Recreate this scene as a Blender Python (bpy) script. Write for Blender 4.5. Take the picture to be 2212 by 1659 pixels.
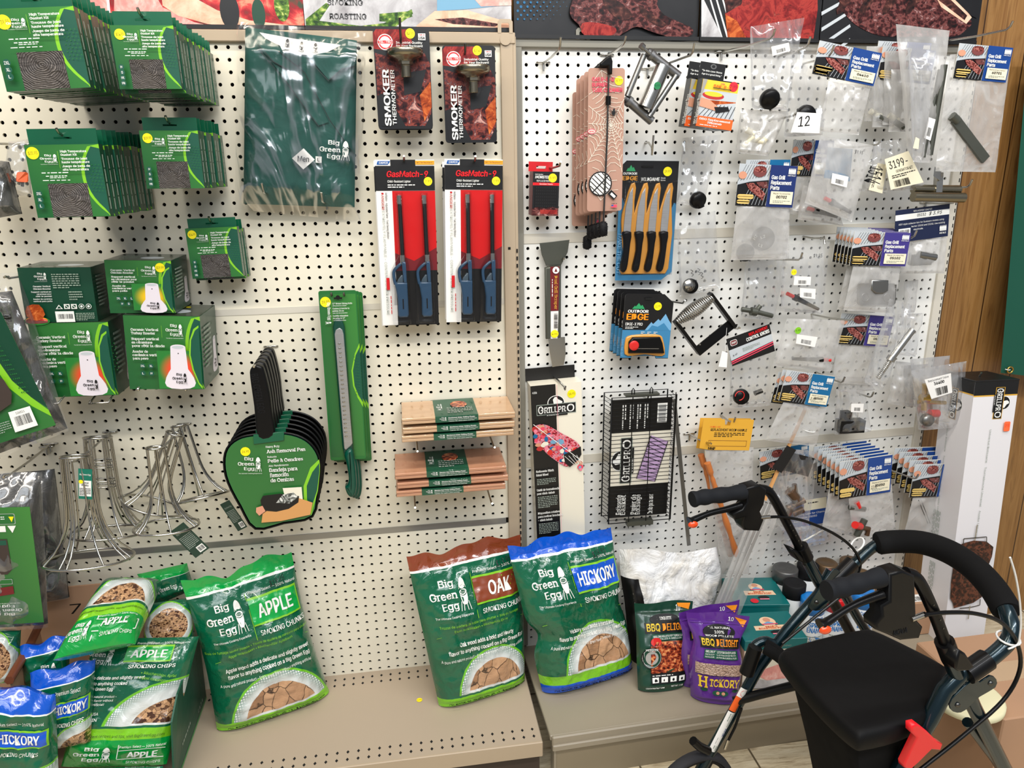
import bpy, math, random
from mathutils import Matrix, Vector
for _o in list(bpy.data.objects): bpy.data.objects.remove(_o)
sc = bpy.context.scene
C = sc.collection
S = 0.0254                       # everything below is written in inches
PI = math.pi
# ---------------------------------------------------------------- camera
CP = (-9.46885, -71.8419, -10.3085)
CR = ((0.9884288, 0.05648843, -0.14077488), (-0.15095448, 0.27531252, -0.94942918), (-0.01487467, 0.95969374, 0.28065401))
CF = 1596.18
cd = bpy.data.cameras.new('camera'); cam = bpy.data.objects.new('camera', cd); C.objects.link(cam)
cd.sensor_width = 36; cd.lens = CF/2212*36; cd.clip_start = .02; cd.clip_end = 60
cm = Matrix(CR).to_4x4(); cm.translation = Vector(CP)*S
cam.matrix_world = cm
sc.camera = cam
# ---------------------------------------------------------------- world, lights, exposure
W = bpy.data.worlds.new('shop'); sc.world = W; W.use_nodes = True
W.node_tree.nodes['Background'].inputs[0].default_value = (.80, .84, .92, 1)
W.node_tree.nodes['Background'].inputs[1].default_value = 0.30
def area(name, loc, rot, sx, sy, power, col):
    l = bpy.data.lights.new(name, 'AREA'); l.shape = 'RECTANGLE'; l.size = sx*S; l.size_y = sy*S
    l.energy = power; l.color = col
    o = bpy.data.objects.new(name, l); C.objects.link(o); o.location = Vector(loc)*S; o.rotation_euler = rot
    return o
area('ceiling_tube_light', (-44, -40, 66), (math.radians(22), 0, 0), 70, 6, 26, (1, .89, .74))
area('ceiling_tube_light', (38, -42, 66), (math.radians(22), 0, 0), 70, 6, 24, (1, .96, .90))
area('ceiling_tube_light', (-30, -95, 62), (math.radians(20), 0, 0), 96, 6, 50, (1, .93, .82))
area('ceiling_tube_light', (60, -100, 62), (math.radians(20), 0, 0), 96, 6, 44, (.97, .97, 1))
area('high_front_fill', (-10, -165, 78), (math.radians(62), 0, 0), 150, 50, 78, (.86, .93, 1))  # added fill high behind the camera, no window; brightens the lower boards
sc.view_settings.view_transform = 'Standard'
try: sc.view_settings.look = 'None'
except Exception: pass
sc.view_settings.gamma = 1; sc.view_settings.use_curve_mapping = False
sc.view_settings.exposure = 0.15
sc.cycles.transparent_max_bounces = 40
sc.cycles.max_bounces = 6; sc.cycles.diffuse_bounces = 3; sc.cycles.glossy_bounces = 3
sc.cycles.use_denoising = True
# ---------------------------------------------------------------- pixel -> point on the plane y=Y / z=Z (inches)
def _ray(x, y):
    a = ((x-1106)/CF, -(y-829.5)/CF, -1)
    return [sum(CR[i][k]*a[k] for k in range(3)) for i in range(3)]
def at(x, y, Y=0.):
    d = _ray(x, y); t = (Y-CP[1])/d[1]; return Vector([CP[i]+d[i]*t for i in range(3)])
def atz(x, y, Z):
    d = _ray(x, y); t = (Z-CP[2])/d[2]; return Vector([CP[i]+d[i]*t for i in range(3)])
RB0, RYAW = Vector((3.22, 1.5, -.105)), .031
def byR(X): return 1.5+(X-3.22)*RYAW        # y of the right board's face at world x
# ---------------------------------------------------------------- materials
def lin(c):
    r = []
    for v in c:
        v /= 255; r.append(v/12.92 if v <= .04045 else ((v+.055)/1.055)**2.4)
    return tuple(r)+(1,)
class NT:
    "tiny node helper"
    def __init__(s, name):
        s.m = bpy.data.materials.new(name); s.m.use_nodes = True; s.t = s.m.node_tree; s.n = s.t.nodes; s.b = s.n['Principled BSDF']; s._tc = None
    def new(s, k, **kw):
        n = s.n.new(k)
        for a, v in kw.items(): setattr(n, a, v)
        return n
    def inp(s, sock, v):
        if isinstance(v, bpy.types.NodeSocket): s.t.links.new(v, sock)
        elif isinstance(v, (tuple, list)) and len(v) == 4 and sock.type == 'VECTOR': sock.default_value = v[:3]
        else: sock.default_value = v
    def math(s, op, a, b=0., c=0., clamp=False):
        n = s.new('ShaderNodeMath', operation=op, use_clamp=clamp); s.inp(n.inputs[0], a); s.inp(n.inputs[1], b); s.inp(n.inputs[2], c); return n.outputs[0]
    def mix(s, f, a, b):
        n = s.new('ShaderNodeMix', data_type='RGBA'); s.inp(n.inputs[0], f); s.inp(n.inputs[6], a); s.inp(n.inputs[7], b); return n.outputs[2]
    def uv(s):
        if not s._tc:
            t = s.new('ShaderNodeUVMap'); p = s.new('ShaderNodeSeparateXYZ'); s.t.links.new(t.outputs[0], p.inputs[0]); s._tc = (p.outputs[0], p.outputs[1], t.outputs[0])
        return s._tc
    def obj(s):
        t = s.new('ShaderNodeTexCoord'); return t.outputs['Object']
    def noise(s, vec, scale, detail=2, rough=.5, dist=0., out=0):
        n = s.new('ShaderNodeTexNoise'); s.inp(n.inputs['Vector'], vec); n.inputs['Scale'].default_value = scale; n.inputs['Detail'].default_value = detail
        n.inputs['Roughness'].default_value = rough; n.inputs['Distortion'].default_value = dist; return n.outputs[out]
    def voro(s, vec, scale, feat='F1', out='Distance', rnd=1.):
        n = s.new('ShaderNodeTexVoronoi', feature=feat); s.inp(n.inputs['Vector'], vec); n.inputs['Scale'].default_value = scale; n.inputs['Randomness'].default_value = rnd; return n.outputs[out]
    def vmul(s, vec, v3):
        n = s.new('ShaderNodeMapping'); s.inp(n.inputs[0], vec); n.inputs['Scale'].default_value = v3; return n.outputs[0]
    def ramp(s, f, stops, interp='LINEAR'):
        n = s.new('ShaderNodeValToRGB'); s.inp(n.inputs[0], f); e = n.color_ramp; e.interpolation = interp
        while len(e.elements) < len(stops): e.elements.new(.5)
        for k, (p, c) in enumerate(stops): e.elements[k].position = p; e.elements[k].color = lin(c)
        return n.outputs[0]
    def step(s, v, a, b):            # 0 below a, 1 above b
        n = s.new('ShaderNodeMapRange', interpolation_type='SMOOTHSTEP'); s.inp(n.inputs[0], v); n.inputs[1].default_value = a; n.inputs[2].default_value = b; return n.outputs[0]
    def bump(s, h, st=.3, d=.01):
        n = s.new('ShaderNodeBump'); s.inp(n.inputs['Height'], h); n.inputs['Strength'].default_value = st; n.inputs['Distance'].default_value = d
        s.t.links.new(n.outputs[0], s.b.inputs['Normal']); return n.outputs[0]
    def col(s, v): s.inp(s.b.inputs['Base Color'], v)
    def set(s, rough=.5, metal=0., spec=.5, coat=0., alpha=None, trans=None):
        s.b.inputs['Roughness'].default_value = rough; s.b.inputs['Metallic'].default_value = metal; s.b.inputs['Specular IOR Level'].default_value = spec
        s.b.inputs['Coat Weight'].default_value = coat; s.b.inputs['Coat Roughness'].default_value = .08
        if trans is not None: s.b.inputs['Transmission Weight'].default_value = trans
        return s.m
MATS = {}
DULL = ('foam_black','grip','fabric_black','seat','plastic_black','tire','bin_black')
PAL = {   # name: (colour 0-255, roughness, metallic, coat)
 'white': ((238,236,232),.5,0,0), 'ink': ((14,14,15),.45,0,0), 'black': ((16,17,18),.4,0,0), 'card_black': ((13,12,13),.4,0,.05),
 'bgreen': ((0,88,58),.35,0,.3), 'dgreen': ((2,62,40),.4,0,.2), 'mgreen': ((28,104,44),.4,0,.2), 'lime': ((128,196,36),.4,0,.2), 'pgreen': ((10,80,60),.45,0,.1),
 'printw': ((240,240,235),.5,0,0), 'printgrey': ((150,160,150),.6,0,0), 'sideink': ((150,165,150),.6,0,0), 'yellow': ((250,232,10),.55,0,0), 'pen': ((120,95,10),.6,0,0), 'orange_st': ((255,110,60),.5,0,0),
 'red': ((205,20,28),.4,0,.2), 'rred': ((230,20,30),.4,0,0), 'pinkred': ((226,70,96),.5,0,0), 'darkred': ((110,20,28),.4,0,.1), 'teal': ((8,106,106),.4,0,.1), 'cream': ((240,205,170),.5,0,0),
 'blue': ((20,86,160),.4,0,.1), 'navy': ((26,48,110),.4,0,.1), 'dnavy': ((16,28,62),.45,0,.1), 'purplecard': ((62,52,130),.4,0,.1), 'tealcard': ((0,100,150),.4,0,.1), 'bagblue': ((10,84,200),.25,0,.5), 'purple': ((92,44,140),.25,0,.6),
 'gold': ((222,170,60),.5,0,0), 'goldy': ((236,200,50),.5,0,0), 'orange': ((236,96,24),.5,0,0), 'tan': ((205,140,60),.5,0,0), 'brown': ((110,60,36),.5,0,0),
 'steel': ((186,184,178),.24,1,0), 'chrome': ((205,200,190),.16,1,0), 'darksteel': ((92,92,90),.35,1,0), 'nickel': ((150,142,122),.25,1,0), 'brass': ((196,160,84),.3,1,0), 'zinc': ((140,140,138),.4,1,0), 'cast': ((118,118,118),.45,.9,0),
 'plastic_black': ((11,11,12),.38,0,.1), 'foam_black': ((13,13,14),.85,0,0), 'grip': ((24,26,30),.75,0,0), 'fabric_black': ((9,9,10),.9,0,0), 'seat': ((8,8,9),.6,0,0), 'redplastic': ((225,24,34),.35,0,.1),
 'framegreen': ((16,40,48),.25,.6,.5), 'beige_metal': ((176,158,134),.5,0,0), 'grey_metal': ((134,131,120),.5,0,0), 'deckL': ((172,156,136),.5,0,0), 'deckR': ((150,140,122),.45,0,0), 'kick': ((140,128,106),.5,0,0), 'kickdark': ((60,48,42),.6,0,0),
 'rail': ((212,206,192),.4,0,0), 'railgrey': ((150,148,142),.3,.5,0), 'backing': ((6,6,6),.9,0,0),
 'lighter_blue': ((46,76,104),.2,0,.4), 'lighter_grey': ((70,86,98),.25,0,.3), 'packred': ((196,10,12),.35,0,.15), 'orangecard': ((240,160,30),.5,0,0), 'handle_green': ((0,72,56),.35,0,.2),
 'tan_web': ((176,136,118),.5,0,.1), 'web': ((232,222,205),.6,0,0), 'kraft': ((172,134,104),.75,0,0), 'tape': ((186,158,128),.35,0,.2), 'kyellow': ((222,166,50),.7,0,0), 'labelcream': ((232,224,196),.6,0,0),
 'planklabel': ((24,92,66),.45,0,.1), 'stonegrey': ((158,156,150),.9,0,0), 'knob_red': ((210,40,36),.3,0,.2), 'amber': ((220,70,20),.2,0,.5), 'edgeblue': ((56,126,170),.45,0,.1), 'edgeblue2': ((110,166,206),.5,0,0), 'edgegreen': ((40,150,92),.5,0,0), 'edgeorange': ((216,150,60),.25,0,.6),
 'white_ceramic': ((226,218,226),.4,0,.2), 'whiteplastic': ((225,225,222),.4,0,.1), 'tire': ((52,52,55),.8,0,0), 'bin_black': ((24,24,26),.6,0,0), 'creamround': ((226,220,180),.5,0,0), 'greenbanner': ((0,74,56),.6,0,0),
 'canwhite': ((226,230,232),.35,0,.3), 'canblue': ((20,120,200),.35,0,.3), 'canlid': ((105,105,104),.35,.7,0), 'canlidgold': ((120,96,70),.35,.6,0), 'foodred': ((180,40,40),.5,0,0), 'skin': ((214,150,120),.5,0,0), 'corn': ((222,190,110),.5,0,0), 'bowl': ((120,60,58),.5,0,0), 'photoblack': ((12,12,15),.4,0,.05), 'photogrey': ((190,196,200),.4,0,.1), 'tagdark': ((26,56,44),.5,0,.1), 'woodring': ((206,150,90),.5,0,0), 'pink': ((232,130,150),.5,0,0), 'ltblue': ((110,160,190),.5,0,0), 'lilac': ((190,160,200),.5,0,0), 'fireorange': ((250,150,20),.5,0,0), 'stgreen': ((20,120,70),.5,0,0), 'stred': ((225,30,50),.5,0,0), 'creampack': ((232,226,208),.4,0,.2),
}
def mat(n):
    if n in MATS: return MATS[n]
    if n in BUILD: MATS[n] = BUILD[n](); return MATS[n]
    c, r, m, k = PAL[n]
    N = NT(n); N.col(lin(c)); N.set(r, m, .18 if n in DULL else .5, k)
    # slight procedural unevenness in gloss
    x = N.noise(N.obj(), 30, 2); N.inp(N.b.inputs['Roughness'], N.math('MULTIPLY_ADD', x, .12, max(.02, r-.06)))
    MATS[n] = N.m; return N.m
BUILD = {}
def builder(f): BUILD[f.__name__[2:]] = f; return f
def film(name, col=(235,235,235), base=.10, edge=.55, crease=.35, scale=9., rough=.12, milky=.0):
    N = NT(name); N.n.remove(N.b)
    tr = N.new('ShaderNodeBsdfTransparent'); tr.inputs[0].default_value = (.97,.97,.97,1)
    gl = N.new('ShaderNodeBsdfGlossy'); gl.inputs[0].default_value = (1,1,1,1); gl.inputs['Roughness'].default_value = rough
    df = N.new('ShaderNodeBsdfDiffuse'); df.inputs[0].default_value = lin(col)
    o = N.obj()
    h = N.noise(N.vmul(o, (1,1,.45)), scale, 3, .6, 1.2)
    r = N.math('ABSOLUTE', N.math('SUBTRACT', h, .5))
    cr = N.step(r, .05, .0)
    bm = N.new('ShaderNodeBump'); N.inp(bm.inputs['Height'], N.math('SUBTRACT', 1., N.step(r, 0., .12))); bm.inputs['Strength'].default_value = .45; bm.inputs['Distance'].default_value = .004
    for q in (gl, df): N.t.links.new(bm.outputs[0], q.inputs['Normal'])
    lw = N.new('ShaderNodeLayerWeight'); lw.inputs[0].default_value = .35; N.t.links.new(bm.outputs[0], lw.inputs['Normal'])
    m1 = N.new('ShaderNodeMixShader'); m1.inputs[0].default_value = milky; N.t.links.new(gl.outputs[0], m1.inputs[1]); N.t.links.new(df.outputs[0], m1.inputs[2])
    f = N.math('ADD', N.math('MULTIPLY_ADD', lw.outputs['Fresnel'], edge, base), N.math('MULTIPLY', cr, crease), clamp=True)
    m2 = N.new('ShaderNodeMixShader'); N.inp(m2.inputs[0], f); N.t.links.new(tr.outputs[0], m2.inputs[1]); N.t.links.new(m1.outputs[0], m2.inputs[2])
    N.t.links.new(m2.outputs[0], N.n['Material Output'].inputs[0])
    return N.m
BUILD['film_clear'] = lambda: film('film_clear', base=.09, edge=.5, crease=.12, scale=5., milky=.45)
BUILD['film_milky'] = lambda: film('film_milky', (222,220,216), base=.30, edge=.35, crease=.12, scale=4., rough=.25, milky=.8)
BUILD['film_blister'] = lambda: film('film_blister', base=.0, edge=.38, crease=.0, scale=3., rough=.07, milky=.0)
BUILD['film_shirt'] = lambda: film('film_shirt', base=.03, edge=.16, crease=.32, scale=7., rough=.16, milky=.0)
@builder
def B_pegwhite():
    N = NT('pegboard_white'); o = N.obj()
    x = N.noise(o, 2.5, 4, .6); sp = N.step(N.noise(o, 60, 3, .7), .80, .86)
    N.col(N.mix(sp, N.mix(x, lin((236,229,208)), lin((226,219,200))), lin((150,140,120)))); return N.set(.55)
@builder
def B_pegwhiter():
    N = NT('pegboard_cool_white'); o = N.obj()
    x = N.noise(o, 2.5, 4, .6); sp = N.step(N.noise(o, 60, 3, .7), .80, .86)
    N.col(N.mix(sp, N.mix(x, lin((240,239,233)), lin((230,229,224))), lin((160,155,140)))); return N.set(.55)
@builder
def B_panelwood():
    N = NT('wood_panelling'); o = N.obj()
    p = N.new('ShaderNodeSeparateXYZ'); N.inp(p.inputs[0], o)
    w = N.noise(N.vmul(o, (16,1,1.1)), 1.3, 5, .6, 2.2); g = N.noise(N.vmul(o, (90,1,4)), 2, 3, .6)
    c = N.ramp(w, [(.25,(104,70,34)),(.42,(138,98,52)),(.55,(152,112,64)),(.62,(126,86,44)),(.8,(146,104,58))])
    c = N.mix(N.math('MULTIPLY', N.step(g, .5, .8), .6), c, lin((88,56,26)))
    # plank grooves every 4 inches
    fr = N.math('FRACT', N.math('DIVIDE', p.outputs[0], 5.3*S)); e = N.math('ABSOLUTE', N.math('SUBTRACT', fr, .5))
    c = N.mix(N.step(e, .482, .49), c, lin((52,30,12))); N.col(c); N.bump(w, .15, .002); return N.set(.35, 0, .5)
@builder
def B_floortile():
    N = NT('vinyl_floor'); o = N.obj(); p = N.new('ShaderNodeSeparateXYZ'); N.inp(p.inputs[0], o)
    c = N.ramp(N.noise(N.vmul(o, (2,14,1)), 6, 5, .7, .5), [(.3,(150,132,104)),(.5,(206,192,162)),(.75,(226,216,190))])
    for k in (0, 1):
        fr = N.math('FRACT', N.math('DIVIDE', p.outputs[k], 12*S)); e = N.math('ABSOLUTE', N.math('SUBTRACT', fr, .5)); c = N.mix(N.step(e, .488, .494), c, lin((96,84,64)))
    N.col(c); return N.set(.35)
def food(name, stops, scale, bump=.6, rough=.3, dist=2.2, detail=8, vor=0):
    def f():
        N = NT(name); o = N.obj(); a = N.noise(o, scale, detail, .65, dist)
        if vor: a = N.math('ADD', N.math('MULTIPLY', a, .85), N.math('MULTIPLY', N.math('SUBTRACT', N.voro(N.vmul(o,(1,1,1.6)), scale*vor*1.7), .4), .28))
        N.col(N.ramp(a, stops)); return N.set(rough, 0, .4, .15)
    BUILD[name] = f
food('steak', [(.3,(18,8,8)),(.44,(66,26,26)),(.52,(126,72,68)),(.57,(58,24,24)),(.64,(176,130,126)),(.75,(80,38,36))], 30, vor=1.6)
food('steakdark', [(.3,(14,8,8)),(.5,(66,34,30)),(.62,(120,72,62)),(.8,(170,120,104))], 26, vor=1.5)
food('redmeat', [(.3,(60,12,12)),(.45,(130,30,30)),(.55,(168,56,48)),(.62,(110,30,28)),(.75,(200,110,90))], 20)
food('pizza', [(.3,(60,70,50)),(.4,(150,24,34)),(.5,(205,60,60)),(.6,(232,150,120)),(.7,(210,70,50)),(.85,(30,60,50))], 12, vor=1.2)
food('dough', [(.3,(214,150,120)),(.55,(240,196,168)),(.8,(250,220,196))], 8)
food('salmon', [(.3,(190,110,110)),(.5,(232,160,150)),(.62,(246,200,190)),(.8,(120,80,50))], 9)
food('asparagus', [(.35,(30,60,20)),(.5,(90,130,40)),(.62,(190,200,110)),(.75,(245,240,190))], 40, vor=1.2)
food('clothgrey', [(.3,(130,125,128)),(.6,(205,204,206)),(.8,(235,235,235))], 5)
food('ribs', [(.3,(14,6,5)),(.45,(58,26,18)),(.55,(112,60,40)),(.62,(60,28,20)),(.74,(170,120,100))], 44, vor=1.4)
food('grilledmix', [(.3,(30,12,8)),(.42,(120,40,24)),(.5,(190,90,50)),(.6,(232,170,110)),(.68,(150,60,30)),(.8,(240,210,170))], 40, vor=1.4)
food('chickenroast', [(.3,(90,26,8)),(.5,(170,70,26)),(.7,(226,130,66))], 30)
food('kebab', [(.3,(70,14,20)),(.42,(200,40,66)),(.5,(240,150,160)),(.57,(60,110,130)),(.65,(230,80,96)),(.8,(245,225,220))], 60, vor=1.6)
food('smokemeat', [(.32,(16,8,14)),(.43,(74,28,28)),(.5,(140,66,54)),(.56,(56,34,48)),(.64,(214,160,146)),(.74,(70,60,86))], 34, vor=1.3)
food('kebabphoto', [(.3,(20,10,10)),(.45,(120,50,44)),(.55,(190,120,110)),(.65,(60,30,30)),(.8,(226,180,160))], 90, vor=1.4)
food('ash', [(.4,(20,22,22)),(.5,(120,124,120)),(.62,(235,235,230))], 60)
@builder
def B_gasket():
    N = NT('coiled_gasket'); u, v, w = N.uv()
    du = N.math('SUBTRACT', u, .5); dv = N.math('SUBTRACT', v, .35)
    r = N.math('SQRT', N.math('ADD', N.math('MULTIPLY', du, du), N.math('MULTIPLY', dv, dv)))
    s = N.math('SINE', N.math('MULTIPLY', N.math('ADD', r, N.math('MULTIPLY', N.noise(w, 3.5, 2), .12)), 120)); n = N.noise(w, 6, 3)
    N.col(N.mix(N.math('MULTIPLY_ADD', s, .35, .5), lin((62,56,54)), lin((136,128,122)))); N.bump(N.math('ADD', N.math('MULTIPLY', s, .1), N.noise(w, 3, 2, .5, 1.5)), 1., .02); return N.set(.22, 0, .6, 1.)
@builder
def B_chunks():
    N = NT('wood_chunks'); o = N.obj()
    v = N.voro(o, 30, 'F1', 'Color'); e = N.voro(o, 30, 'DISTANCE_TO_EDGE'); g = N.noise(N.vmul(o, (1,1,5)), 40, 4, .6)
    c = N.mix(g, lin((104,66,40)), lin((196,146,104))); sp = N.new('ShaderNodeSeparateColor'); N.inp(sp.inputs[0], v)
    c = N.mix(N.math('MULTIPLY', sp.outputs[0], .55), c, lin((110,64,38))); c = N.mix(N.step(e, .03, .0), c, lin((40,22,14)))
    N.col(c); N.bump(N.math('ADD', e, N.math('MULTIPLY', g, .1)), .8, .01); return N.set(.25, 0, .5, .8)
def ditherless(x): return x
PAL['card_lid'] = ((62,72,56),.3,0,.3)
PAL['tealcard2'] = ((0,110,90),.4,0,.1)
PAL['mgreenb'] = ((0,160,66),.3,0,.4)
PAL['oakb'] = ((132,62,34),.3,0,.4)
PAL['gunmetal'] = ((88,90,82),.45,.6,0)
PAL['navyb'] = ((14,62,134),.4,0,.1)
PAL['dnavyb'] = ((24,44,104),.4,0,.1)
PAL['bronze'] = ((110,84,64),.4,.7,0)
PAL['turned'] = ((190,110,52),.4,0,.2)
PAL['pouchgreen'] = ((18,62,44),.3,0,.6)
PAL['boxwhite'] = ((226,224,226),.4,0,.1)
PAL['tubeblack'] = ((10,10,11),.32,0,0)
DULL += ('tubeblack',)
PAL['seamgreen'] = ((2,34,30),.7,0,0)
# ---------------------------------------------------------------- mesh building
from mathutils import noise as _mn
def smooth01(t): t = max(0., min(1., t)); return t*t*(3-2*t)
class MB:
    def __init__(s): s.v = []; s.f = []; s.m = []; s.sm = []; s.uv = {}; s.mats = []
    def mi(s, n):
        if n not in s.mats: s.mats.append(n)
        return s.mats.index(n)
    def add(s, vs, fs, m, smooth=False, uvs=None):
        b = len(s.v); s.v += [tuple(q) for q in vs]; k = s.mi(m)
        for f in fs: s.f.append([b+i for i in f]); s.m.append(k); s.sm.append(smooth)
        if uvs:
            for i, q in enumerate(uvs): s.uv[b+i] = q
        return b
    def box(s, x0, x1, y0, y1, z0, z1, m, M=None, bev=0):
        if bev:
            b = bev; vs = []; P = [(x0+b,y0+b),(x1-b,y0+b),(x1-b,y1-b),(x0+b,y1-b)]
            Q = [(x0,y0+b),(x0+b,y0),(x1-b,y0),(x1,y0+b),(x1,y1-b),(x1-b,y1),(x0+b,y1),(x0,y1-b)]
            vs = [(x,y,z0) for x,y in P]+[(x,y,z0+b) for x,y in Q]+[(x,y,z1-b) for x,y in Q]+[(x,y,z1) for x,y in P]
            fs = [(3,2,1,0),(20,21,22,23)]
            for i in range(8): fs.append((4+i,4+(i+1)%8,12+(i+1)%8,12+i))
            for c, ring in ((0, 4), (20, 12)):
                for k, (a, d) in enumerate(((0,1),(2,3),(4,5),(6,7))):
                    t = (c+k, ring+a, ring+d); fs.append(t if c else t[::-1]); e = (c+k, ring+d, ring+(d+1)%8, c+(k+1)%4); fs.append(e if c else e[::-1])
            s.add([M@Vector(q) if M else q for q in vs], [f[::-1] if len(f)==0 else f for f in fs], m); return
        vs = [(x0,y0,z0),(x1,y0,z0),(x1,y1,z0),(x0,y1,z0),(x0,y0,z1),(x1,y0,z1),(x1,y1,z1),(x0,y1,z1)]
        if M: vs = [M@Vector(q) for q in vs]
        s.add(vs, [(3,2,1,0),(4,5,6,7),(0,1,5,4),(1,2,6,5),(2,3,7,6),(3,0,4,7)], m)
    def prism(s, poly, z0, z1, m, side=None, M=None, smooth=False):
        n = len(poly); vs = [(x,y,z0) for x,y in poly]+[(x,y,z1) for x,y in poly]
        if M: vs = [M@Vector(q) for q in vs]
        s.add(vs, [list(range(n))[::-1], list(range(n, 2*n))], m); s.add(vs, [(i,(i+1)%n,n+(i+1)%n,n+i) for i in range(n)], side or m, smooth)
    def tube(s, pts, r, m, n=8, closed=False, caps=True, rf=None):
        pts = [Vector(p) for p in pts]; N = len(pts); rings = []; up = None
        for i, p in enumerate(pts):
            if closed: t = pts[(i+1)%N]-pts[i-1]
            else: t = pts[min(i+1,N-1)]-pts[max(i-1,0)]
            if t.length < 1e-9: t = Vector((0,0,1))
            t.normalize()
            if up is None:
                up = Vector((0,0,1)) if abs(t.z) < .9 else Vector((1,0,0))
            a = t.cross(up)
            if a.length < 1e-6: a = t.cross(Vector((.3,1,.2)))
            a.normalize(); b = a.cross(t); up = b
            rr = rf(i/(N-1)) if rf else r
            rings += [p+(a*math.cos(2*PI*k/n)+b*math.sin(2*PI*k/n))*rr for k in range(n)]
        fs = []
        for i in range(N if closed else N-1):
            j = (i+1) % N
            fs += [(i*n+k, i*n+(k+1)%n, j*n+(k+1)%n, j*n+k) for k in range(n)]
        s.add(rings, fs, m, True)
        if caps and not closed:
            s.add(rings[:n], [list(range(n))[::-1]], m); s.add(rings[-n:], [list(range(n))], m)
    def lathe(s, prof, m, n=24, M=None, smooth=True, caps=True):
        "profile [(r,z)...] about local z"
        vs = []; 
        for r, z in prof: vs += [(r*math.cos(2*PI*k/n), r*math.sin(2*PI*k/n), z) for k in range(n)]
        if M: vs = [M@Vector(q) for q in vs]
        N = len(prof)
        s.add(vs, [(i*n+k, i*n+(k+1)%n, (i+1)*n+(k+1)%n, (i+1)*n+k) for i in range(N-1) for k in range(n)], m, smooth)
        if caps: s.add(vs[:n], [list(range(n))[::-1]], m); s.add(vs[-n:], [list(range(n))], m)
    def grid(s, P, nu, nv, m, uv=True, flip=False, smooth=True, mf=None):
        vs = []; us = []
        for j in range(nv+1):
            for i in range(nu+1):
                vs.append(P(i/nu, j/nv)); us.append((i/nu, j/nv))
        fs = []
        for j in range(nv):
            for i in range(nu):
                a = j*(nu+1)+i; f = (a, a+nu+1, a+nu+2, a+1); fs.append(f[::-1] if flip else f)
        s.add(vs, fs, m, smooth, us if uv else None)
    def build(s, name, parent=None, M=None, top=None):
        me = bpy.data.meshes.new(name)
        me.from_pydata([(v[0]*S, v[1]*S, v[2]*S) for v in s.v], [], s.f)
        for n in s.mats: me.materials.append(mat(n))
        me.polygons.foreach_set('material_index', s.m); me.polygons.foreach_set('use_smooth', s.sm)
        if s.uv:
            l = me.uv_layers.new(name='UVMap'); a = [0.]*(2*len(me.loops)); k = 0
            vi = [0]*len(me.loops); me.loops.foreach_get('vertex_index', vi)
            for i, q in enumerate(vi):
                w = s.uv.get(q, (0,0)); a[2*i] = w[0]; a[2*i+1] = w[1]
            l.data.foreach_set('uv', a)
        me.update()
        o = bpy.data.objects.new(name, me); C.objects.link(o)
        if parent: o.parent = parent
        if M is not None: o.matrix_local = MS(M)
        return o
def MS(M):
    M = M.copy(); M.translation = M.translation*S; return M
def tag(o, label=None, cat=None, group=None, kind=None):
    if label: o['label'] = label
    if cat: o['category'] = cat
    if group: o['group'] = group
    if kind: o['kind'] = kind
    return o
def thing(name, label, cat, M=None, group=None):
    o = bpy.data.objects.new(name, None); C.objects.link(o); o.empty_display_size = .02
    if M is None: M = Matrix.Identity(4)
    if isinstance(M, Vector): M = Matrix.Translation(M)
    o.matrix_world = MS(M)
    return tag(o, label, cat, group)
def copy_tree(o, parent=None):
    c = o.copy(); C.objects.link(c)
    if parent: c.parent = parent; c.matrix_parent_inverse = o.matrix_parent_inverse
    for ch in list(o.children): copy_tree(ch, c)
    return c
def rename(o, M, label=None, group=None):
    o.matrix_world = MS(M)
    if label: o['label'] = label
    if group: o['group'] = group
    return o
def struct(o): o['kind'] = 'structure'; return o
def frame(TL, TR, BL, Y, Y2=None, Y3=None):
    "card frame from three seen corners: origin top-left, x right, y up, z towards the viewer. returns M, W, H"
    a = at(*TL, Y); b = at(*TR, Y if Y2 is None else Y2); c = at(*BL, Y if Y3 is None else Y3)
    X = b-a; W_ = X.length; X.normalize(); D = a-c; D = D-X*D.dot(X); H_ = D.length; D.normalize(); Z = X.cross(D)
    M = Matrix((X, D, Z)).transposed().to_4x4(); M.translation = a
    return M, W_, H_
ORD = ['first','second','third','fourth','fifth','sixth','seventh','eighth','ninth','tenth','eleventh','twelfth','thirteenth','fourteenth','fifteenth']
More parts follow.
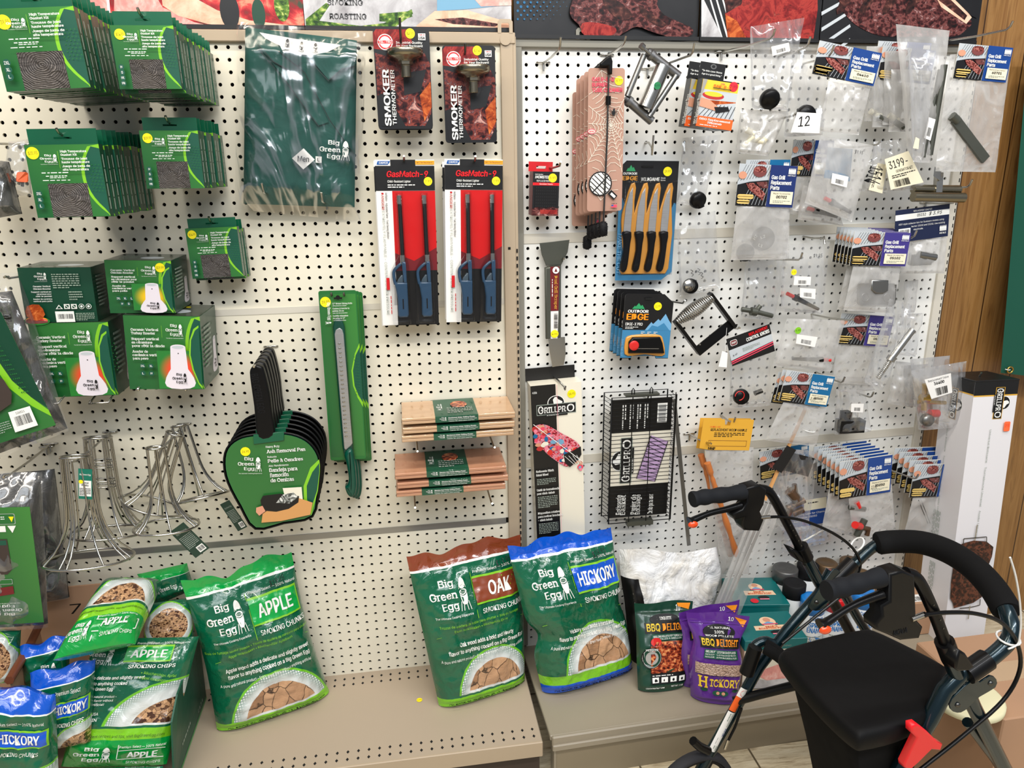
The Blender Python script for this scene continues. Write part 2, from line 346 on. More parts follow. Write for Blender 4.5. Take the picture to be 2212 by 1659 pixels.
# ---------------------------------------------------------------- lettering
_tc = {}
import os
FONT, CAP = None, .682
try:
    _fp = os.path.join(bpy.utils.resource_path('LOCAL'), 'datafiles', 'fonts', 'Inter.woff2')
    if os.path.exists(_fp):
        FONT = bpy.data.fonts.load(_fp)
        _c = bpy.data.curves.new('t', 'FONT'); _c.font = FONT; _c.body = 'H'; _o = bpy.data.objects.new('t', _c); _m = _o.to_mesh()
        CAP = max([v.co.y for v in _m.vertices] or [0]); _o.to_mesh_clear(); bpy.data.objects.remove(_o); bpy.data.curves.remove(_c)
        if not .3 < CAP < 1.2: FONT, CAP = None, .682
except Exception: FONT, CAP = None, .682
def glyphs(s, bold=0., serif=False, shear=0.):
    k = (s, bold, serif, shear)
    if k in _tc: return _tc[k]
    c = bpy.data.curves.new('t', 'FONT'); c.body = s; c.resolution_u = 2; c.offset = 0; c.shear = shear
    if FONT: c.font = FONT
    o = bpy.data.objects.new('t', c); me = o.to_mesh()
    vs = [(v.co.x/CAP, v.co.y/CAP, 0.) for v in me.vertices]; fs = [list(p.vertices) for p in me.polygons]
    if serif:
        cnt = {}
        for f in fs:
            for i in range(len(f)):
                a, b = f[i], f[(i+1) % len(f)]; e = (min(a,b), max(a,b)); cnt[e] = cnt.get(e, 0)+1
        for (a, b), q in list(cnt.items()):
            if q != 1: continue
            A, B = vs[a], vs[b]
            if abs(A[1]-B[1]) < .012 and .05 < abs(A[0]-B[0]) < .32:
                y = A[1]; x0, x1 = min(A[0],B[0]), max(A[0],B[0])
                if -.06 < y < .05: up = 1
                elif y > .5: up = -1
                else: continue
                w = .10; t = .10; n = len(vs)
                vs += [(x0-w, y, 1.), (x1+w, y, 1.), (x1+w, y+up*t, 1.), (x0-w, y+up*t, 1.)]; fs.append([n, n+1, n+2, n+3] if up > 0 else [n+3, n+2, n+1, n])
    o.to_mesh_clear(); bpy.data.objects.remove(o); bpy.data.curves.remove(c)
    if bold > .005:
        d_ = min(bold, .06)*1.1; n0 = len(vs); f0 = list(fs); v0_ = list(vs)
        ly = 0.
        for ox, oy in (((-d_, 0), (d_, 0)) if bold < .03 else ((-d_, -d_*.35), (d_, d_*.35), (-d_*.3, d_*.35), (d_*.3, -d_*.35))):
            ly += 2.; n1 = len(vs); vs += [(x+ox, y+oy, q+ly) for x, y, q in v0_]; fs += [[i+n1 for i in f] for f in f0]
    if vs: x0 = min(v[0] for v in vs); x1 = max(v[0] for v in vs)
    else: x0, x1 = 0, 1
    _tc[k] = ([(v[0]-x0, v[1], v[2]) for v in vs], fs, max(x1-x0, .05)); return _tc[k]
class Art:
    "print on a face. u right 0..1, v down 0..1; successive layers lie a hair in front of each other"
    def __init__(s, mb, W_, H_, z=0., mp=None, dz=.006):
        s.b = mb; s.W = W_; s.H = H_; s.z = z; s.dz = dz; s.mp = mp or (lambda u, v, z: (u*W_, -v*H_, z))
    def _z(s): s.z += s.dz; return s.z
    def poly(s, pts, m):
        z = s._z(); s.b.add([s.mp(u, v, z) for u, v in pts], [list(range(len(pts)))[::-1]], m)
    def polyr(s, pts, m):   # already counter-clockwise seen from the front
        z = s._z(); s.b.add([s.mp(u, v, z) for u, v in pts], [list(range(len(pts)))], m)
    def rect(s, u0, v0, u1, v1, m, n=1):
        z = s._z()
        s.b.grid(lambda a, b: s.mp(u0+(u1-u0)*a, v0+(v1-v0)*b, z), n, n if n > 1 else 1, m, uv=True, smooth=n > 1)
    def ell(s, cu, cv, ru, m, rv=None, n=20, a0=0., a1=2*PI):
        if rv is None: rv = ru*s.W/s.H
        s.poly([(cu+ru*math.cos(a0+(a1-a0)*k/n), cv+rv*math.sin(a0+(a1-a0)*k/n)) for k in range(n+(0 if a1-a0 > 6.2 else 1))], m)
    def rr(s, u0, v0, u1, v1, r, m):
        "rounded rect, r in u units"
        rv = r*s.W/s.H; p = []
        for cu, cv, a in ((u1-r,v0+rv,-PI/2),(u1-r,v1-rv,0),(u0+r,v1-rv,PI/2),(u0+r,v0+rv,PI)):
            p += [(cu+r*math.cos(a+PI/2*k/4), cv+rv*math.sin(a+PI/2*k/4)) for k in range(5)]
        s.poly(p, m)
    def line(s, u0, v0, u1, v1, w, m):
        "w in u units"
        x0, y0, x1, y1 = u0*s.W, v0*s.H, u1*s.W, v1*s.H; L = math.hypot(x1-x0, y1-y0) or 1; nx, ny = -(y1-y0)/L*w*s.W/2, (x1-x0)/L*w*s.W/2
        z = s._z(); P = [(x0+nx,y0+ny),(x1+nx,y1+ny),(x1-nx,y1-ny),(x0-nx,y0-ny)]
        s.b.add([s.mp(x/s.W, y/s.H, z) for x, y in P], [(3,2,1,0)] if False else [(0,1,2,3)][::1], m)
        # ensure the face looks forward
    def text(s, t, u, v, h, m, w=None, al='l', bold=.0, serif=False, rot=0., shear=0., xs=1.):
        "cap height h (v units); w = ink width in u units (else natural); rot degrees clockwise"
        vs, fs, L = glyphs(t, bold, serif, shear)
        if not vs: return
        hh = h*s.H; ww = (w*s.W) if w else L*hh*xs; sx = ww/L
        ox = {'l': 0, 'c': -ww/2, 'r': -ww}[al]; a = math.radians(rot); ca, sa = math.cos(a), math.sin(a); z = s._z(); P = []
        for x, y, q in vs:
            X = ox+x*sx; Y = (1-y)*hh      # down positive
            P.append(s.mp(u+(X*ca-Y*sa)/s.W, v+(X*sa+Y*ca)/s.H, z+q*.0011))
        s.z += .008 if bold > .005 else .002
        s.b.add(P, fs, m)
    def tiny(s, u0, v0, u1, v1, n, m, fill=.45, seed=0, vert=False):
        "print too small to read: broken strokes"
        R_ = random.Random(seed+int(u0*97)+int(v0*57)); z = s._z()
        for i in range(n):
            a = 0.; e = 1. if i < n-1 else .6
            while a < e:
                L = R_.uniform(.05, .14); b = min(e, a+L)
                if vert: q = (u0+(u1-u0)*(i+.2)/n, v0+(v1-v0)*a, u0+(u1-u0)*(i+.2+fill)/n, v0+(v1-v0)*b)
                else: q = (u0+(u1-u0)*a, v0+(v1-v0)*(i+.2)/n, u0+(u1-u0)*b, v0+(v1-v0)*(i+.2+fill)/n)
                s.b.add([s.mp(q[0],q[1],z), s.mp(q[2],q[1],z), s.mp(q[2],q[3],z), s.mp(q[0],q[3],z)], [(3,2,1,0)], m)
                a = b+R_.uniform(.02, .04)
    def barcode(s, u0, v0, u1, v1, m='ink', seed=1, vert=False):
        R_ = random.Random(seed); z = s._z(); a = 0.
        while a < 1:
            w = R_.choice((.012,.02,.035)); b = min(1, a+w)
            q = (u0, v0+(v1-v0)*a, u1, v0+(v1-v0)*b) if vert else (u0+(u1-u0)*a, v0, u0+(u1-u0)*b, v1)
            s.b.add([s.mp(q[0],q[1],z), s.mp(q[2],q[1],z), s.mp(q[2],q[3],z), s.mp(q[0],q[3],z)], [(3,2,1,0)], m); a = b+R_.choice((.014,.02,.03))
    def sub(s, u0, v0, u1, v1, rot=0.):
        "art space inside a box of this one"
        W2 = (u1-u0)*s.W; H2 = (v1-v0)*s.H; a = math.radians(rot); ca, sa = math.cos(a), math.sin(a)
        def mp(u, v, z):
            X, Y = u*W2, v*H2; return s.mp(u0+(X*ca-Y*sa)/s.W, v0+(X*sa+Y*ca)/s.H, z)
        t = Art(s.b, W2, H2, s.z, mp, s.dz); s.z += s.dz*14; return t
    def egg(s, c='printw', dark='bgreen', legs=True):
        "the ceramic cooker drawing filling this art box"
        s.poly([(.5+.30*math.cos(a)*(1-.1*max(0,-math.sin(a))), .24+.24*math.sin(a)) for a in [PI+PI*k/12 for k in range(13)]]+[(.84,.33),(.16,.33)], c)
        s.ell(.5,.03,.10,c,rv=.035)
        s.ell(.5,.30,.30,dark,rv=.085); s.ell(.5,.27,.25,c,rv=.06)
        s.ell(.5,.43,.33,c,rv=.09); s.ell(.5,.43,.25,dark,rv=.055)
        for k in range(5): s.line(.33+.085*k,.40,.33+.085*k,.46,.02,c)
        s.poly([(.17,.47),(.30,.52),(.5,.54),(.70,.52),(.83,.47),(.80,.62),(.70,.78),(.5,.82),(.30,.78),(.20,.62)], c)
        s.poly([(.25,.55),(.40,.58),(.44,.74),(.33,.72)], dark)
        if legs:
            for a, b in ((.2,.06),(.4,.30),(.6,.68),(.8,.94)): s.line(a,.70,b,.98,.055,c)
    def bge(s, u0, v0, u1, v1, c='printw', dark='bgreen', tagline=True):
        t = s.sub(u0, v0, u1, v1)
        t.text('Big', .66, .0, .20, c, w=.38, al='r', bold=.02, serif=True)
        t.text('Green', .69, .32, .22, c, w=.69, al='r', bold=.02, serif=True)
        t.text('Egg', .69, .64, .20, c, w=.44, al='r', bold=.02, serif=True)
        e = t.sub(.70, .0, 1., .93); e.egg(c, dark)
        if tagline: t.text('The Ultimate Cooking Experience', .02, 1.0, .06, c, w=.98)
    def price(s, cu, cv, ru, txt='29.95', m='yellow', pen='pen'):
        s.ell(cu, cv, ru, m); s.text(txt, cu, cv-ru*s.W/s.H*.28, ru*s.W/s.H*.55, pen, w=ru*1.3, al='c', rot=-4)
def sticker(parent, x, y, z, r, txt='29.95', m='yellow', pen='pen', name='price_sticker', M=None):
    b = MB(); b.lathe([(r,0),(r,.012)], m, 24, caps=True); a = Art(b, 2*r, 2*r, .012, mp=lambda u, v, zz: (u*2*r-r, r-v*2*r, zz)); a.text(txt, .5, .36, .26, pen, w=.72, al='c', rot=-5)
    q = Matrix.Translation((x, y, z))
    return b.build(name, parent, q)
def surf(o): return o
def smoothpoly(pts, k=4, closed=True):
    n = len(pts); R_ = []
    for i in range(n if closed else n-1):
        p0, p1, p2, p3 = (pts[(i-1)%n], pts[i], pts[(i+1)%n], pts[(i+2)%n]) if closed else (pts[max(0,i-1)], pts[i], pts[i+1], pts[min(n-1,i+2)])
        for j in range(k):
            t = j/k; R_.append(tuple(.5*((2*p1[c])+(-p0[c]+p2[c])*t+(2*p0[c]-5*p1[c]+4*p2[c]-p3[c])*t*t+(-p0[c]+3*p1[c]-3*p2[c]+p3[c])*t**3) for c in range(len(p1))))
    if not closed: R_.append(tuple(pts[-1]))
    return R_
# ---------------------------------------------------------------- soft packs
def bil(c, u, v): return (c[0]*(1-u)+c[1]*u)*(1-v)+(c[3]*(1-u)+c[2]*u)*v      # corners TL TR BR BL
class Soft:
    "filled or flat soft pack spanned by four corners; P(u,v,z) = front surface"
    def __init__(s, cor, D=1., prof=None, edge=None, wr=.12, seed=0, back=.35, up=None, px=3., wf=1.):
        s.c = [Vector(q) for q in cor]; s.D = D; s.prof = prof or (lambda v: (max(0, 1-abs(2*v-1)**3))**.5); s.edge = edge or (lambda u, v: (0, 0)); s.wr = wr; s.sd = seed*7.3; s.bk = back; s.px = px; s.wf = wf
        X = (s.c[1]-s.c[0])+(s.c[2]-s.c[3]); Y = (s.c[0]-s.c[3])+(s.c[1]-s.c[2]); s.n = X.cross(Y).normalized(); s.X = X.normalized(); s.Y = Y.normalized()
        s.Wd = ((s.c[1]-s.c[0]).length+(s.c[2]-s.c[3]).length)/2; s.Hd = ((s.c[0]-s.c[3]).length+(s.c[1]-s.c[2]).length)/2
        s.o = (s.c[2]+s.c[3])/2
    def base(s, u, v):
        p = bil(s.c, u, v); ex, ey = s.edge(u, v); return p+s.X*ex+s.Y*ey-s.o
    def th(s, u, v): return max(0, 1-abs(2*u-1)**s.px)**.6*s.prof(v)
    def wrk(s, u, v):
        q = Vector((u*s.Wd*.45*s.wf+s.sd, v*s.Hd*.45*s.wf, s.sd)); a = _mn.noise(q); b = _mn.noise(q*2.7+Vector((5,3,1)))
        r = 1-abs(_mn.noise(Vector((q.x*1.6+q.y*.6, q.y*.55-q.x*.2, 2.1+s.sd))))*2
        return (a*.7+b*.35+(r**4)*.35)*s.wr
    def P(s, u, v, z=0.): 
        ed = min(1, 14*min(u, 1-u, v, 1-v)) if True else 1
        return s.base(u, v)+s.n*(s.D*s.th(u, v)+s.wrk(u, v)*(.25+.75*ed)+z+.0)
    def Q(s, u, v): 
        ed = min(1, 14*min(u, 1-u, v, 1-v))
        return s.base(u, v)+s.n*((s.wrk(u, v)*.25*(1-ed))-s.D*s.bk*s.th(u, v)*1-.03*ed)
    def mesh(s, b, m, nu=40, nv=50, mback=None):
        b.grid(lambda u, v: s.P(u, v), nu, nv, m); b.grid(lambda u, v: s.Q(u, v) if 0 < u < 1 and 0 < v < 1 else s.P(u, v), nu, nv, mback or m, flip=True)
    def art(s, b, z=.03): return Art(b, s.Wd, s.Hd, z, mp=lambda u, v, zz: s.P(u, v, zz), dz=.008)
def hook(name, p0, L, label, ln=None, up=.9, r=.10, m='steel', group=None, plate=True, dx=0., dz=0., rise=.35):
    "peg hook: p0 = point on the board face (inches)"
    t = thing('peg_hook', label, 'hook', Matrix.Translation(p0), group)
    b = MB()
    pts = [(0,-.02,0),(0,-.3,0),(dx*.5,-L*.5,-.03+dz*.5),(dx,-L*.93,rise*.4+dz),(dx,-L,rise+dz),(dx,-L-.25,up+dz)]
    b.tube(pts, r, m, 8); b.build('prong', t)
    if plate:
        b = MB(); b.tube([(-.62,-.03,.0),(-.6,-.16,.02),(-.35,-.22,.05),(.35,-.22,.05),(.6,-.16,.02),(.62,-.03,0)], r*.9, m, 8); b.tube([(0,-.16,.05),(0,-.2,-.75)], r, m, 8); b.build('back_wire', t)
    return t
# ---------------------------------------------------------------- the setting
def pegboard(name, xs, zs, x0, x1, z0, z1, m, M=None, parent=None, r=.165):
    "board face at y=0 with real round holes; xs, zs = hole centres"
    vs = []; fs = []; mi = []
    n = 12; T = .2
    def cell(cx, cz, a0, a1, b0, b1):
        b = len(vs)
        for k in range(n): a = 2*PI*k/n; vs.append((cx+r*math.cos(a), 0, cz+r*math.sin(a)))
        for k in range(n): a = 2*PI*k/n; vs.append((cx+r*math.cos(a), T, cz+r*math.sin(a)))
        cs = [(a1,b0),(a1,b1),(a0,b1),(a0,b0)]       # corners at -45, 45, 135, 225 degrees
        for q in cs: vs.append((q[0], 0, q[1]))
        c = b+2*n
        # outer ring of 4 corners, each spans three ring points
        for k in range(n): fs.append((b+k, b+(k+1)%n, b+n+(k+1)%n, b+n+k)); mi.append(0)
        seg = n//4
        for q in range(4):                               # quadrant q runs from -45+90q to 45+90q
            idx = [(q*seg-seg//2-0+j) % n for j in range(seg+1)]
            fs.append([c+q]+[c+(q+1)%4]+[b+i for i in idx[::-1]]); mi.append(0)
    ex = [x0]+[(xs[i]+xs[i+1])/2 for i in range(len(xs)-1)]+[x1]; ez = [z0]+[(zs[i]+zs[i+1])/2 for i in range(len(zs)-1)]+[z1]
    for j, z in enumerate(zs):
        for i, x in enumerate(xs): cell(x, z, ex[i], ex[i+1], ez[j], ez[j+1])
    b = MB(); b.add(vs, fs, m)
    b.add([(x0,.6,z0),(x1,.6,z0),(x1,.6,z1),(x0,.6,z1)], [(0,1,2,3)], 'backing')
    o = b.build(name, parent, M); return o
# left gondola (one thing: frame, pegboard panels, deck)
GL = thing('gondola_shelving', 'beige metal pegboard display unit left of the centre upright, with a wide bare deck', 'shelving unit', None, 'pegboard gondola units')
xl = [-i for i in range(53)][::-1]
for nm, n, zt, dx, z0, z1 in (('T',23,0.,0.,-22.66,.62),('M',23,-23.94,-.09,-46.5,-23.26),('L',17,-47.71,-.24,-64.2,-47.12)):
    zs = [zt-k for k in range(n)][::-1]
    pegboard('pegboard_panel', [x+dx for x in xl], zs, -52.6, .56, z0, z1, 'pegwhite', None, GL)
b = MB(); b.box(-52.6,.56,-.06,.1,-23.26,-22.66,'rail'); b.build('panel_rail', GL)
b = MB(); b.box(-52.6,.3,-.10,.1,-47.12,-46.5,'railgrey'); b.build('panel_rail', GL)
b = MB(); b.box(-53,1.9,-.45,.8,.40,1.32,'beige_metal',bev=.06); b.build('top_bar', GL)
b = MB(); b.box(.56,1.72,-.35,.9,-69.4,1.32,'beige_metal',bev=.05)
for k in range(64):
    if k % 1 == 0: b.box(1.76,1.90,-.42,-.30,-18.2-k*.72,-17.85-k*.72,'backing')
b.box(.95,1.2,-.37,-.34,-17.9,-17.65,'backing')
b.box(1.72,1.96,-.32,.9,-69.4,1.0,'beige_metal'); b.build('upright', GL)
def clip(par, x, z, y=-.4, w=1.35, h=1.15, mm='beige_metal'):
    b = MB(); p = [(-w/2,0),(-w/2,h-.2),(-w/2+.2,h),(w/2-.2,h),(w/2,h-.2),(w/2,0),(w/2-.32,0),(w/2-.32,h-.42),(w/2-.4,h-.32),(-w/2+.4,h-.32),(-w/2+.32,h-.42),(-w/2+.32,0)]
    b.prism(p, 0, .08, mm, M=Matrix.Translation((x, y, z))@Matrix.Rotation(PI/2, 4, 'X')); return b.build('top_clip', par)
clip(GL, 1.0, 1.25); 
b = MB(); b.lathe([(.5,0),(.5,.05)],'beige_metal',20,M=Matrix.Translation((1.0,-.46,.75))@Matrix.Rotation(PI/2,4,'X')); b.build('corner_plate', GL)
b = MB(); b.box(-53,1.66,-13.5,.2,-64.6,-64,'deckL',bev=.08)
def diamonds(b, rows, x0, x1, z, m='backing'):
    for y in rows:
        x = x0
        while x <= x1: b.add([(x-.15,y,z),(x,y-.22,z),(x+.15,y,z),(x,y+.22,z)], [(0,1,2,3)], m); x += 1.
diamonds(b, (-.87,-1.84,-11.72,-12.67), -51.06, 1.0, -63.99)
b.build('base_deck', GL)
b = MB(); b.box(-53,1.66,-13.62,-13.35,-65.7,-63.98,'beige_metal',bev=.07); b.build('deck_lip', GL)
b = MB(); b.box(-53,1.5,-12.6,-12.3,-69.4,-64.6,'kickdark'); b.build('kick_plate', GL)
# right gondola
RM_ = Matrix.Translation(RB0)@Matrix.Rotation(RYAW, 4, 'Z')
GR = thing('gondola_shelving', 'grey-framed white pegboard display unit right of the centre upright, reaching the wood panelling', 'shelving unit', RM_, 'pegboard gondola units')
xr = list(range(47))
for nm, n, zt, z0, z1 in (('T',17,0.,-16.5,.45),('M',23,-17.94,-40.45,-17.45),('L',22,-41.8,-64.2,-41.4)):
    pegboard('pegboard_panel', xr, [zt-k for k in range(n)][::-1], -.58, 46.6, z0, z1, 'pegwhiter', None, GR)
b = MB(); b.box(-.58,46.6,-.10,.1,-17.45,-16.5,'rail'); b.build('panel_rail', GR)
b = MB(); b.box(-.58,46.6,-.10,.1,-41.4,-40.45,'rail'); b.build('panel_rail', GR)
b = MB(); b.box(-1.3,48,-.5,.6,.42,1.15,'grey_metal',bev=.08); b.build('top_bar', GR)
b = MB(); b.box(-1.25,-.5,-.45,.6,-63.5,.5,'grey_metal',bev=.05); b.build('upright', GR)
b = MB(); b.box(46.6,47.7,-.35,.6,-69.2,.9,'rail',bev=.05)
for k in range(82): b.box(47.45,47.56,-.37,-.34,-1.2-k*.8,-.8-k*.8,'backing')
b.build('upright', GR)
clip(GR, 5.3, 1.0, mm='grey_metal'); clip(GR, 36.2, 1.0, mm='grey_metal')
b = MB(); b.box(-1.15,47.6,-14.4,.2,-64.5,-63.9,'deckR',bev=.08); b.build('base_deck', GR)
b = MB(); b.box(-1.0,47.4,-14.75,-14.3,-65.0,-63.85,'deckR',bev=.12); b.box(-1.0,47.4,-14.95,-14.6,-65.4,-64.7,'deckR',bev=.1); b.build('deck_lip', GR)
b = MB(); b.box(-.6,47,-14.3,-14.0,-69.4,-65.2,'kick'); b.box(-.75,-.55,-14.4,-13,-69.4,-65,'deckR'); b.build('kick_plate', GR)
# floor, back wall
b = MB(); b.box(-120,130,-170,6,-70,-69.5,'floortile'); struct(b.build('floor'))
b = MB(); b.box(-120,130,5.2,5.8,-69.5,64,'panelwood'); struct(b.build('wall_back'))
# ---------------------------------------------------------------- posters above the units
def poster(label, x0, x1, yb, z0, H, paint, bgm, side='black'):
    t = thing('poster', label, 'poster', Matrix.Translation((x0, yb, z0+H)), 'food photo posters above the units')
    t.rotation_euler = (0, 0, RYAW if x0 > 1.5 else 0)
    b = MB(); Wd = x1-x0; b.box(0, Wd, .0, .3, -H, 0, side)
    a = Art(b, Wd, H, 0., mp=lambda u, v, z: (u*Wd, -z-.01, -v*H)); a.rect(0,0,1,1,bgm); paint(a); a.rect(0,.962,1,1,'ink')
    b.build('printed_panel', t); return t
def pxu(x0, x1, px, py, Y, H, z0):
    p = at(px, py, Y); return (p.x-x0)/(x1-x0), 1-(p.z-z0)/H
def mk(x0, x1, z0, H, Y):
    return lambda *pts: [pxu(x0, x1, x, y, Y(x0) if callable(Y) else Y, H, z0) for x, y in pts]
PH = 9.
XA, XB, XC, XD = -54., at(236,30,.2).x, at(657,30,.2).x, at(1106,30,.2).x
ZL_ = 1.45
def pa(a):
    g = mk(XA, XB, ZL_, PH, .2)
    a.poly(g((0,-60),(232,-60),(232,55),(180,70),(60,66)), 'salmon'); a.poly(g((120,-20),(170,0),(232,44),(232,50),(150,8)), 'photoblack')
    a.poly(g((226,-60),(233,-60),(243,60),(238,60)), 'white')
poster('poster with pink sliced fish photo at the far left end', XA, XB-.06, .2, ZL_, PH, pa, 'salmon')
def pb(a):
    g = mk(XB, XC, ZL_, PH, .2)
    a.poly(g((248,-60),(356,-60),(340,-4),(352,16),(420,48),(480,61),(246,61)), 'salmon')
    a.poly(g((346,-40),(352,12),(385,34),(450,52),(560,62),(656,60),(656,30),(560,36),(470,20),(430,0),(420,-40)), 'dough')
    a.poly(g((415,-60),(430,0),(470,22),(540,44),(656,58),(656,-60)), 'pizza'); a.ell(*g((497,24))[0], .05, 'photoblack', rv=.16); a.ell(*g((560,30))[0], .035, 'dgreen', rv=.13); a.ell(*g((610,12))[0], .04, 'asparagus', rv=.14)
    a.poly(g((248,10),(300,0),(340,10),(356,30),(420,60),(248,61)), 'salmon')
poster('poster with a pizza crust and red topping photo, left of the asparagus poster', XB, XC-.06, .2, ZL_, PH, pb, 'pizza')
def pc(a):
    g = mk(XC, XD, ZL_, PH, .2)
    a.poly(g((660,-60),(946,-60),(946,40),(880,58),(700,62),(660,50)), 'clothgrey')
    a.poly(g((660,42),(705,6),(712,12),(690,45),(780,56),(830,50),(890,20),(893,30),(850,62),(662,64)), 'asparagus')
    a.poly(g((820,30),(888,24),(892,36),(850,48),(820,46)), 'asparagus')
    a.poly(g((945,-60),(1106,-60),(1106,10),(1010,20),(945,24)), 'ltblue'); a.poly(g((900,56),(940,24),(1010,22),(1106,50),(1106,66),(900,66)), 'dough'); a.poly(g((1000,-30),(1106,-30),(1106,12),(1040,14)), 'salmon')
    a.poly(g((940,42),(1000,38),(1080,52),(1070,58),(980,52)), 'steak')
    for s, x, y, x2 in (('SMOKING',707,-1,785),('ROASTING',711,29,793)):
        (u0,v0),(u1,v1) = g((x,y),(x2,y+13)); a.text(s, u0, v0, v1-v0, 'ink', w=u1-u0, serif=True)
    (u0,v0),(u1,v1) = g((709,-32),(790,-19)); a.text('GRILLING', u0, v0, v1-v0, 'ink', w=u1-u0, serif=True)
poster('poster with green asparagus, pale cloth and the words smoking and roasting', XC, XD-.06, .2, ZL_, PH, pc, 'clothgrey')
XE, XF, XG, XH = at(1110,40,1.2).x, at(1512,40,1.5).x, at(1770,40,2).x, at(2112,40,2.4).x
ZR_ = 1.05
def gr(x0, x1, Y): return mk(x0, x1, ZR_, PH, Y)
def pd(a):
    g = gr(XE, XF, 1.25)
    for i in range(9):
        for j in range(7):
            p = g((1118+i*14+(j % 2)*7, -12+j*9))[0]; r_ = .0085-.0008*i-.0005*j
            if r_ > .001: a.ell(*p, r_, 'tealcard', n=8)
    a.poly(smoothpoly(g((1230,22),(1238,-8),(1250,-60),(1460,-60),(1432,-20),(1420,8),(1436,32),(1470,48),(1498,62),(1492,78),(1450,80),(1412,70),(1376,58),(1350,70),(1330,80),(1290,82),(1262,78),(1250,56),(1234,40)),3), 'steak')
    a.poly(smoothpoly(g((1256,52),(1290,50),(1330,62),(1318,78),(1262,78)),3), 'redmeat'); a.poly(smoothpoly(g((1300,-10),(1340,6),(1366,34),(1340,44),(1310,20)),3), 'steakdark'); a.poly(smoothpoly(g((1380,10),(1400,24),(1440,52),(1420,56),(1388,34)),3), 'steakdark')
poster('dark poster with teal dots and a seared steak, just right of the centre upright', XE, XF-.06, 1.15, ZR_, PH, pd, 'photoblack')
def pe(a):
    g = gr(XF, XG, 1.6)
    for k in range(4): a.poly(g((1512+k*14,-60),(1515+k*14,-60),(1560+k*13,86),(1556+k*13,86)), 'white')
    a.poly(g((1512,-10),(1560,86),(1512,86)), 'clothgrey')
    a.poly(g((1556,-60),(1766,-60),(1768,20),(1758,86),(1570,86),(1564,30),(1576,20)), 'redmeat'); a.poly(g((1556,-60),(1610,-60),(1600,10),(1566,30)), 'steakdark'); a.poly(g((1564,32),(1590,46),(1612,86),(1570,86)), 'chickenroast')
poster('poster with red roasted meat over white grill bars', XF, XG-.06, 1.3, ZR_, PH, pe, 'photoblack')
def pf(a):
    g = gr(XG, XH, 2.1)
    for k in range(6): a.poly(g((1768,-40+k*34),(1830,-66+k*30),(1832,-60+k*30),(1768,-32+k*34)), 'photogrey')
    a.poly(smoothpoly(g((1800,-60),(1802,-20),(1808,12),(1822,36),(1850,60),(1900,79),(1980,80),(2060,79),(2086,64),(2098,46),(2060,8),(1990,-60)),3), 'steak')
    for k in range(4): a.poly(smoothpoly(g((1830+50*k,-30),(1850+50*k,-26),(1812+50*k,30),(1800+50*k,24)),2), 'steakdark')
    a.poly(g((1990,-60),(2020,-60),(2098,38),(2086,52),(2030,16)), 'dough'); a.poly(g((2010,-30),(2040,-10),(2088,34),(2082,44),(2020,-2)), 'steakdark')
    a.poly(g((2010,-60),(2110,-60),(2110,40),(2096,34),(2040,-20)), 'photoblack')
poster('poster with a grill-marked bone-in steak, next to the wood panelling', XG, XH, 1.6, ZR_, PH, pf, 'photoblack')
# ---------------------------------------------------------------- gasket kit boxes
@builder
def B_greenface():
    N = NT('printed_green_glare'); u, v, w = N.uv()
    N.col(N.mix(N.math('ADD', N.math('MULTIPLY', u, .5), N.math('MULTIPLY', N.math('SUBTRACT', 1., v), .35), clamp=True), lin((20,86,42)), lin((62,134,54)))); return N.set(.35, 0, .5, .3)  # green print, with glare painted in as lightening towards the top right
def glowmat(name, c):
    def f():
        N = NT(name); u, v, w = N.uv(); a = N.math('SUBTRACT', u, .5); b = N.math('SUBTRACT', v, .5)
        r = N.math('SQRT', N.math('ADD', N.math('MULTIPLY', a, a), N.math('MULTIPLY', b, b)))
        N.col(N.mix(N.step(r, .16, .5), lin(c), lin((38,122,48)))); return N.set(.4)
    BUILD[name] = f
glowmat('glow_red', (240,60,40)); glowmat('glow_yellow', (235,190,20)); glowmat('glow_pale', (150,200,110))
def arc_right(a, u0=.72, dots=True):
    L = [(1,0)]; D = [(1,.06)]
    for k in range(13):
        t = k/12; v = .03+.94*t; q = u0+(1-u0)*(abs(2*(t-.42)/1.16)**2.2)
        L.append((min(1,q-.015), v)); D.append((min(1,q+.03), v))
    L.append((1,1)); D.append((1,.97))
    a.poly(L[::-1], 'lime'); a.poly(D[::-1], 'pgreen')
    if dots:
        for i in range(4):
            for j in range(9): a.ell(u0+.10+.05*i+(j%2)*.02, .28+.045*j, .008, 'mgreen', n=6)
def badges(a, L, r=.045):
    for u, v, t in L: a.ell(u, v, r, 'pgreen', n=14); a.text(t, u, v-r*.42*a.W/a.H, r*.84*a.W/a.H, 'printw', w=r*.4*len(t)+.01, al='c', bold=.03)
KIT = (('High Temperature','Gasket Kit'),('Trousse de joint','haute température'),('Juego de junta de','alta temperatura'))
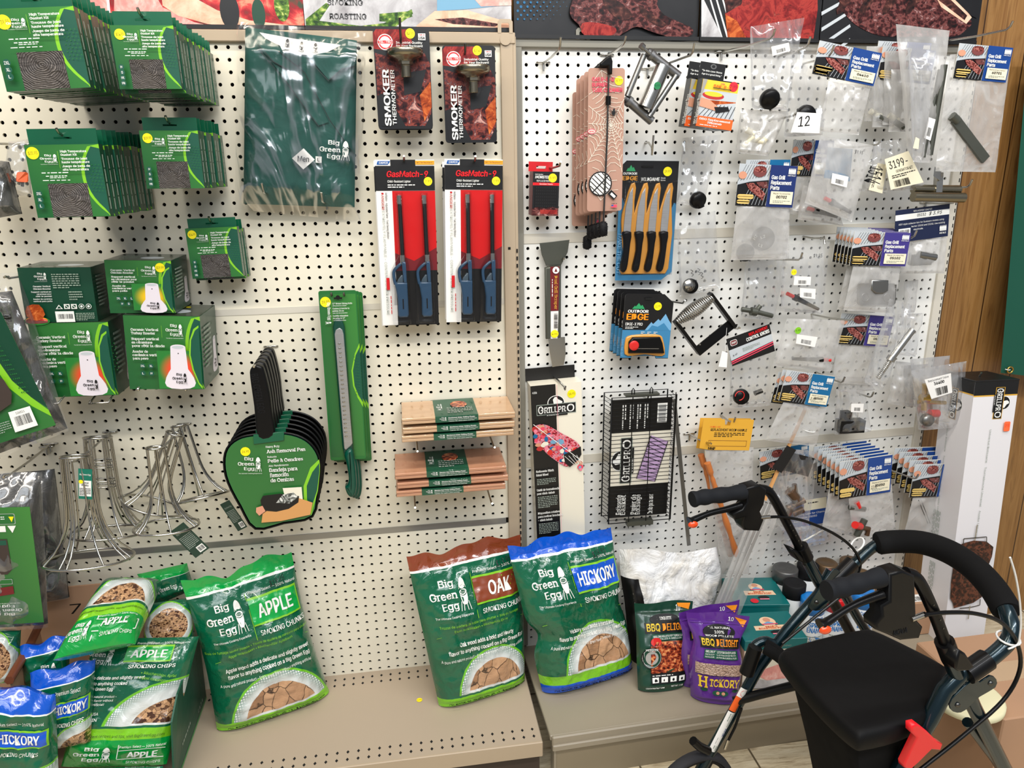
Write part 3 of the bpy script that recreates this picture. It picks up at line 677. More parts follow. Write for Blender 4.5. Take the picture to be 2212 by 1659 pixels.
def make_gasket(W_, H_, t, sizes, tab):
    th = thing('gasket_kit_box', 'x', 'box')
    b = MB(); b.box(0, W_, -H_, 0, -t, -.01, 'dgreen'); b.box(.02, W_-.02, -H_+.02, -.02, -.01, 0, 'greenface'); 
    a = Art(b, W_, H_); a.rect(0,0,1,1,'greenface'); arc_right(a)
    a.bge(.20,.13,.44,.26)
    a.line(.455,.09,.455,.32,.004,'lime'); v = .08
    for p in KIT:
        for i, s in enumerate(p): a.text(s, .49, v, .028, 'printw', w=.022*len(s), bold=.03, serif=True); v += .046
        v += .008
    a.tiny(.20,.37,.80,.395,1,'printw'); a.tiny(.25,.415,.74,.44,1,'printw'); a.tiny(.30,.44,.66,.46,1,'printw'); a.tiny(.20,.475,.82,.495,1,'printw')
    badges(a, [(.115,.66+.085*i,s) for i, s in enumerate(sizes)])
    # right side and left side print
    for k in range(3): b.box(W_, W_+.004, -H_*(.32+.2*k), -H_*(.14+.2*k), -t*.62, -t*.42, 'sideink'); 
    b.box(W_, W_+.004, -H_*.9, -H_*.74, -t*.62, -t*.42, 'sideink')
    b.build('box_body', th)
    b = MB(); a = Art(b, W_, H_, .02); a.rect(.22,.53,.76,.995,'gasket'); b.build('film_window', th)
    b = MB(); x0, x1 = W_*.05, W_*.98; cx = (x0+x1)/2
    # hang tab with a slot
    sw, sh = W_*.12, .13; zc = tab*.42; P = [(x0,0),(x1,0),(x1,tab),(x0,tab)]
    for (p, q, r_, s_) in ((x0,cx-sw,0,tab),(cx+sw,x1,0,tab),(cx-sw,cx+sw,0,zc-sh/2),(cx-sw,cx+sw,zc+sh/2,tab)): b.box(p,q,r_,s_,-.06-t*.3,-.02-t*.3,'bgreen')
    b.build('hang_tab', th); return th
def stack(proto, M, n, step, desc, grp, jit=.06, sag=0., first='24.95', seed=1, ps=.42, skew=0.):
    R_ = random.Random(seed)
    for i in range(n):
        o = proto if i == 0 else copy_tree(proto)
        j = jit if i else 0
        Mi = Matrix.Translation((R_.uniform(-j, j)+skew*i, step*i, R_.uniform(-j, j)-sag*(i > 0)))@M@Matrix.Rotation(R_.uniform(-.006,.006)*(i > 0), 4, 'Z')@Matrix.Rotation(R_.uniform(-.008,.008)*(i > 0), 4, 'Y')
        rename(o, Mi, desc % ORD[i] if i else desc % 'first', grp)
def gk(TL, TR, BL, Y, n, step, sizes, tab, where, price, seed, sp=(.10,.20), sag=0.):
    M, w, h = frame(TL, TR, BL, Y)
    p = make_gasket(w, h, step*.80, sizes, tab)
    stack(p, M, n, step, 'gasket kit box hanging %s from the front in the '+where, 'gasket kit boxes '+where, seed=seed, sag=sag)
    q = M@Vector((w*.515, tab*.42, 0)); hook('gasket_hook', Vector((q.x, 0, q.z)), -Y+.3, 'steel peg hook carrying the '+where+' of gasket kits', up=.6)
    sticker(p, w*sp[0], -h*sp[1], .03, w*.085, price)
gk((-29,20),(158,12.6),(18,198),-13,14,.93,('2XL','XL','L'),1.15,'top left corner stack','$39.95',1,(.16,.16))
gk((236.6,54.3),(373.7,54.9),(252.6,193),-12.6,13,.92,('M','S','MX','MN'),.92,'upper right stack','$24.95',2,(.14,.14),.25)
gk((51.2,313.4),(212.5,311),(79,471),-11.5,11,.98,('2XL','XL','L'),1.1,'lower left stack','$35.95',3,(.10,.11))
gk((300,281.8),(427,281.8),(316.5,407.8),-9.3,7,1.2,('M','S','MX','MN'),.95,'small middle stack','$29.95',4,(.13,.13))
gk((399.4,494.2),(511.2,489.3),(410.8,602.7),-3.6,3,1.05,('M','S','MX','MN'),.8,'short lower right stack','$24.95',5,(.12,.12),.35)
# ---------------------------------------------------------------- ceramic roaster boxes
def roaster_pic(a, neck=.40):
    "white ceramic roaster filling the art box"
    a.poly([(.26,.06),(.74,.06),(.78,.55),(.86,.63),(.95,.74),(1.,.86),(.95,.94),(.8,.985),(.5,1.),(.2,.985),(.05,.94),(0,.86),(.05,.74),(.14,.63),(.22,.55)], 'white_ceramic')
    a.ell(.5,.06,.24,'white_ceramic',rv=.055); a.ell(.5,.065,.19,'photogrey',rv=.035); a.ell(.5,.20,.02,'ink',n=8)
    a.bge(.25,.64,.74,.90,'ink','white_ceramic',tagline=False)
def roaster(label, TL, TR, BL, Y, d, kind, words, szs, price=None, sp=(.8,.1)):
    M, w, h = frame(TL, TR, BL, Y); t = thing('roaster_box', label, 'box', M, 'ceramic roaster boxes on the peg brackets')
    b = MB(); b.box(0, w, -h, 0, -d, 0, 'dgreen'); a = Art(b, w, h)
    if kind != 'back':
        a.rect(0,0,1,1,'greenface'); arc_right(a, .80); 
        a.bge(.55,.10,.78,.28); a.line(.50,.12,.50,.28,.003,'lime')
        v = .16
        for blk in words:
            for s in blk: a.text(s, .10, v, .032, 'printw', w=.0225*len(s), bold=.03, serif=True); v += .046
            v += .03
        badges(a, szs, .035)
        if kind == 'turkey': a.rect(.42,.45,1.,.97,'glow_red'); q = a.sub(.50,.36,.91,.975)
        else: a.rect(.40,.42,.98,.92,'glow_yellow'); q = a.sub(.50,.40,.91,.975)
        a.poly([(1,.10),(.93,.15),(.87,.3),(.85,.5),(.88,.7),(.95,.9),(1,.97)], 'lime'); a.poly([(1,.13),(.95,.17),(.89,.3),(.87,.5),(.90,.7),(.96,.88),(1,.93)], 'pgreen')
        roaster_pic(q)
    else:
        a.rect(0,0,1,1,'dgreen'); a.bge(.21,.09,.39,.24)
        for i, s in enumerate(('Ceramic Vertical','Chicken Roaster')): a.text(s, .42, .32+.045*i, .028, 'printw', w=.24, al='r', bold=.02, serif=True)
        for i, s in enumerate(('Support vertical en','céramique pour','rôtir le poulet')): a.text(s, .42, .42+.04*i, .026, 'printw', w=.0145*len(s), al='r', bold=.02)
        for i, s in enumerate(('Asador de cerámica','vertical para pollo')): a.text(s, .42, .55+.04*i, .026, 'printw', w=.26, al='r', bold=.02)
        a.tiny(.46,.10,.84,.38,7,'sideink'); a.tiny(.66,.42,.85,.60,4,'sideink')
        for i in range(5):
            if i == 0: a.poly([(.50,.67),(.55,.75),(.45,.75)][::-1], 'printw'); a.poly([(.50,.69),(.53,.74),(.47,.74)][::-1], 'dgreen')
            elif i < 3: a.rect(.47+.1*i,.66,.55+.1*i,.75,'printw'); a.rect(.485+.1*i,.675,.535+.1*i,.735,'dgreen'); a.line(.49+.1*i,.68,.53+.1*i,.73,.01,'printw')
            else: a.ell(.515+.1*i,.705,.04,'printw',n=14); a.ell(.515+.1*i,.705,.033,'dgreen',n=14); a.ell(.515+.1*i,.705,.018,'printw',n=10)
        a.rect(.44,.79,.70,.99,'printw'); a.barcode(.47,.84,.68,.93); a.tiny(.72,.82,.98,.97,5,'sideink')
        q = a.sub(-.02,.62,.36,1.02); q.ell(.5,.86,.48,'glow_pale',rv=.2); q.ell(.5,.82,.40,'fireorange',rv=.16); q.ell(.5,.84,.4,'pizza',rv=.13)
        q.poly([(.18,.62),(.15,.4),(.25,.16),(.45,.08),(.68,.10),(.80,.3),(.84,.55),(.72,.76),(.5,.84),(.28,.76)], 'chickenroast'); q.ell(.5,.9,.42,'bowl',rv=.07)
    # print on the right flank and on the lid
    a = Art(b, d, h, .006, mp=lambda u, v, z: (w+z, -v*h, -u*d))
    q = a.sub(.62,.40,.96,.92); roaster_pic(q) if kind != 'x' else None
    a.tiny(.12,.15,.55,.75,9,'sideink',seed=3)
    a = Art(b, w, d, .006, mp=lambda u, v, z: (u*w, z, -d+v*d)); a.rect(.01,.01,.99,.99,'card_lid'); a.ell(.62,.62,.18,'photogrey',rv=.16); a.tiny(.12,.3,.4,.8,5,'sideink'); a.ell(.68,.25,.04,'yellow') if kind == 'turkey' and price is None and sp[0] > .9 else None
    b.build('box_body', t)
    if price: sticker(t, w*sp[0], -h*sp[1], .05, w*.075, price)
    return t

TW = (('Ceramic Vertical','Turkey Roaster'),('Support vertical','en céramique','pour rôtir la dinde'),('Asador de','cerámica vertical','para pavo'))
CW = (('Ceramic Vertical','Chicken Roaster'),('Support vertical','en céramique pour','rôtir le poulet'),('Asador de','cerámica vertical','para pollo'))
S4 = [(.22,.66,'2XL'),(.33,.66,'XL'),(.22,.76,'L'),(.33,.76,'M')]
S5 = [(.18,.70,'2XL'),(.28,.70,'XL'),(.38,.70,'L'),(.23,.80,'M'),(.33,.80,'S')]
roaster('turkey roaster box at lower left of the four, showing its green front', (59.7,699),(232.7,695.4),(89,859),-5.2,4.3,'turkey',TW,S4)
roaster('turkey roaster box at lower right, its lid marked with a yellow dot', (265.2,681),(431.2,683.8),(282,840.5),-6.2,5.6,'turkey',TW,S4,sp=(.95,.1))
roaster('dark chicken roaster box turned backwards with a barcode and roast chicken photo', (36.6,578.8),(195,577.5),(58,697),-5.0,4.4,'back',CW,S5)
roaster('chicken roaster box with a yellow price sticker, on top of the right turkey box', (224.5,561.7),(368.8,563.4),(236,676.4),-5.6,4.9,'chicken',CW,S5,'$29.99',(.83,.13))
# peg shelf brackets under the boxes
def bracket(label, px, py, Y, w=1.6):
    p = at(px, py, Y); t = thing('shelf_bracket', label, 'bracket', Vector((p.x, 0, p.z)), 'wire brackets under the roaster boxes'); b = MB()
    b.tube([(-.2,0,.25),(-.2,Y*.6,.25),(0,Y,.0),(w,Y,.0),(w-.2,Y*.6,.25),(w-.2,0,.25)], .09, 'steel', 8); b.build('wire_loop', t); return t
bracket('wire loop bracket under the far left roaster box', 84, 874, -6.8, 1.5); bracket('wire loop bracket under the right half of the left turkey box', 193, 872, -6.6, 1.5)
for i, (px, lab) in enumerate(((297,'left'),(400,'right'))):
    p = at(px, 842, -6.6); t = thing('shelf_bracket', 'ball-ended steel bracket, %s one under the right turkey box' % lab, 'bracket', Vector((p.x, 0, p.z)), 'ball ended brackets'); b = MB()
    b.tube([(0,0,.25),(0,-6.3,.1)], .1, 'steel', 8); b.build('rod', t); b = MB(); b.lathe([(.0,-.18),(.13,-.13),(.18,0),(.13,.13),(0,.18)],'chrome',12,M=Matrix.Translation((0,-6.45,.0)),caps=False); b.build('ball_tip', t)
# ---------------------------------------------------------------- left board: shirt, thermometers, lighters, knives, pans, racks, planks
def inset(poly, d):
    n = len(poly); A = sum(poly[i][0]*poly[(i+1)%n][1]-poly[(i+1)%n][0]*poly[i][1] for i in range(n)); sg = 1 if A > 0 else -1; R_ = []
    for i in range(n):
        p0, p1, p2 = poly[i-1], poly[i], poly[(i+1)%n]
        a = Vector((p1[0]-p0[0], p1[1]-p0[1])); b = Vector((p2[0]-p1[0], p2[1]-p1[1]))
        if a.length < 1e-6 or b.length < 1e-6: R_.append(p1); continue
        a.normalize(); b.normalize(); na = Vector((-a.y, a.x))*sg; nb = Vector((-b.y, b.x))*sg; q = na+nb
        if q.length < .2: R_.append(p1); continue
        q.normalize(); k = d/max(.45, q.dot(na)); R_.append((p1[0]+q.x*k, p1[1]+q.y*k))
    return R_
def slab(b, poly, z0, z1, m, bev=.05, M=None, steps=2):
    "extruded outline with a rounded front rim"
    n = len(poly); A = sum(poly[i][0]*poly[(i+1)%n][1]-poly[(i+1)%n][0]*poly[i][1] for i in range(n))
    if A < 0: poly = poly[::-1]
    L = [(poly, z0), (poly, z1-bev)]
    for k in range(1, steps+1): t = k/steps*PI/2; L.append((inset(poly, bev*(1-math.cos(t))), z1-bev+bev*math.sin(t)))
    vs = [(x, y, z) for p, z in L for x, y in p]
    if M: vs = [M@Vector(q) for q in vs]
    b.add(vs, [(i*n+k, i*n+(k+1)%n, (i+1)*n+(k+1)%n, (i+1)*n+k) for i in range(len(L)-1) for k in range(n)], m, True)
    b.add(vs[-n:], [list(range(n))], m); b.add(vs[:n], [list(range(n))[::-1]], m)
def rcard(b, W_, H_, r, m, z0=-.06, z1=0., hole=None, side=None):
    P = []
    for cx, cy, a in ((W_-r,-r,0),(r,-r,PI/2),(r,-H_+r,PI),(W_-r,-H_+r,3*PI/2)): P += [(cx+r*math.cos(a+PI/2*k/4), cy+r*math.sin(a+PI/2*k/4)) for k in range(5)]
    b.prism(P, z0, z1, m, side or m)
# shirt
@builder
def B_polo():
    N = NT('polo_fabric'); o = N.obj(); x = N.noise(o, 14, 3, .6, 1.); N.col(N.mix(x, lin((6,58,52)), lin((16,84,74)))); N.bump(x, .5, .01); return N.set(.8)
cor = [at(530,60,-1.2), at(771,88,-1.2), at(766,448,-1.6), at(526,440,-1.6)]
sf = Soft(cor, .9, prof=lambda v: min(1, 6*min(v, 1-v)+.3), wr=.13, seed=2, px=6, back=.4)
t = thing('polo_shirt', 'folded dark green polo shirt in clear plastic, hanging left of the thermometers', 'shirt', sf.o)
b = MB(); sf.mesh(b, 'polo', 40, 50); SH = b.build('folded_body', t)
b = MB(); a = sf.art(b, .10); g = lambda *p: [((x-528)/242., (y-60-(x-528)*.11)/(385.-(x-528)*.09)) for x, y in p]
def strip(a, pts, m, n=8):   # quad strip following the cloth: pts = two edge lines
    (p, q), z = pts, a._z()
    def P(u, v): i = min(len(p)-2, int(u*(len(p)-1))); f = u*(len(p)-1)-i; A_ = [p[i][c]*(1-f)+p[i+1][c]*f for c in (0,1)]; B_ = [q[i][c]*(1-f)+q[i+1][c]*f for c in (0,1)]; return a.mp(A_[0]*(1-v)+B_[0]*v, A_[1]*(1-v)+B_[1]*v, z)
    a.b.grid(P, n*(len(p)-1), 6, m)
strip(a, (g((560,72),(640,86),(736,98)), g((568,82),(640,118),(690,124))), 'printw')
IC = b.build('inner_collar', t)
b = MB(); a = sf.art(b, .16)
for px, py in ((621,98),(652,104),(682,107)): u, v = g((px,py))[0]; q = a.sub(u-.025, v-.032, u+.025, v+.032); q.egg('ink','printw')
b.build('collar_print', IC)
b = MB(); a = sf.art(b, .2)
strip(a, (g((536,66),(568,110),(622,176),(690,270)), g((560,72),(606,116),(660,160),(712,262))), 'polo'); a.z += .12
strip(a, (g((668,124),(720,112),(768,88)), g((712,174),(740,150),(770,140))), 'polo'); strip(a, (g((566,80),(600,110),(650,132)), g((556,100),(590,134),(640,160))), 'polo')
b.build('collar', t)
b = MB(); a = sf.art(b, .36)
for L_ in (((566,116),(622,180),(692,272)),((604,114),(660,158),(716,260),(768,330)),((712,174),(740,150),(770,138)),((664,128),(712,176)),((560,100),(594,136),(642,162))):
    G = g(*L_); [a.line(*G[i_], *G[i_+1], .008, 'seamgreen') for i_ in range(len(G)-1)]
b.build('seams', SH)
b = MB(); a = sf.art(b, .42); (u0,v0),(u1,v1) = g((694,300),(760,350)); a.bge(u0,v0,u1,v1,'printw','polo',tagline=False); b.build('chest_logo', SH)
b = MB(); a = sf.art(b, .5); u, v = g((660,343))[0]; strip(a, ([(u-.10,v),(u,v-.062)],[(u,v+.062),(u+.10,v)]), 'white', 10); a.z += .12; a.text('Men', u, v-.016, .032, 'ink', w=.10, al='c', bold=.03); b.build('size_diamond', t)
b = MB(); a = sf.art(b, .35); u, v = g((692,344))[0]; a.rect(u-.027,v-.019,u+.027,v+.019,'white'); a.z += .05; a.text('L', u, v-.01, .02, 'ink', al='c', bold=.03); b.build('size_tag', t)
cor2 = [at(512,48,-1.2), at(792,72,-1.2), at(778,478,-1.9), at(508,452,-1.9)]
sf2 = Soft(cor2, 1.25, prof=lambda v: min(1, 6*min(v, 1-v)+.15), wr=.16, seed=5, px=6, back=.3, wf=1.3)
b = MB(); b.grid(lambda u, v: sf2.P(u, v, .12)+sf2.o-sf.o, 50, 60, 'film_shirt'); b.build('plastic_bag', t)
for i, (px, py) in enumerate(((566,396),(694,416))):
    p = at(px, py, -4.5); hook('peg_hook', Vector((p.x, 0, p.z-.9)), 4.4, 'steel peg hook under the bagged shirt, %s one of the pair' % ('left','right')[i], group='hooks under the shirt')
# thermometers
def thermo(label, TL, TR, BL, Y, price, stick=True):
    M, w, h = frame(TL, TR, BL, Y); t = thing('thermometer_pack', label, 'thermometer pack', M, 'smoker thermometer packs'); b = MB(); rcard(b, w, h, .28, 'photoblack'); a = Art(b, w, h)
    a.poly([(0,.05),(.06,.01),(.6,.01),(.7,.14),(.3,.22),(0,.2)], 'redmeat'); a.poly([(.02,.24),(.4,.3),(.9,.24),(.99,.34),(.99,.62),(.7,.72),(.3,.6),(.02,.66)], 'smokemeat')
    a.poly([(.36,.62),(.6,.66),(.98,.5),(.98,.84),(.86,.97),(.5,.97),(.34,.8)], 'smokemeat'); a.poly([(.5,.44),(.92,.4),(.8,.62),(.5,.66)], 'photoblack'); a.poly([(.78,.66),(.99,.52),(.99,.78),(.85,.92)], 'chickenroast'); a.poly([(.02,.66),(.2,.72),(.2,.97),(.06,.97)], 'photoblack')
    a.ell(.21,.135,.135,'printw'); a.ell(.21,.135,.12,'rred'); a.ell(.21,.135,.095,'printw'); a.rect(.075,.115,.345,.155,'printw'); a.rect(.08,.12,.34,.15,'rred'); a.text('TEL-TRU', .21, .1245, .02, 'printw', w=.23, al='c', bold=.04)
    a.text('Industrial Quality', .40, .128, .022, 'printw', w=.47, bold=.02); a.text('for Your Backyard', .40, .160, .022, 'printw', w=.47, bold=.02)
    a.rect(.80,.05,.93,.115,'printw'); a.text('MADE IN', .865, .056, .014, 'rred', w=.10, al='c', bold=.03); a.text('USA', .865, .08, .026, 'ink', w=.11, al='c', bold=.05)
    a.text('SMOKER', .12, .965, .10, 'printw', w=.95, rot=-90, bold=.06) if False else None
    q = a.sub(.13,.97,.13+.57*h/w,.97+.2*w/h,rot=-90)
    q.text('SMOKER', 0, .0, .55, 'printw', w=1., bold=.06); q.text('THERMOMETER', .02, .70, .34, 'printw', w=.97, bold=.03)
    b.build('backing_card', t)
    b = MB(); R_ = w*.32; Mx = Matrix.Translation((w*.55, -h*.215, .75))@Matrix.Rotation(PI/2, 4, 'X')
    b.lathe([(R_*.55,0),(R_*.97,.0),(R_,.08),(R_,h*.055),(R_*.9,h*.075),(R_*.5,h*.10),(R_*.42,h*.12)], 'nickel', 32, M=Mx); 
    dh = b.build('dial_housing', t)
    b = MB(); b.lathe([(R_*.42,h*.12),(R_*.42,h*.15),(R_*.36,h*.155)], 'nickel', 6, M=Mx, smooth=False)
    pr = [(R_*.30,h*.155)]; 
    for k in range(10): pr += [(R_*.30,h*(.16+.012*k)),(R_*.25,h*(.166+.012*k))]
    b.lathe(pr, 'nickel', 20, M=Mx); b.build('threaded_stem', dh)
    b = MB(); P = [(.21,-.205),(.87,-.205),(.87,-.27),(.74,-.31),(.71,-.48),(.66,-.50),(.46,-.50),(.41,-.48),(.36,-.31),(.21,-.27)]; slab(b, [(x*w, y*h) for x, y in P], .0, 1.5, 'film_blister', .15); b.build('blister', t)
    if stick: sticker(t, w*.66, -h*.05, .03, w*.085, price)
    return t
thermo('thermometer pack behind the front one on the left hook', (806,63),(927,65),(810,281),-.9,'39.95',False)
thermo('front thermometer pack at left, higher than the other one', (804.4,60.3),(926.5,61.8),(811.4,279),-3.8,'$49.95')
thermo('thermometer pack at right, hanging lower beside the upright', (954.5,98),(1069,98.6),(962,309),-1.8,'$29.45')
p = at(866,95,-4.3); hook('peg_hook', Vector((p.x,0,p.z)), 4.6, 'long dark peg hook rising over the left thermometer pack', up=1.9, m='darksteel', rise=.6)
p = at(1004,118,-1.8); hook('peg_hook', Vector((p.x,0,p.z)), 2.3, 'short dark peg hook holding the right thermometer pack', up=.8, m='darksteel')
# gas lighters
def lighter_pack(label, TL, TR, BL, Y, stick=True):
    M, w, h = frame(TL, TR, BL, Y); t = thing('lighter_pack', label, 'lighter pack', M, 'twin gas lighter packs'); b = MB(); b.box(0, w, -h, 0, -.05, 0, 'white'); a = Art(b, w, h)
    a.rect(.27,.18,1,.62,'packred'); a.rect(.27,.62,1,1,'card_black'); a.poly([(.27,.55),(.6,.6),(1,.52),(1,.66),(.27,.66)], 'darkred')
    a.poly([(.26,.035),(.30,.0),(.42,.0),(.42,.035)][::-1], 'card_black') ; a.rect(0,.035,1,.15,'card_black'); a.rect(.26,.0,.68,.04,'card_black'); a.rect(0,.15,1,.178,'card_black')
    a.poly([(.05,.008),(.26,.008),(.22,.028),(.03,.028)], 'blue'); a.text('CAMCO', .145, .0125, .011, 'printw', w=.15, al='c', bold=.04)
    a.rect(.68,.005,1,.028,'orangecard'); a.text('Get 2 for the price of 1', .84, .011, .01, 'ink', w=.29, al='c')
    a.text('GasMatch-9', .19, .065, .034, 'rred', w=.70, bold=.05, shear=.15); a.text('Child-Resistant Lighter', .20, .118, .013, 'printw', w=.39, bold=.02); a.tiny(.20,.14,.66,.165,2,'printw')
    L = a.sub(.15,.19,.15+.80*h/w,.19+.05*w/h*2,rot=90); L.text('DANGER! EXTREMELY FLAMMABLE - CONTENTS UNDER PRESSURE', 0, .25, .42, 'printgrey', w=.93); L.text('DANGER!', 0, .25, .42, 'red', w=.125)
    L.text('Refillable - Adjustable Flame - Fuel Viewing Window', .0, -.35, .34, 'ink', w=.34, bold=.02); L.tiny(.78,-.3,1.02,.0,1,'red')
    L2 = a.sub(.155,.70,.155+.075*h/w,.70+.055*w/h,rot=90); L2.rect(0,0,1,1,'red')
    b.build('backing_card', t)
    for i, cx in enumerate((.42, .84)):
        b = MB(); X = cx*w; Z = .42
        b.tube([(X-.18,-h*.21,Z),(X-.10,-h*.60,Z)], .19, 'card_black', 12); br = b.build('barrel', t)
        b = MB(); b.tube([(X-.185,-h*.205,Z),(X-.18,-h*.255,Z)], .225, 'steel', 12); b.tube([(X-.11,-h*.56,Z),(X-.10,-h*.615,Z)], .24, 'steel', 12); b.build('metal_collar', br)
        b = MB(); U = w/5.2; y0 = -h*.60
        out = [(X-.42*U,y0),(X+.14*U,y0),(X+.20*U,y0-.8*U),(X+.22*U,y0-2.4*U),(X+.25*U,y0-5.2*U),(X+.12*U,y0-5.45*U),(X-.62*U,y0-5.45*U),(X-.75*U,y0-5.2*U),(X-.72*U,y0-3.6*U),(X-.85*U,y0-2.6*U),(X-1.05*U,y0-1.5*U),(X-1.0*U,y0-.75*U)]
        hol = [(X-.40*U,y0-.45*U),(X-.78*U,y0-.85*U),(X-.80*U,y0-1.4*U),(X-.62*U,y0-2.0*U),(X-.20*U,y0-2.0*U),(X-.14*U,y0-1.2*U)]
        hs = h*.345/(5.45*U)
        sc_ = lambda P: [(x, y0+(y-y0)*hs) for x, y in P]
        out, hol = sc_(out), sc_(hol)
        # body as ring pieces: grip below, guard around
        grip_ = [q for q in out if q[1] <= sc_([(0,y0-2.0*U)])[0][1]+.3]
        g2 = sc_([(X-.95*U,y0-2.0*U),(X+.21*U,y0-2.0*U),(X+.22*U,y0-2.4*U),(X+.25*U,y0-5.2*U),(X+.12*U,y0-5.45*U),(X-.62*U,y0-5.45*U),(X-.75*U,y0-5.2*U),(X-.72*U,y0-3.6*U),(X-.85*U,y0-2.6*U)])
        slab(b, g2, .08, .78, 'lighter_blue', .16, steps=3)
        slab(b, sc_([(X-.20*U,y0),(X+.14*U,y0),(X+.21*U,y0-2.05*U),(X-.12*U,y0-2.05*U)]), .12, .74, 'lighter_blue', .1)
        b.tube([(x, y, .42) for x, y in smoothpoly(sc_([(X-.12*U,y0-.12*U),(X-.5*U,y0-.4*U),(X-.93*U,y0-.9*U),(X-.97*U,y0-1.5*U),(X-.86*U,y0-2.2*U)]),4,False)], .15, 'lighter_blue', 10)
        gp = b.build('grip', t)
        b = MB(); slab(b, sc_([(X-.30*U,y0-1.3*U),(X-.16*U,y0-1.3*U),(X-.14*U,y0-2.1*U),(X-.75*U,y0-2.1*U),(X-.62*U,y0-1.75*U)]), .2, .66, 'lighter_grey', .06); b.build('trigger', gp)
        b = MB(); b.box(X-.28*U, X-.18*U, y0-4.6*U*hs, y0-3.6*U*hs, .785, .80, 'backing'); b.build('fuel_window', gp)
    b = MB()
    for cx in (.42, .84):
        X = cx*w; U = w/5.2; slab(b, [(X-1.25*U,-h*.985),(X+.42*U,-h*.985),(X+.42*U,-h*.62),(X+.18*U,-h*.56),(X+.12*U,-h*.19),(X-.48*U,-h*.19),(X-.45*U,-h*.56),(X-1.25*U,-h*.66)], .0, .98, 'film_blister', .2)
    b.build('blister', t)
    if stick: sticker(t, w*.885, -h*.125, .03, w*.072, '7.95')
    return t
lighter_pack('gas lighter pack hidden just behind the front left one', (806.5,347),(936,347),(826,704),-1.3,False)
lighter_pack('front left pack of two blue gas lighters on red card', (808.9,345),(937.6,345),(828,702.6),-2.6)
lighter_pack('gas lighter pack peeking out behind the front right one', (955,349),(1082,350),(966,690),-.9,False)
lighter_pack('front right pack of two blue gas lighters, its card touching the upright', (960.2,343),(1086,345),(973.5,696),-2.3)
for px, s in ((873,'left'),(1026,'right')): p = at(px, 350, -3); hook('peg_hook', Vector((p.x,0,p.z)), 3.3, 'steel peg hook holding the %s lighter packs' % s, up=.5, group=None)
# brisket knives
@builder
def B_blade():
    N = NT('brushed_blade'); o = N.obj(); x = N.noise(N.vmul(o,(2,60,1)), 8, 3, .6); N.col(N.mix(x, lin((165,165,165)), lin((215,215,215)))); return N.set(.38, .65)
def knife_pack(label, dx, dy, front=False):
    M, w, h = frame((687.3+dx,628.5+dy),(769.6+dx,626.6+dy),(713.6+dx,995+dy),-2.6+.9*(dx/6.5)); t = thing('knife_pack', label, 'knife pack', M, 'long green slicing knife packs'); b = MB(); rcard(b, w, h, .2, 'mgreen'); a = Art(b, w, h)
    a.rect(0.03,.02,.97,.98,'greenface'); a.poly([(1,.30),(.86,.36),(.74,.46),(.76,.55),(.86,.62),(1,.68)], 'lime'); a.poly([(1,.325),(.88,.37),(.78,.46),(.80,.55),(.9,.61),(1,.65)], 'pgreen')
    for i in range(3):
        for j in range(14): a.ell(.84+.05*i, .38+.017*j, .012, 'mgreen', n=6)
    a.rect(.40,.035,.62,.045,'backing'); a.ell(.51,.036,.06,'backing')
    for i, (s, hh) in enumerate((('12" Brisket Slicing Knife',.011),('with protective sheath',.007),('Couteau à trancher la',.011),('poitrine 30 cm',.011),('avec étui de protection',.007),('Cuchilla rebanadora',.011),('de pecho de 12"',.011),('con funda protectora',.007))): a.text(s, .35, .065+.0135*i, hh*.8, 'printw', w=.021*len(s)*(1 if hh > .01 else .8), bold=.02)
    a.line(.325,.06,.325,.17,.005,'lime'); q = a.sub(.30,.062,.30+.12*h/w,.062+.16*w/h,rot=90); q.text('Big Green Egg', 0, .0, .5, 'printw', w=.82, bold=.02, serif=True); q2 = q.sub(.86,0,1.,1.); q2.egg()
    b.build('backing_card', t)
    X = lambda u: u*w; Y = lambda v: -v*h
    b = MB(); slab(b, [(X(u),Y(v)) for u, v in ((.33,.20),(.38,.165),(.48,.15),(.58,.165),(.63,.20),(.66,.97),(.40,.97),(.36,.9))], 0, .35, 'handle_green', .12); b.build('sheath', t)
    b = MB(); slab(b, [(X(u),Y(v)) for u, v in ((.36,.24),(.40,.215),(.50,.205),(.57,.215),(.60,.24),(.655,.89),(.60,.905),(.46,.93),(.41,.92))], .3, .44, 'blade', .05)
    for k in range(22): v = .295+.0262*k; b.lathe([(.16,0),(.10,.012)], 'steel', 12, M=Matrix.Translation((X(.475+.0008*k), Y(v), .441))@Matrix.Diagonal((1,.62,1,1)))
    b.build('blade', t)
    b = MB(); P = smoothpoly([(.42,.945),(.62,.92),(.68,.99),(.70,1.08),(.69,1.155),(.63,1.205),(.53,1.222),(.42,1.20),(.37,1.155),(.44,1.14),(.49,1.10),(.46,1.02)], 3); slab(b, [(X(u),Y(v)) for u, v in P], .0, .95, 'handle_green', .3, steps=4); b.build('handle', t)
    b = MB(); slab(b, [(X(u),Y(v)) for u, v in ((.30,.20),(.36,.155),(.48,.14),(.60,.155),(.66,.20),(.70,.98),(.38,.98))], 0, .62, 'film_blister', .15); b.build('blister', t)
    if front: sticker(t, X(.17), Y(.062), .03, w*.14, '39.95')
knife_pack('rearmost slicing knife pack of the three, mostly hidden', 13, 4); knife_pack('middle slicing knife pack of the three', 6.5, 2); knife_pack('front slicing knife pack with long dimpled blade and dark green handle', 0, 0, True)
for px in (717, 744): p = at(px, 640, -2.6); hook('peg_hook', Vector((p.x,0,p.z)), 3., 'dark prong through the %s of the knife pack slot' % ('left side' if px < 730 else 'right side'), up=.25, m='darksteel', plate=False)
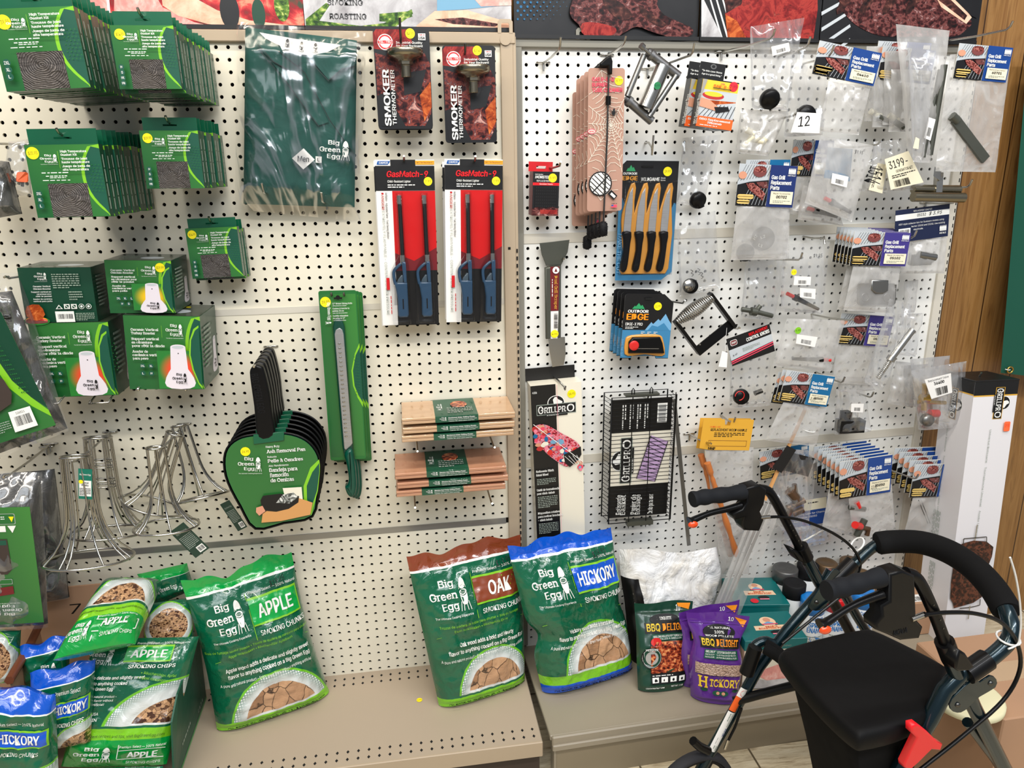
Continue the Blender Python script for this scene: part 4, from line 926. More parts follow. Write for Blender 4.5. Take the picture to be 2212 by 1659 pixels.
# ash pans
M0, w0, h0 = frame((476,925),(690,925),(490,1143),-8.2)
def ash_pan(i):
    M = Matrix.Translation((.0, 1.15*i, .02*i))@M0
    t = thing('ash_pan', 'front ash removal pan, black with a printed green card in its scoop' if i == 0 else 'black ash removal pan nested %s from the front of the row' % ORD[i], 'ash pan', M, 'nested ash removal pans')
    g = lambda pts: [((x-476)/214.*w0, -(y-925)/218.*h0) for x, y in pts]
    out = smoothpoly(g([(480,1000),(488,968),(512,948),(545,940),(602,936),(640,942),(668,958),(686,985),(690,1020),(684,1060),(670,1118),(605,1132),(541,1143),(510,1092),(486,1040)]), 3)
    b = MB(); n = len(out); 
    o2 = inset(out, .12); o3 = inset(out, .35) 
    A = sum(out[k][0]*out[(k+1)%n][1]-out[(k+1)%n][0]*out[k][1] for k in range(n))
    L = [(out,0),(inset(out,-.12),.0),(inset(out,-.12),-.12),(o3,-1.4),(inset(out,.5),-1.3),(o2,-.15),(out,0)]
    vs = [(x,y,z) for p, z in L[:4] for x, y in p]; b.add(vs, [(k*n+q, k*n+(q+1)%n, (k+1)*n+(q+1)%n, (k+1)*n+q) for k in range(3) for q in range(n)], 'plastic_black', True)
    b.add([(x,y,-1.4) for x, y in o3], [list(range(n))], 'plastic_black'); b.build('scoop', t)
    b = MB(); hp = g([(556,944),(590,940),(588,900),(584,852),(574,806),(566,797),(555,796),(546,804),(544,820),(550,880)]); slab(b, smoothpoly(hp, 3), -.55, .15, 'plastic_black', .2, steps=3)
    a = Art(b, w0, h0, .16); q = a.sub(.40,-.52,.40+.45,-.52+.12,rot=82) ; q.text('BIG GREEN EGG', 0, 0, .5, 'bin_black', w=.95, bold=.02); b.build('handle', t)
    if i < 7:
        b = MB(); P = g([(546,938),(612,932),(612,950),(546,958)]); slab(b, P, -.05, .12, 'bgreen', .03); b.build('card_clip', t)
    if i == 0:
        b = MB(); card = inset(out, .10); b.prism(card, -.10, -.03, 'bgreen'); a = Art(b, w0, h0, -.03)
        cg = lambda pts: [((x-476)/214., (y-925)/218.) for x, y in pts]
        zz = a._z(); b.add([(x,y,zz) for x, y in inset(out,.12)], [list(range(n))], 'greenface')
        a.poly(cg([(690,990),(668,1010),(652,1050),(652,1085),(668,1116),(684,1060),(689,1020)])[::-1], 'lime'); a.poly(cg([(688,1000),(672,1020),(659,1050),(659,1080),(668,1100),(682,1060),(688,1020)])[::-1], 'pgreen')
        def tx(s, x, y, w_, hh, bd=.03, sh=True): (u, v), (u1, v1) = cg([(x,y),(x+w_,y+hh)]); a.text(s, u, v, v1-v, 'printw', w=u1-u, bold=bd, serif=sh, rot=-4)
        tx('Heavy Duty',571,962,30,5,.01,False); tx('Ash Removal Pan',572,971,86,7); tx('Robuste',574,984,20,4,.01,False); tx('Pelle à Cendres',574,991,78,7); tx('Alto Rendimiento',576,1003,44,4,.01,False)
        for k, s in enumerate(('Bandeja para','Remoción','de Cenizas')): tx(s, 577+k, 1010+k*11, 5.2*len(s), 8)
        (u0,v0),(u1,v1) = cg([(510,985),(562,1018)]); a.bge(u0,v0,u1,v1)
        a.poly(cg([(606,1052),(648,1050),(650,1078),(640,1085),(612,1080)])[::-1], 'creampack'); a.poly(cg([(560,1105),(640,1074),(672,1085),(666,1112),(600,1125),(556,1128)])[::-1], 'woodring')
        a.poly(cg([(556,1078),(562,1068),(600,1064),(642,1070),(640,1084),(618,1098),(590,1104),(570,1102),(558,1092)])[::-1], 'photoblack'); a.poly(cg([(590,1084),(606,1066),(630,1062),(640,1072),(620,1086)])[::-1], 'ash'); a.line(*cg([(574,1094)])[0],*cg([(550,1110)])[0],.035,'photoblack'); a.poly(cg([(546,1094),(560,1090),(566,1102),(552,1112),(545,1104)])[::-1], 'skin')
        b.build('printed_card', t); sticker(t, *[(527-476)/214.*w0, -(974-925)/218.*h0], .02, w0*.05, '26.95')
for i in range(6): ash_pan(i)
q = M0@Vector(((557-476)/214.*w0, -(802-925)/218.*h0, 0)); hook('peg_hook', Vector((q.x,0,q.z)), 8.7, 'long bright peg hook through the handles of the ash pans', up=.3)
# wire roasting racks
def rack(label, tp, bp, Y, Yb, rt, rb, tiltx, rolly, n=8, rings=(), tag_=None, mm='steel'):
    T0 = at(*tp, Y); B0 = at(*bp, Yb); t = thing('wire_roasting_rack', label, 'roasting rack', T0, 'wire poultry roasting racks'); ax = (B0-T0); L = ax.length; ax.normalize()
    e1 = Vector((math.cos(rolly), 0, math.sin(rolly))); e1 = (e1-ax*e1.dot(ax)).normalized(); e2 = ax.cross(e1)
    nb = (ax+Vector((math.sin(rolly)*.0, -math.sin(tiltx), 0))).normalized(); f1 = (e1-nb*e1.dot(nb)).normalized(); f2 = nb.cross(f1)
    ring = lambda c, r, a1, a2, m=32: [c+(a1*math.cos(2*PI*k/m)+a2*math.sin(2*PI*k/m))*r for k in range(m)]
    b = MB(); b.tube(ring(Vector((0,0,0)), rt, f1, f2, 24), .10, mm, 8, closed=True); b.build('top_ring', t)
    b = MB(); b.tube(ring(ax*L, rb, f1, f2, 40), .12, mm, 8, closed=True); b.build('base_ring', t)
    b = MB()
    for r_, s in rings: b.tube(ring(ax*(L*s), rt*r_, f1, f2, 24), .075, mm, 6, closed=True)
    for k in range(n):
        a = 2*PI*k/n+.2
        for off in (-.09, .09):
            d = f1*math.cos(a+off)+f2*math.sin(a+off); P = []
            for s in range(11):
                q = s/10; r_ = rt+(rt*.35)*q*(q < .6 and 1 or 1)+(rb-rt*1.35)*max(0, (q-.45)/.55)**2.6; z = L*(q if q < .9 else .9+(q-.9)*.9)
                P.append(ax*z+d*r_)
            b.tube(P, .08, mm, 6); 
            if k % 2: break
    b.build('upright_wires', t)
    if tag_:
        (x0,y0),(x1,y1),(x2,y2),kind = tag_; M, w, h = frame((x0,y0),(x1,y1),(x2,y2),Y-1 if kind != 'side' else Y-.5); M = Matrix.Translation(-T0)@M; b = MB(); b.box(0,w,-h,0,-.03,0,'tagdark'); a = Art(b, w, h)
        if kind == 'front':
            a.rect(0,0,1,1,'tealcard2'); a.text('Big Green Egg', .5, .16, .05, 'printw', w=.8, al='c', bold=.02); a.rect(.06,.38,.94,.9,'printw'); a.text('Vertical', .5, .42, .06, 'ink', w=.5, al='c', bold=.03); a.text('Poultry', .5, .50, .06, 'ink', w=.5, al='c', bold=.03); a.tiny(.1,.62,.9,.88,5,'ink'); a.ell(.2,.42,.16,'yellow')
        else: a.text('Big Green Egg', .5, .16, .05, 'printgrey', w=.7, al='c'); a.tiny(.1,.3,.9,.72,9,'printgrey'); a.rect(.45,.76,.9,.95,'printw'); a.barcode(.5,.79,.86,.92)
        b.build('hang_tag', t, M)
    return t

rack('tall wire rack hanging behind the front left one, banded by two mid rings', (211,945),(236,1150),-4.0,-4.1,1.15,3.3,.25,.12,8,((1.02,.24),(1.02,.30),(1.04,.44),(1.04,.50)))
rack('large front wire rack at far left with a teal hang tag', (163,986),(193,1207),-8.2,-8.4,1.16,3.55,.22,.14,8,(),((169,1012),(199,1014),(183,1078),'front'))
rack('wire rack hung at the wall end of the right hook, swung to the right', (388,920),(436,1074),-2.6,-3.0,.75,2.5,.28,.18,6,(),((475,1090),(495,1080),(474,1168),'back'))
rack('wire rack in the middle of the right hook, swung to the left', (378,937),(328,1092),-3.6,-3.6,.75,2.7,.2,-.18,6)
rack('front wire rack on the right hook with a dark hang tag below', (336,967),(360,1137),-6.6,-6.4,.78,2.75,.2,.1,6,(),((366,1150),(396,1128),(381,1236),'back'))
for p3, L, s in (((238,933),8.4,'two left wire racks'),((398,915),7.4,'three right wire racks')): p = at(*p3, 0); hook('peg_hook', Vector((p.x,0,p.z)), L, 'long peg hook carrying the '+s, up=.5)
# cedar planks
@builder
def B_cedar():
    N = NT('cedar'); o = N.obj(); x = N.noise(N.vmul(o,(3,8,60)), 4, 4, .6); N.col(N.mix(x, lin((196,150,110)), lin((236,204,166)))); return N.set(.3, 0, .5, .5)
@builder
def B_cedarred():
    N = NT('red_cedar'); o = N.obj(); x = N.noise(N.vmul(o,(3,8,60)), 4, 4, .6); N.col(N.mix(x, lin((186,122,92)), lin((226,176,140)))); return N.set(.3, 0, .5, .5)
def planks(name, label, x0px, x1px, ypx, k, mm, words, lb, Y=-5.6):
    p0 = at(x0px, ypx, Y); p1 = at(x1px, ypx, Y); t = thing('grilling_planks', label, 'plank pack', Vector((p0.x, 0, p0.z)), name); L = p1.x-p0.x; b = MB()
    hh = .58
    for j in (0, 1): b.box(0, L, Y, -.35, -hh+.30*j, -hh+.30*j+.26, mm, bev=.03); b.build('board', t); b = MB()
    b = MB(); a = L*lb; c = L*(lb+.38); b.box(a, c, Y-.03, -.3, -hh-.02, .0, 'planklabel'); A_ = Art(b, c-a, hh, .0, mp=lambda u, v, z: (a+u*(c-a), Y-.035-z, -v*hh)); A_.bge(.10,.12,.26,.78,tagline=False)
    A_.text(words[0], .30, .14, .2, 'printw', w=.62, bold=.02, serif=True); A_.text(words[1], .30, .44, .16, 'printw', w=.66); A_.text(words[2], .30, .72, .16, 'printw', w=.60)
    A_ = Art(b, c-a, -Y-.3, .0, mp=lambda u, v, z: (a+u*(c-a), -.3+v*(Y+.3), .005+z)); 
    if k == 0: A_.rect(.02,.05,.98,.95,'planklabel'); A_.bge(.06,.3,.2,.7); A_.ell(.6,.4,.2,'grilledmix',rv=.2); A_.tiny(.3,.55,.9,.9,4,'printgrey')
    b.build('paper_sleeve', t)
    b = MB(); b.box(-.04, L+.04, Y-.05, -.25, -hh-.03, .03, 'film_blister', bev=.04); b.build('shrink_film', t)
    return t
W1 = ('Northwest Alder Grilling Planks','Planches à griller en bois d’aulne du Nord-Ouest','Tablas de aliso para parrilla'); W2 = ('Western Red Cedar Grilling Planks','Planches à griller en bois de cèdre de l’Ouest','Tablas de cedro para parrilla')
for k, (a, c, y, l) in enumerate(((868,1113,905,.29),(870,1112,925,.30),(868,1110,943,.28))): planks('pale alder plank packs', 'shrink-wrapped pale alder planks, %s pack of the upper pile' % ('top','middle','bottom')[k], a, c, y, k, 'cedar', W1, l)
for k, (a, c, y, l) in enumerate(((853,1094,1024,.28),(858,1098,1044,.28),(856,1092,1062,.23))): planks('red cedar plank packs', 'shrink-wrapped cedar planks, %s pack of the lower pile' % ('top','middle','bottom')[k], a, c, y, k, 'cedarred', W2, l)
for px, py, s in ((900,953,'left under the alder planks'),(1060,945,'right under the alder planks'),(895,1070,'left under the cedar planks'),(1055,1062,'right under the cedar planks')):
    p = at(px, py, -3); hook('peg_hook', Vector((p.x,0,p.z-.05)), 5.9, 'peg hook at '+s, up=.2, plate=False, rise=.02)
# ---------------------------------------------------------------- wood chunk and chip bags
def bagshader(name, band, cu=.55, cv=.98, ru=.44, rv=.31, cut=.93, inner=.72, kind='chunks', lv=.945, low=None, body=(2,92,60), bandv=.095):
    def f():
        N = NT('bag_'+name); u, v, w = N.uv()
        A = N.math('DIVIDE', N.math('SUBTRACT', u, cu), ru); B = N.math('DIVIDE', N.math('SUBTRACT', v, cv), rv)
        d = N.math('SQRT', N.math('ADD', N.math('MULTIPLY', A, A), N.math('MULTIPLY', B, B)))
        nz = N.noise(w, 3, 2)
        c = N.mix(nz, lin(tuple(int(x*.8) for x in body)), lin(tuple(min(255, int(x*1.15)+4) for x in body)))
        c = N.mix(N.step(v, bandv+.001, bandv-.001), c, lin(band)); 
        wl = N.math('MULTIPLY', N.step(v, bandv-.002, bandv), N.step(v, bandv+.014, bandv+.012)); c = N.mix(wl, c, lin((240,240,236)))
        up = N.step(v, cut+.018, cut+.014)
        ring = N.math('MULTIPLY', N.step(d, 1.0, .985), up); c = N.mix(ring, c, lin((110,190,40)))
        sil = N.math('MULTIPLY', N.step(d, .955, .945), up)
        dots = N.step(N.voro(N.vmul(w, (44,60,1)), 1., 'F1', 'Distance', 0.), .36, .30)
        fade = N.step(d, .80, .95)
        s = N.mix(N.step(d, .72, .98), lin((214,218,216)), lin((120,150,140))); s = N.mix(N.math('MULTIPLY', dots, fade), s, lin((235,238,236)))
        c = N.mix(sil, c, s)
        win = N.math('MULTIPLY', N.step(d, inner+.008, inner-.002), N.step(v, cut+.002, cut-.002))
        o = N.obj(); wn = N.noise(w, 9 if kind == 'chunks' else 34, 2, .5, 0, 1); va = N.new('ShaderNodeVectorMath', operation='SCALE'); N.inp(va.inputs[0], wn); va.inputs['Scale'].default_value = .07 if kind == 'chunks' else .03; vb = N.new('ShaderNodeVectorMath', operation='ADD'); N.inp(vb.inputs[0], w); N.inp(vb.inputs[1], va.outputs[0]); ww = vb.outputs[0]
        if kind == 'chunks':
            vc = N.voro(ww, 7.5, 'F1', 'Color'); e = N.voro(ww, 7.5, 'DISTANCE_TO_EDGE'); g = N.noise(N.vmul(w, (3,16,1)), 4, 5, .7, 1.2); dk = (44,26,16)
            ew = .035
        else:
            vc = N.voro(N.vmul(ww, (24,34,1)), 1., 'F1', 'Color'); e = N.voro(N.vmul(ww, (24,34,1)), 1., 'DISTANCE_TO_EDGE'); g = N.noise(w, 30, 3); dk = (50,28,16); ew = .06
        sp = N.new('ShaderNodeSeparateColor'); N.inp(sp.inputs[0], vc)
        k = N.mix(g, lin((96,60,36)), lin((222,172,128))); k = N.mix(N.math('MULTIPLY', sp.outputs[0], .5), k, lin((96,56,34) if kind == 'chunks' else (236,190,140))); 
        if kind != 'chunks': k = N.mix(N.step(sp.outputs[1], .6, .8), k, lin((74,42,26)))
        k = N.mix(N.math('MULTIPLY', sp.outputs[2], .45), k, lin((232,186,144))) if kind == 'chunks' else k
        k = N.mix(N.step(e, ew, .0), k, lin(dk)); c = N.mix(win, c, k)
        lm = N.step(v, lv-.002, lv+.002); c = N.mix(lm, c, lin((124,196,32)))
        if low: c = N.mix(N.step(v, low[0]-.002, low[0]+.002), c, lin(low[1]))
        N.col(c); N.bump(N.math('MULTIPLY', N.noise(o, 22, 3, .55, 1.6), 1.), .6, .006)
        return N.set(.22, 0, .5, .7)
    BUILD['bag_'+name] = f
GB = (0,160,66)
bagshader('apple', GB); bagshader('oak', (132,62,34), cu=.60, ru=.41, cut=.91, cv=.96, lv=.94); bagshader('hickory', (6,84,200), cu=.62, ru=.42, cv=.93, cut=.86, lv=.875, low=(.94,(6,84,200)), rv=.38)
bagshader('applechips', GB, cu=1.02, cv=.70, ru=.72, rv=.40, cut=.645, inner=.62, kind='chips', lv=.68, low=(.765,(6,150,60)), bandv=-.1)
bagshader('toppedchips', (90,110,100), cu=.55, cv=.62, ru=.56, rv=.56, cut=.50, inner=.70, kind='chips', lv=.55, low=(.68,(6,150,60)), bandv=-.1)
bagshader('windowchips', (0,120,60), cu=.5, cv=.5, ru=.52, rv=.5, cut=1.2, inner=.76, kind='chips', lv=1.2, bandv=-.1)
bagshader('hickorychips', (6,84,200), cu=.9, cv=1.15, ru=.7, rv=.5, cut=1.3, inner=.72, kind='chips', lv=1.3, bandv=.16)
bagshader('plain', GB, cu=3., kind='chips', lv=1.3, bandv=.3)
def badge(a, u0, v0, u1, v1, word, fill):
    a.z += .02; a.rect(u0,v0-.012,u1,v1+.012,'lime',30); a.z += .03; a.rect(u0+.0,v0,u1-.012,v1,fill,30); a.z += .05
    a.text(word, (u0+u1)/2, v0+(v1-v0)*.22, (v1-v0)*.56, 'printw', w=min(.40,.062*len(word)+.03), al='c', bold=.045)
def chunk_bag(label, cor, mt, word, fill, bold2, lines, seed, D=2.2, edge=None, price=None, spanish=()):
    def pr(v): return max(0, min(1, (v-.07)/.35))**.7*(1-.15*max(0, (v-.85)/.15))*(1 if v < .97 else .8)
    def ed(u, v):
        e = (0, 0)
        if v < .12: e = (0, (.28*math.sin(u*9+seed)+.16*math.sin(u*23+seed*2)+.12*_mn.noise(Vector((u*9, seed, 0))))*(1-v/.12))
        if edge: q = edge(u, v); e = (e[0]+q[0], e[1]+q[1])
        return e
    s = Soft(cor, D, prof=pr, edge=ed, wr=.33, seed=seed, px=4, back=.3, wf=1.2)
    t = thing('wood_chunk_bag', label, 'bag', s.o, 'standing smoking chunk bags'); b = MB(); s.mesh(b, 'bag_'+mt, 64, 80)
    a = s.art(b, .035)
    a.bge(.10,.175,.44,.39); a.line(.485,.16,.485,.44,.005,'lime')
    a.text('Premium Select — 100% Natural', .51, .155, .016, 'printw', w=.46)
    badge(a, .49,.20,.96,.345, word, fill); a.text('SMOKING CHUNKS', .53, .385, .03, 'printw', w=.44, bold=.02)
    for i, q in enumerate(spanish): a.text(q, .5, .445+.032*i, .016, 'lime', w=.014*len(q), al='c')
    a.line(.08,.52,.97,.52,.003,'lime')
    for i, q in enumerate(bold2): a.text(q, .54, .565+.045*i, .026, 'printw', w=.0175*len(q), al='c', bold=.03)
    a.text(lines, .50, .665, .018, 'printw', w=.84, al='c')
    a.text('For EGGcellent recipes and tips, visit BigGreenEgg.com', .08, .962, .018, 'ink', w=.86, bold=.01)
    if price: a.text(price, .72, .125, .035, 'ink', w=.15, bold=.0, rot=-8, shear=.2)
    b.build('pouch', t); return t
def B3(px, py): return atz(px, py, -63.9)
chunk_bag('green bag of apple chunks with a bright green top, standing alone on the bare deck', [at(392,1262,-5.2),at(629,1190,-.9),B3(711,1492),B3(468,1575)], 'apple', 'APPLE', 'mgreenb', ('Apple wood adds a delicate and slightly sweet','flavor to anything cooked on a Big Green Egg'), 'A pure and natural product – Enjoy great flavor without anything artificial', 1.3, D=2.0, price='$19.95',
    spanish=('Bois de fumage saveur pomme • Trozos de madera de manzano para ahumar','Appel rookblokken • Räucherhölzer Apfelbaum'), edge=lambda u, v: ((.6*math.sin(v*3.1)*(u-.5)*-1.2), -.35*math.exp(-((u-.42)/.12)**2)*(v < .1)*(1-v*10)))
chunk_bag('green bag of oak chunks with a brown top, at the right end of the deck', [at(878,1204,-4.6),at(1124,1152,-1.2),B3(1133,1464),B3(948,1523)], 'oak', 'OAK', 'oakb', ('Oak wood adds a bold and Hearty','flavor to anything cooked on a Big Green Egg'), 'A pure and natural product – Enjoy great flavor without anything artificial', 2.1, D=1.9, price='$19.95', spanish=('Trozos de madera de roble para ahumar • Bois de fumage','Eiken rookblokken • Räucherholz Eiche'))
chunk_bag('green bag of hickory chunks with a blue top, leaning at the centre upright', [at(1096,1179,-4.2),at(1319,1137,-1.0),B3(1364,1436),B3(1171,1493)], 'hickory', 'HICKORY', 'bagblue', ('Hickory wood adds a bold and','flavor to anything cooked on a Big Green Egg'), 'A pure and natural product – Enjoy great flavor without anything artificial', 3.7, D=2.2, price='$19.95', edge=lambda u, v: ((1.0*math.exp(-((v-.62)/.08)**2) if u < .5 else -.5*math.exp(-((v-.5)/.1)**2))*abs(2*u-1), 0))
def chip_bag(label, cor, mt, seed, D, art, nu=44, nv=48, prof=None, edge=None, wr=.3, name='wood_chip_bag'):
    s = Soft(cor, D, prof=prof or (lambda v: min(1, 5*min(v, 1-v)+.1)**.6), edge=edge, wr=wr, seed=seed, px=5, back=.4, wf=1.2); t = thing(name, label, 'bag', s.o, 'piled smoking chip bags'); b = MB(); s.mesh(b, 'bag_'+mt, nu, nv); a = s.art(b, .035); art(a); b.build('pouch', t); return t
def wav(k=.18): return lambda u, v: (0, k*math.sin(u*11+k*30)*(1-v/.12) if v < .12 else 0)
def art_low(a, v0=.81, word='APPLE'):
    a.bge(.12,v0+.02,.48,v0+.155,tagline=False); a.text('Premium Select — 100% Natural', .54, v0+.01, .018, 'printw', w=.42); a.line(.53,v0+.0,.53,v0+.12,.008,'printw'); a.line(.53,v0+.05,.96,v0+.05,.007,'printw'); a.line(.53,v0+.125,.96,v0+.125,.007,'printw')
    a.text(word, .62, v0+.062, .048, 'printw', w=.28, bold=.06); a.text('SMOKING CHIPS', .62, v0+.145, .02, 'printw', w=.32)
def art1(a):
    a.bge(-.0,.05,.26,.20,tagline=False); badge(a,.36,.06,.80,.155,'APPLE','mgreenb'); a.text('SMOKING CHIPS', .42, .185, .028, 'printw', w=.44, bold=.03); a.text('Premium Select — 100% Natural', .44, .025, .014, 'printw', w=.44)
    for i, s in enumerate(('adds a delicate and slightly sweet','flavor to anything cooked','on a Big Green Egg')): a.text(s, .04, .27+.042*i, .024, 'printw', w=.0165*len(s), bold=.03)
    for i, s in enumerate(('A pure and natural product –','Enjoy great flavor without','anything artificial!')): a.text(s, .04, .415+.03*i, .018, 'printw', w=.0125*len(s))
    for i, s in enumerate(('MADE IN USA','180 CU IN')): a.text(s, .06, .545+.045*i, .022, 'printw', w=.2)
    a.text('• Räucherchips Apfel', .56, .235, .02, 'lime', w=.34, rot=8); a.text('• Appel rooksnippers', .54, .27, .02, 'lime', w=.32, rot=8)
    a.text('For EGGcellent recipes and tips, visit BigGreenEgg.com', .08, .715, .02, 'ink', w=.84); art_low(a, .785)
P1 = [at(203,1378,-8.5), at(430,1374,-7.2), at(360,1650,-12.5), at(132,1655,-12.5)]
chip_bag('large front bag of apple chips with a lime stripe, propped in the cut-open carton', P1, 'applechips', 4.4, 1.6, art1, 56, 64)
def art2(a):
    a.text('For EGGcellent recipes and tips, visit BigGreenEgg.com', .04, .595, .024, 'ink', w=.9); a.bge(.06,.74,.36,.94,tagline=False); a.line(.40,.70,.42,.95,.012,'printw'); a.text('Premium Select — 100% Natural', .42, .705, .022, 'printw', w=.5); a.line(.40,.755,.95,.755,.010,'printw'); a.line(.40,.87,.95,.87,.010,'printw'); a.line(.95,.755,.95,.87,.010,'printw')
    a.text('APPLE', .50, .775, .075, 'printw', w=.34, bold=.06); a.text('SMOKING CHIPS', .52, .90, .03, 'printw', w=.40)
P2 = [at(226,1254,-6.5), at(352,1258,-5.0), at(292,1392,-12.5), at(112,1430,-14.0)]
chip_bag('bag of apple chips lying tilted on top of the pile, bright green end forward', P2, 'toppedchips', 6.1, 1.9, art2, 48, 56)
chip_bag('crumpled bright green bag end at the very top of the pile under the wire racks', [at(296,1240,-2.5), at(404,1216,-1.8), at(420,1272,-2.5), at(330,1310,-3.5)], 'plain', 7.7, .9, lambda a: a.text('Big Green Egg', .2, .55, .12, 'printw', w=.5, serif=True), wr=.5)
chip_bag('bag of chips showing only its round window, wedged behind the tilted top bag', [at(318,1302,-5.5), at(412,1290,-4.4), at(420,1384,-5.5), at(306,1396,-6.5)], 'windowchips', 8.2, 1.2, lambda a: None)
def art5(a): a.text('Premium Select', .45, .24, .05, 'printw', w=.4); a.z += .04; a.rect(.40,.37,.98,.56,'lime',30); a.z += .03; a.rect(.42,.385,.96,.545,'bagblue',30); a.z += .06; a.text('HICKORY', .45, .41, .10, 'printw', w=.5, bold=.05); a.text('SMOKING CHIPS', .42, .61, .05, 'printw', w=.5, bold=.02)
chip_bag('hickory chip bag with a shiny blue top, just below the tilted apple bag', [at(64,1452,-12.3), at(206,1420,-11.3), at(196,1600,-13), at(84,1620,-13)], 'hickorychips', 9.4, 1.4, art5, edge=wav(.2), wr=.45)
def art6(a): a.text('Premium Select — 100% Natural', .3, .235, .028, 'printw', w=.6); a.z += .04; a.rect(.30,.30,.95,.47,'lime',30); a.z += .03; a.rect(.28,.315,.93,.455,'bagblue',30); a.z += .06; a.text('HICKORY', .36, .34, .085, 'printw', w=.5, bold=.05); a.text('SMOKING CHUNKS', .34, .50, .035, 'printw', w=.5, shear=.2)
chip_bag('hickory bag with a blue crimped top at the extreme lower left corner', [at(-55,1470,-15), at(120,1494,-14.2), at(128,1700,-15.5), at(-50,1720,-16)], 'hickorychips', 10.3, 1.6, art6, edge=wav(.25), wr=.4)
chip_bag('hickory bag with a dull blue top, half hidden behind the two front hickory bags', [at(42,1398,-9), at(150,1366,-8.3), at(150,1500,-9.2), at(60,1500,-9.6)], 'hickorychips', 11.9, 1., lambda a: a.bge(.35,.35,.8,.7,tagline=False), edge=wav(.22), wr=.45)
chip_bag('bag of chips at the left edge seen between the hanging cover and the carton', [at(-60,1356,-9), at(46,1360,-8.5), at(40,1470,-9.5), at(-60,1480,-9.5)], 'windowchips', 12.9, 1.1, lambda a: None)
chip_bag('lowest bag of apple chips, only its top edge showing under the large front one', [at(134,1660,-14.6), at(352,1654,-14.6), at(350,1760,-15.8), at(130,1770,-15.8)], 'applechips', 13.3, 1.0, lambda a: (badge(a,.52,.06,.88,.14,'APPLE','mgreenb'), a.text('SMOKING CHIPS', .42, .10, .028, 'printw', w=.44, bold=.03), a.bge(.0,.05,.4,.2,tagline=False)))
# cartons under the chip bags
t = thing('display_carton', 'green printed cardboard display carton, cut open, holding the apple chip bags', 'carton', Vector((-38,-8,-64)), 'cardboard display cartons')
b = MB()
pb, pf = atz(446,1508,-63.95), atz(378,1706,-63.95); tb, tf = at(430,1374,pb.y), at(384,1500,pf.y+1.5)
o_ = Vector((-38,-8,-64)); q = [pb-o_, pf-o_, at(372,1560,pf.y)-o_, tf-o_, tb-o_]; n_ = Vector((-.15,0,0))
b.add([v for v in q]+[v+n_ for v in q], [(0,1,2,3,4),(9,8,7,6,5)]+[(i,(i+1)%5,5+(i+1)%5,5+i) for i in range(5)], 'pgreen'); b.build('side_wall', t)
b = MB(); L_ = (pf-pb).length; d1 = (q[1]-q[0]).normalized(); a = Art(b, L_, 7, .02, mp=lambda u, v, z: q[0]+d1*(u*L_)+Vector((z,0,.05+7*(1-v))))
a.rect(0,.965,1,1,'mgreenb'); a.tiny(.10,.2,.32,.9,5,'sideink',vert=True); a.text('APPLE', .12, .15, .06, 'printw', w=.12, bold=.03) ; a.bge(.38,.18,.52,.5,'printgrey','pgreen',tagline=False); a.tiny(.5,.45,.9,.75,4,'sideink'); b.build('side_printing', t)
b = MB(); b.box(-7.5,.1,6.8,7.0,0,8.5,'kraft'); b.box(-7.5,3,-5.6,-5.4,0,.9,'kraft'); b.build('back_wall', t)
t = thing('display_carton', 'plain brown cardboard carton with a handwritten price, behind the pile of bags', 'carton', Vector((at(110,1300,-2).x, -2, -64)), 'cardboard display cartons')
b = MB(); p0, p1 = at(100,1290,-2)-Vector(t.location)/S, at(238,1268,-2)-Vector(t.location)/S; b.box(p0.x-6, p1.x+3, -.2, .0, 0, p0.z+1.0, 'kraft'); a = Art(b, 6, 3, .0, mp=lambda u, v, z: (p0.x+1.4+u*6, -.21-z, p0.z-.6-v*3)); a.text('7.95', .1, .1, .36, 'ink', w=.75, shear=.1); b.build('back_wall', t)
b = MB(); pa_, pb_ = at(20,1470,-13)-Vector(t.location)/S, at(84,1352,-4)-Vector(t.location)/S; b.tube([pa_, (pa_+pb_)/2+Vector((.2,0,.1)), pb_], .4, 'brown', 6); b.add([pa_, pb_, (pb_.x, pb_.y, 0), (pa_.x, pa_.y, 0)], [(0,1,2,3)], 'kraft'); b.build('torn_side', t)
# loose sticker on the deck
p = atz(906,1512,-63.96); t = thing('price_sticker', 'small yellow price sticker lying loose on the bare deck', 'sticker', p); sticker(t, 0, 0, .0, .30, '5.95', name='disc')
# ---------------------------------------------------------------- hanging grill cover bags at the left edge
@builder
def B_coverfabric():
    N = NT('cover_fabric'); o = N.obj(); x = N.noise(o, 16, 4, .6, 1.2); N.col(N.mix(x, lin((10,10,10)), lin((52,50,46)))); N.bump(x, .8, .02); return N.set(.45, 0, .5, .2)
def coverbag(label, cor, card, art, seed, D=1.6, filmcor=None, mt='coverfabric'):
    s = Soft(cor, D, prof=lambda v: min(1, 6*min(v, 1-v)+.15), wr=.55, seed=seed, px=6, back=.5); t = thing('bagged_grill_cover', label, 'bagged cover', s.o, 'bagged grill covers'); b = MB(); s.mesh(b, mt, 30, 40); b.build('folded_cover', t)
    if card:
        M, w, h = frame(*card); M = Matrix.Translation(-s.o)@M; b = MB(); b.box(0,w,-h,0,-.04,0,'mgreen'); a = Art(b, w, h); art(a); b.build('header_card', t, M)
    s2 = Soft(filmcor or cor, D+.25, prof=lambda v: min(1, 6*min(v, 1-v)+.1), wr=.6, seed=seed+1, px=6, back=.5); b = MB(); b.grid(lambda u, v: s2.P(u, v, .2)+s2.o-s.o, 40, 50, 'film_clear'); b.build('plastic_bag', t); return t
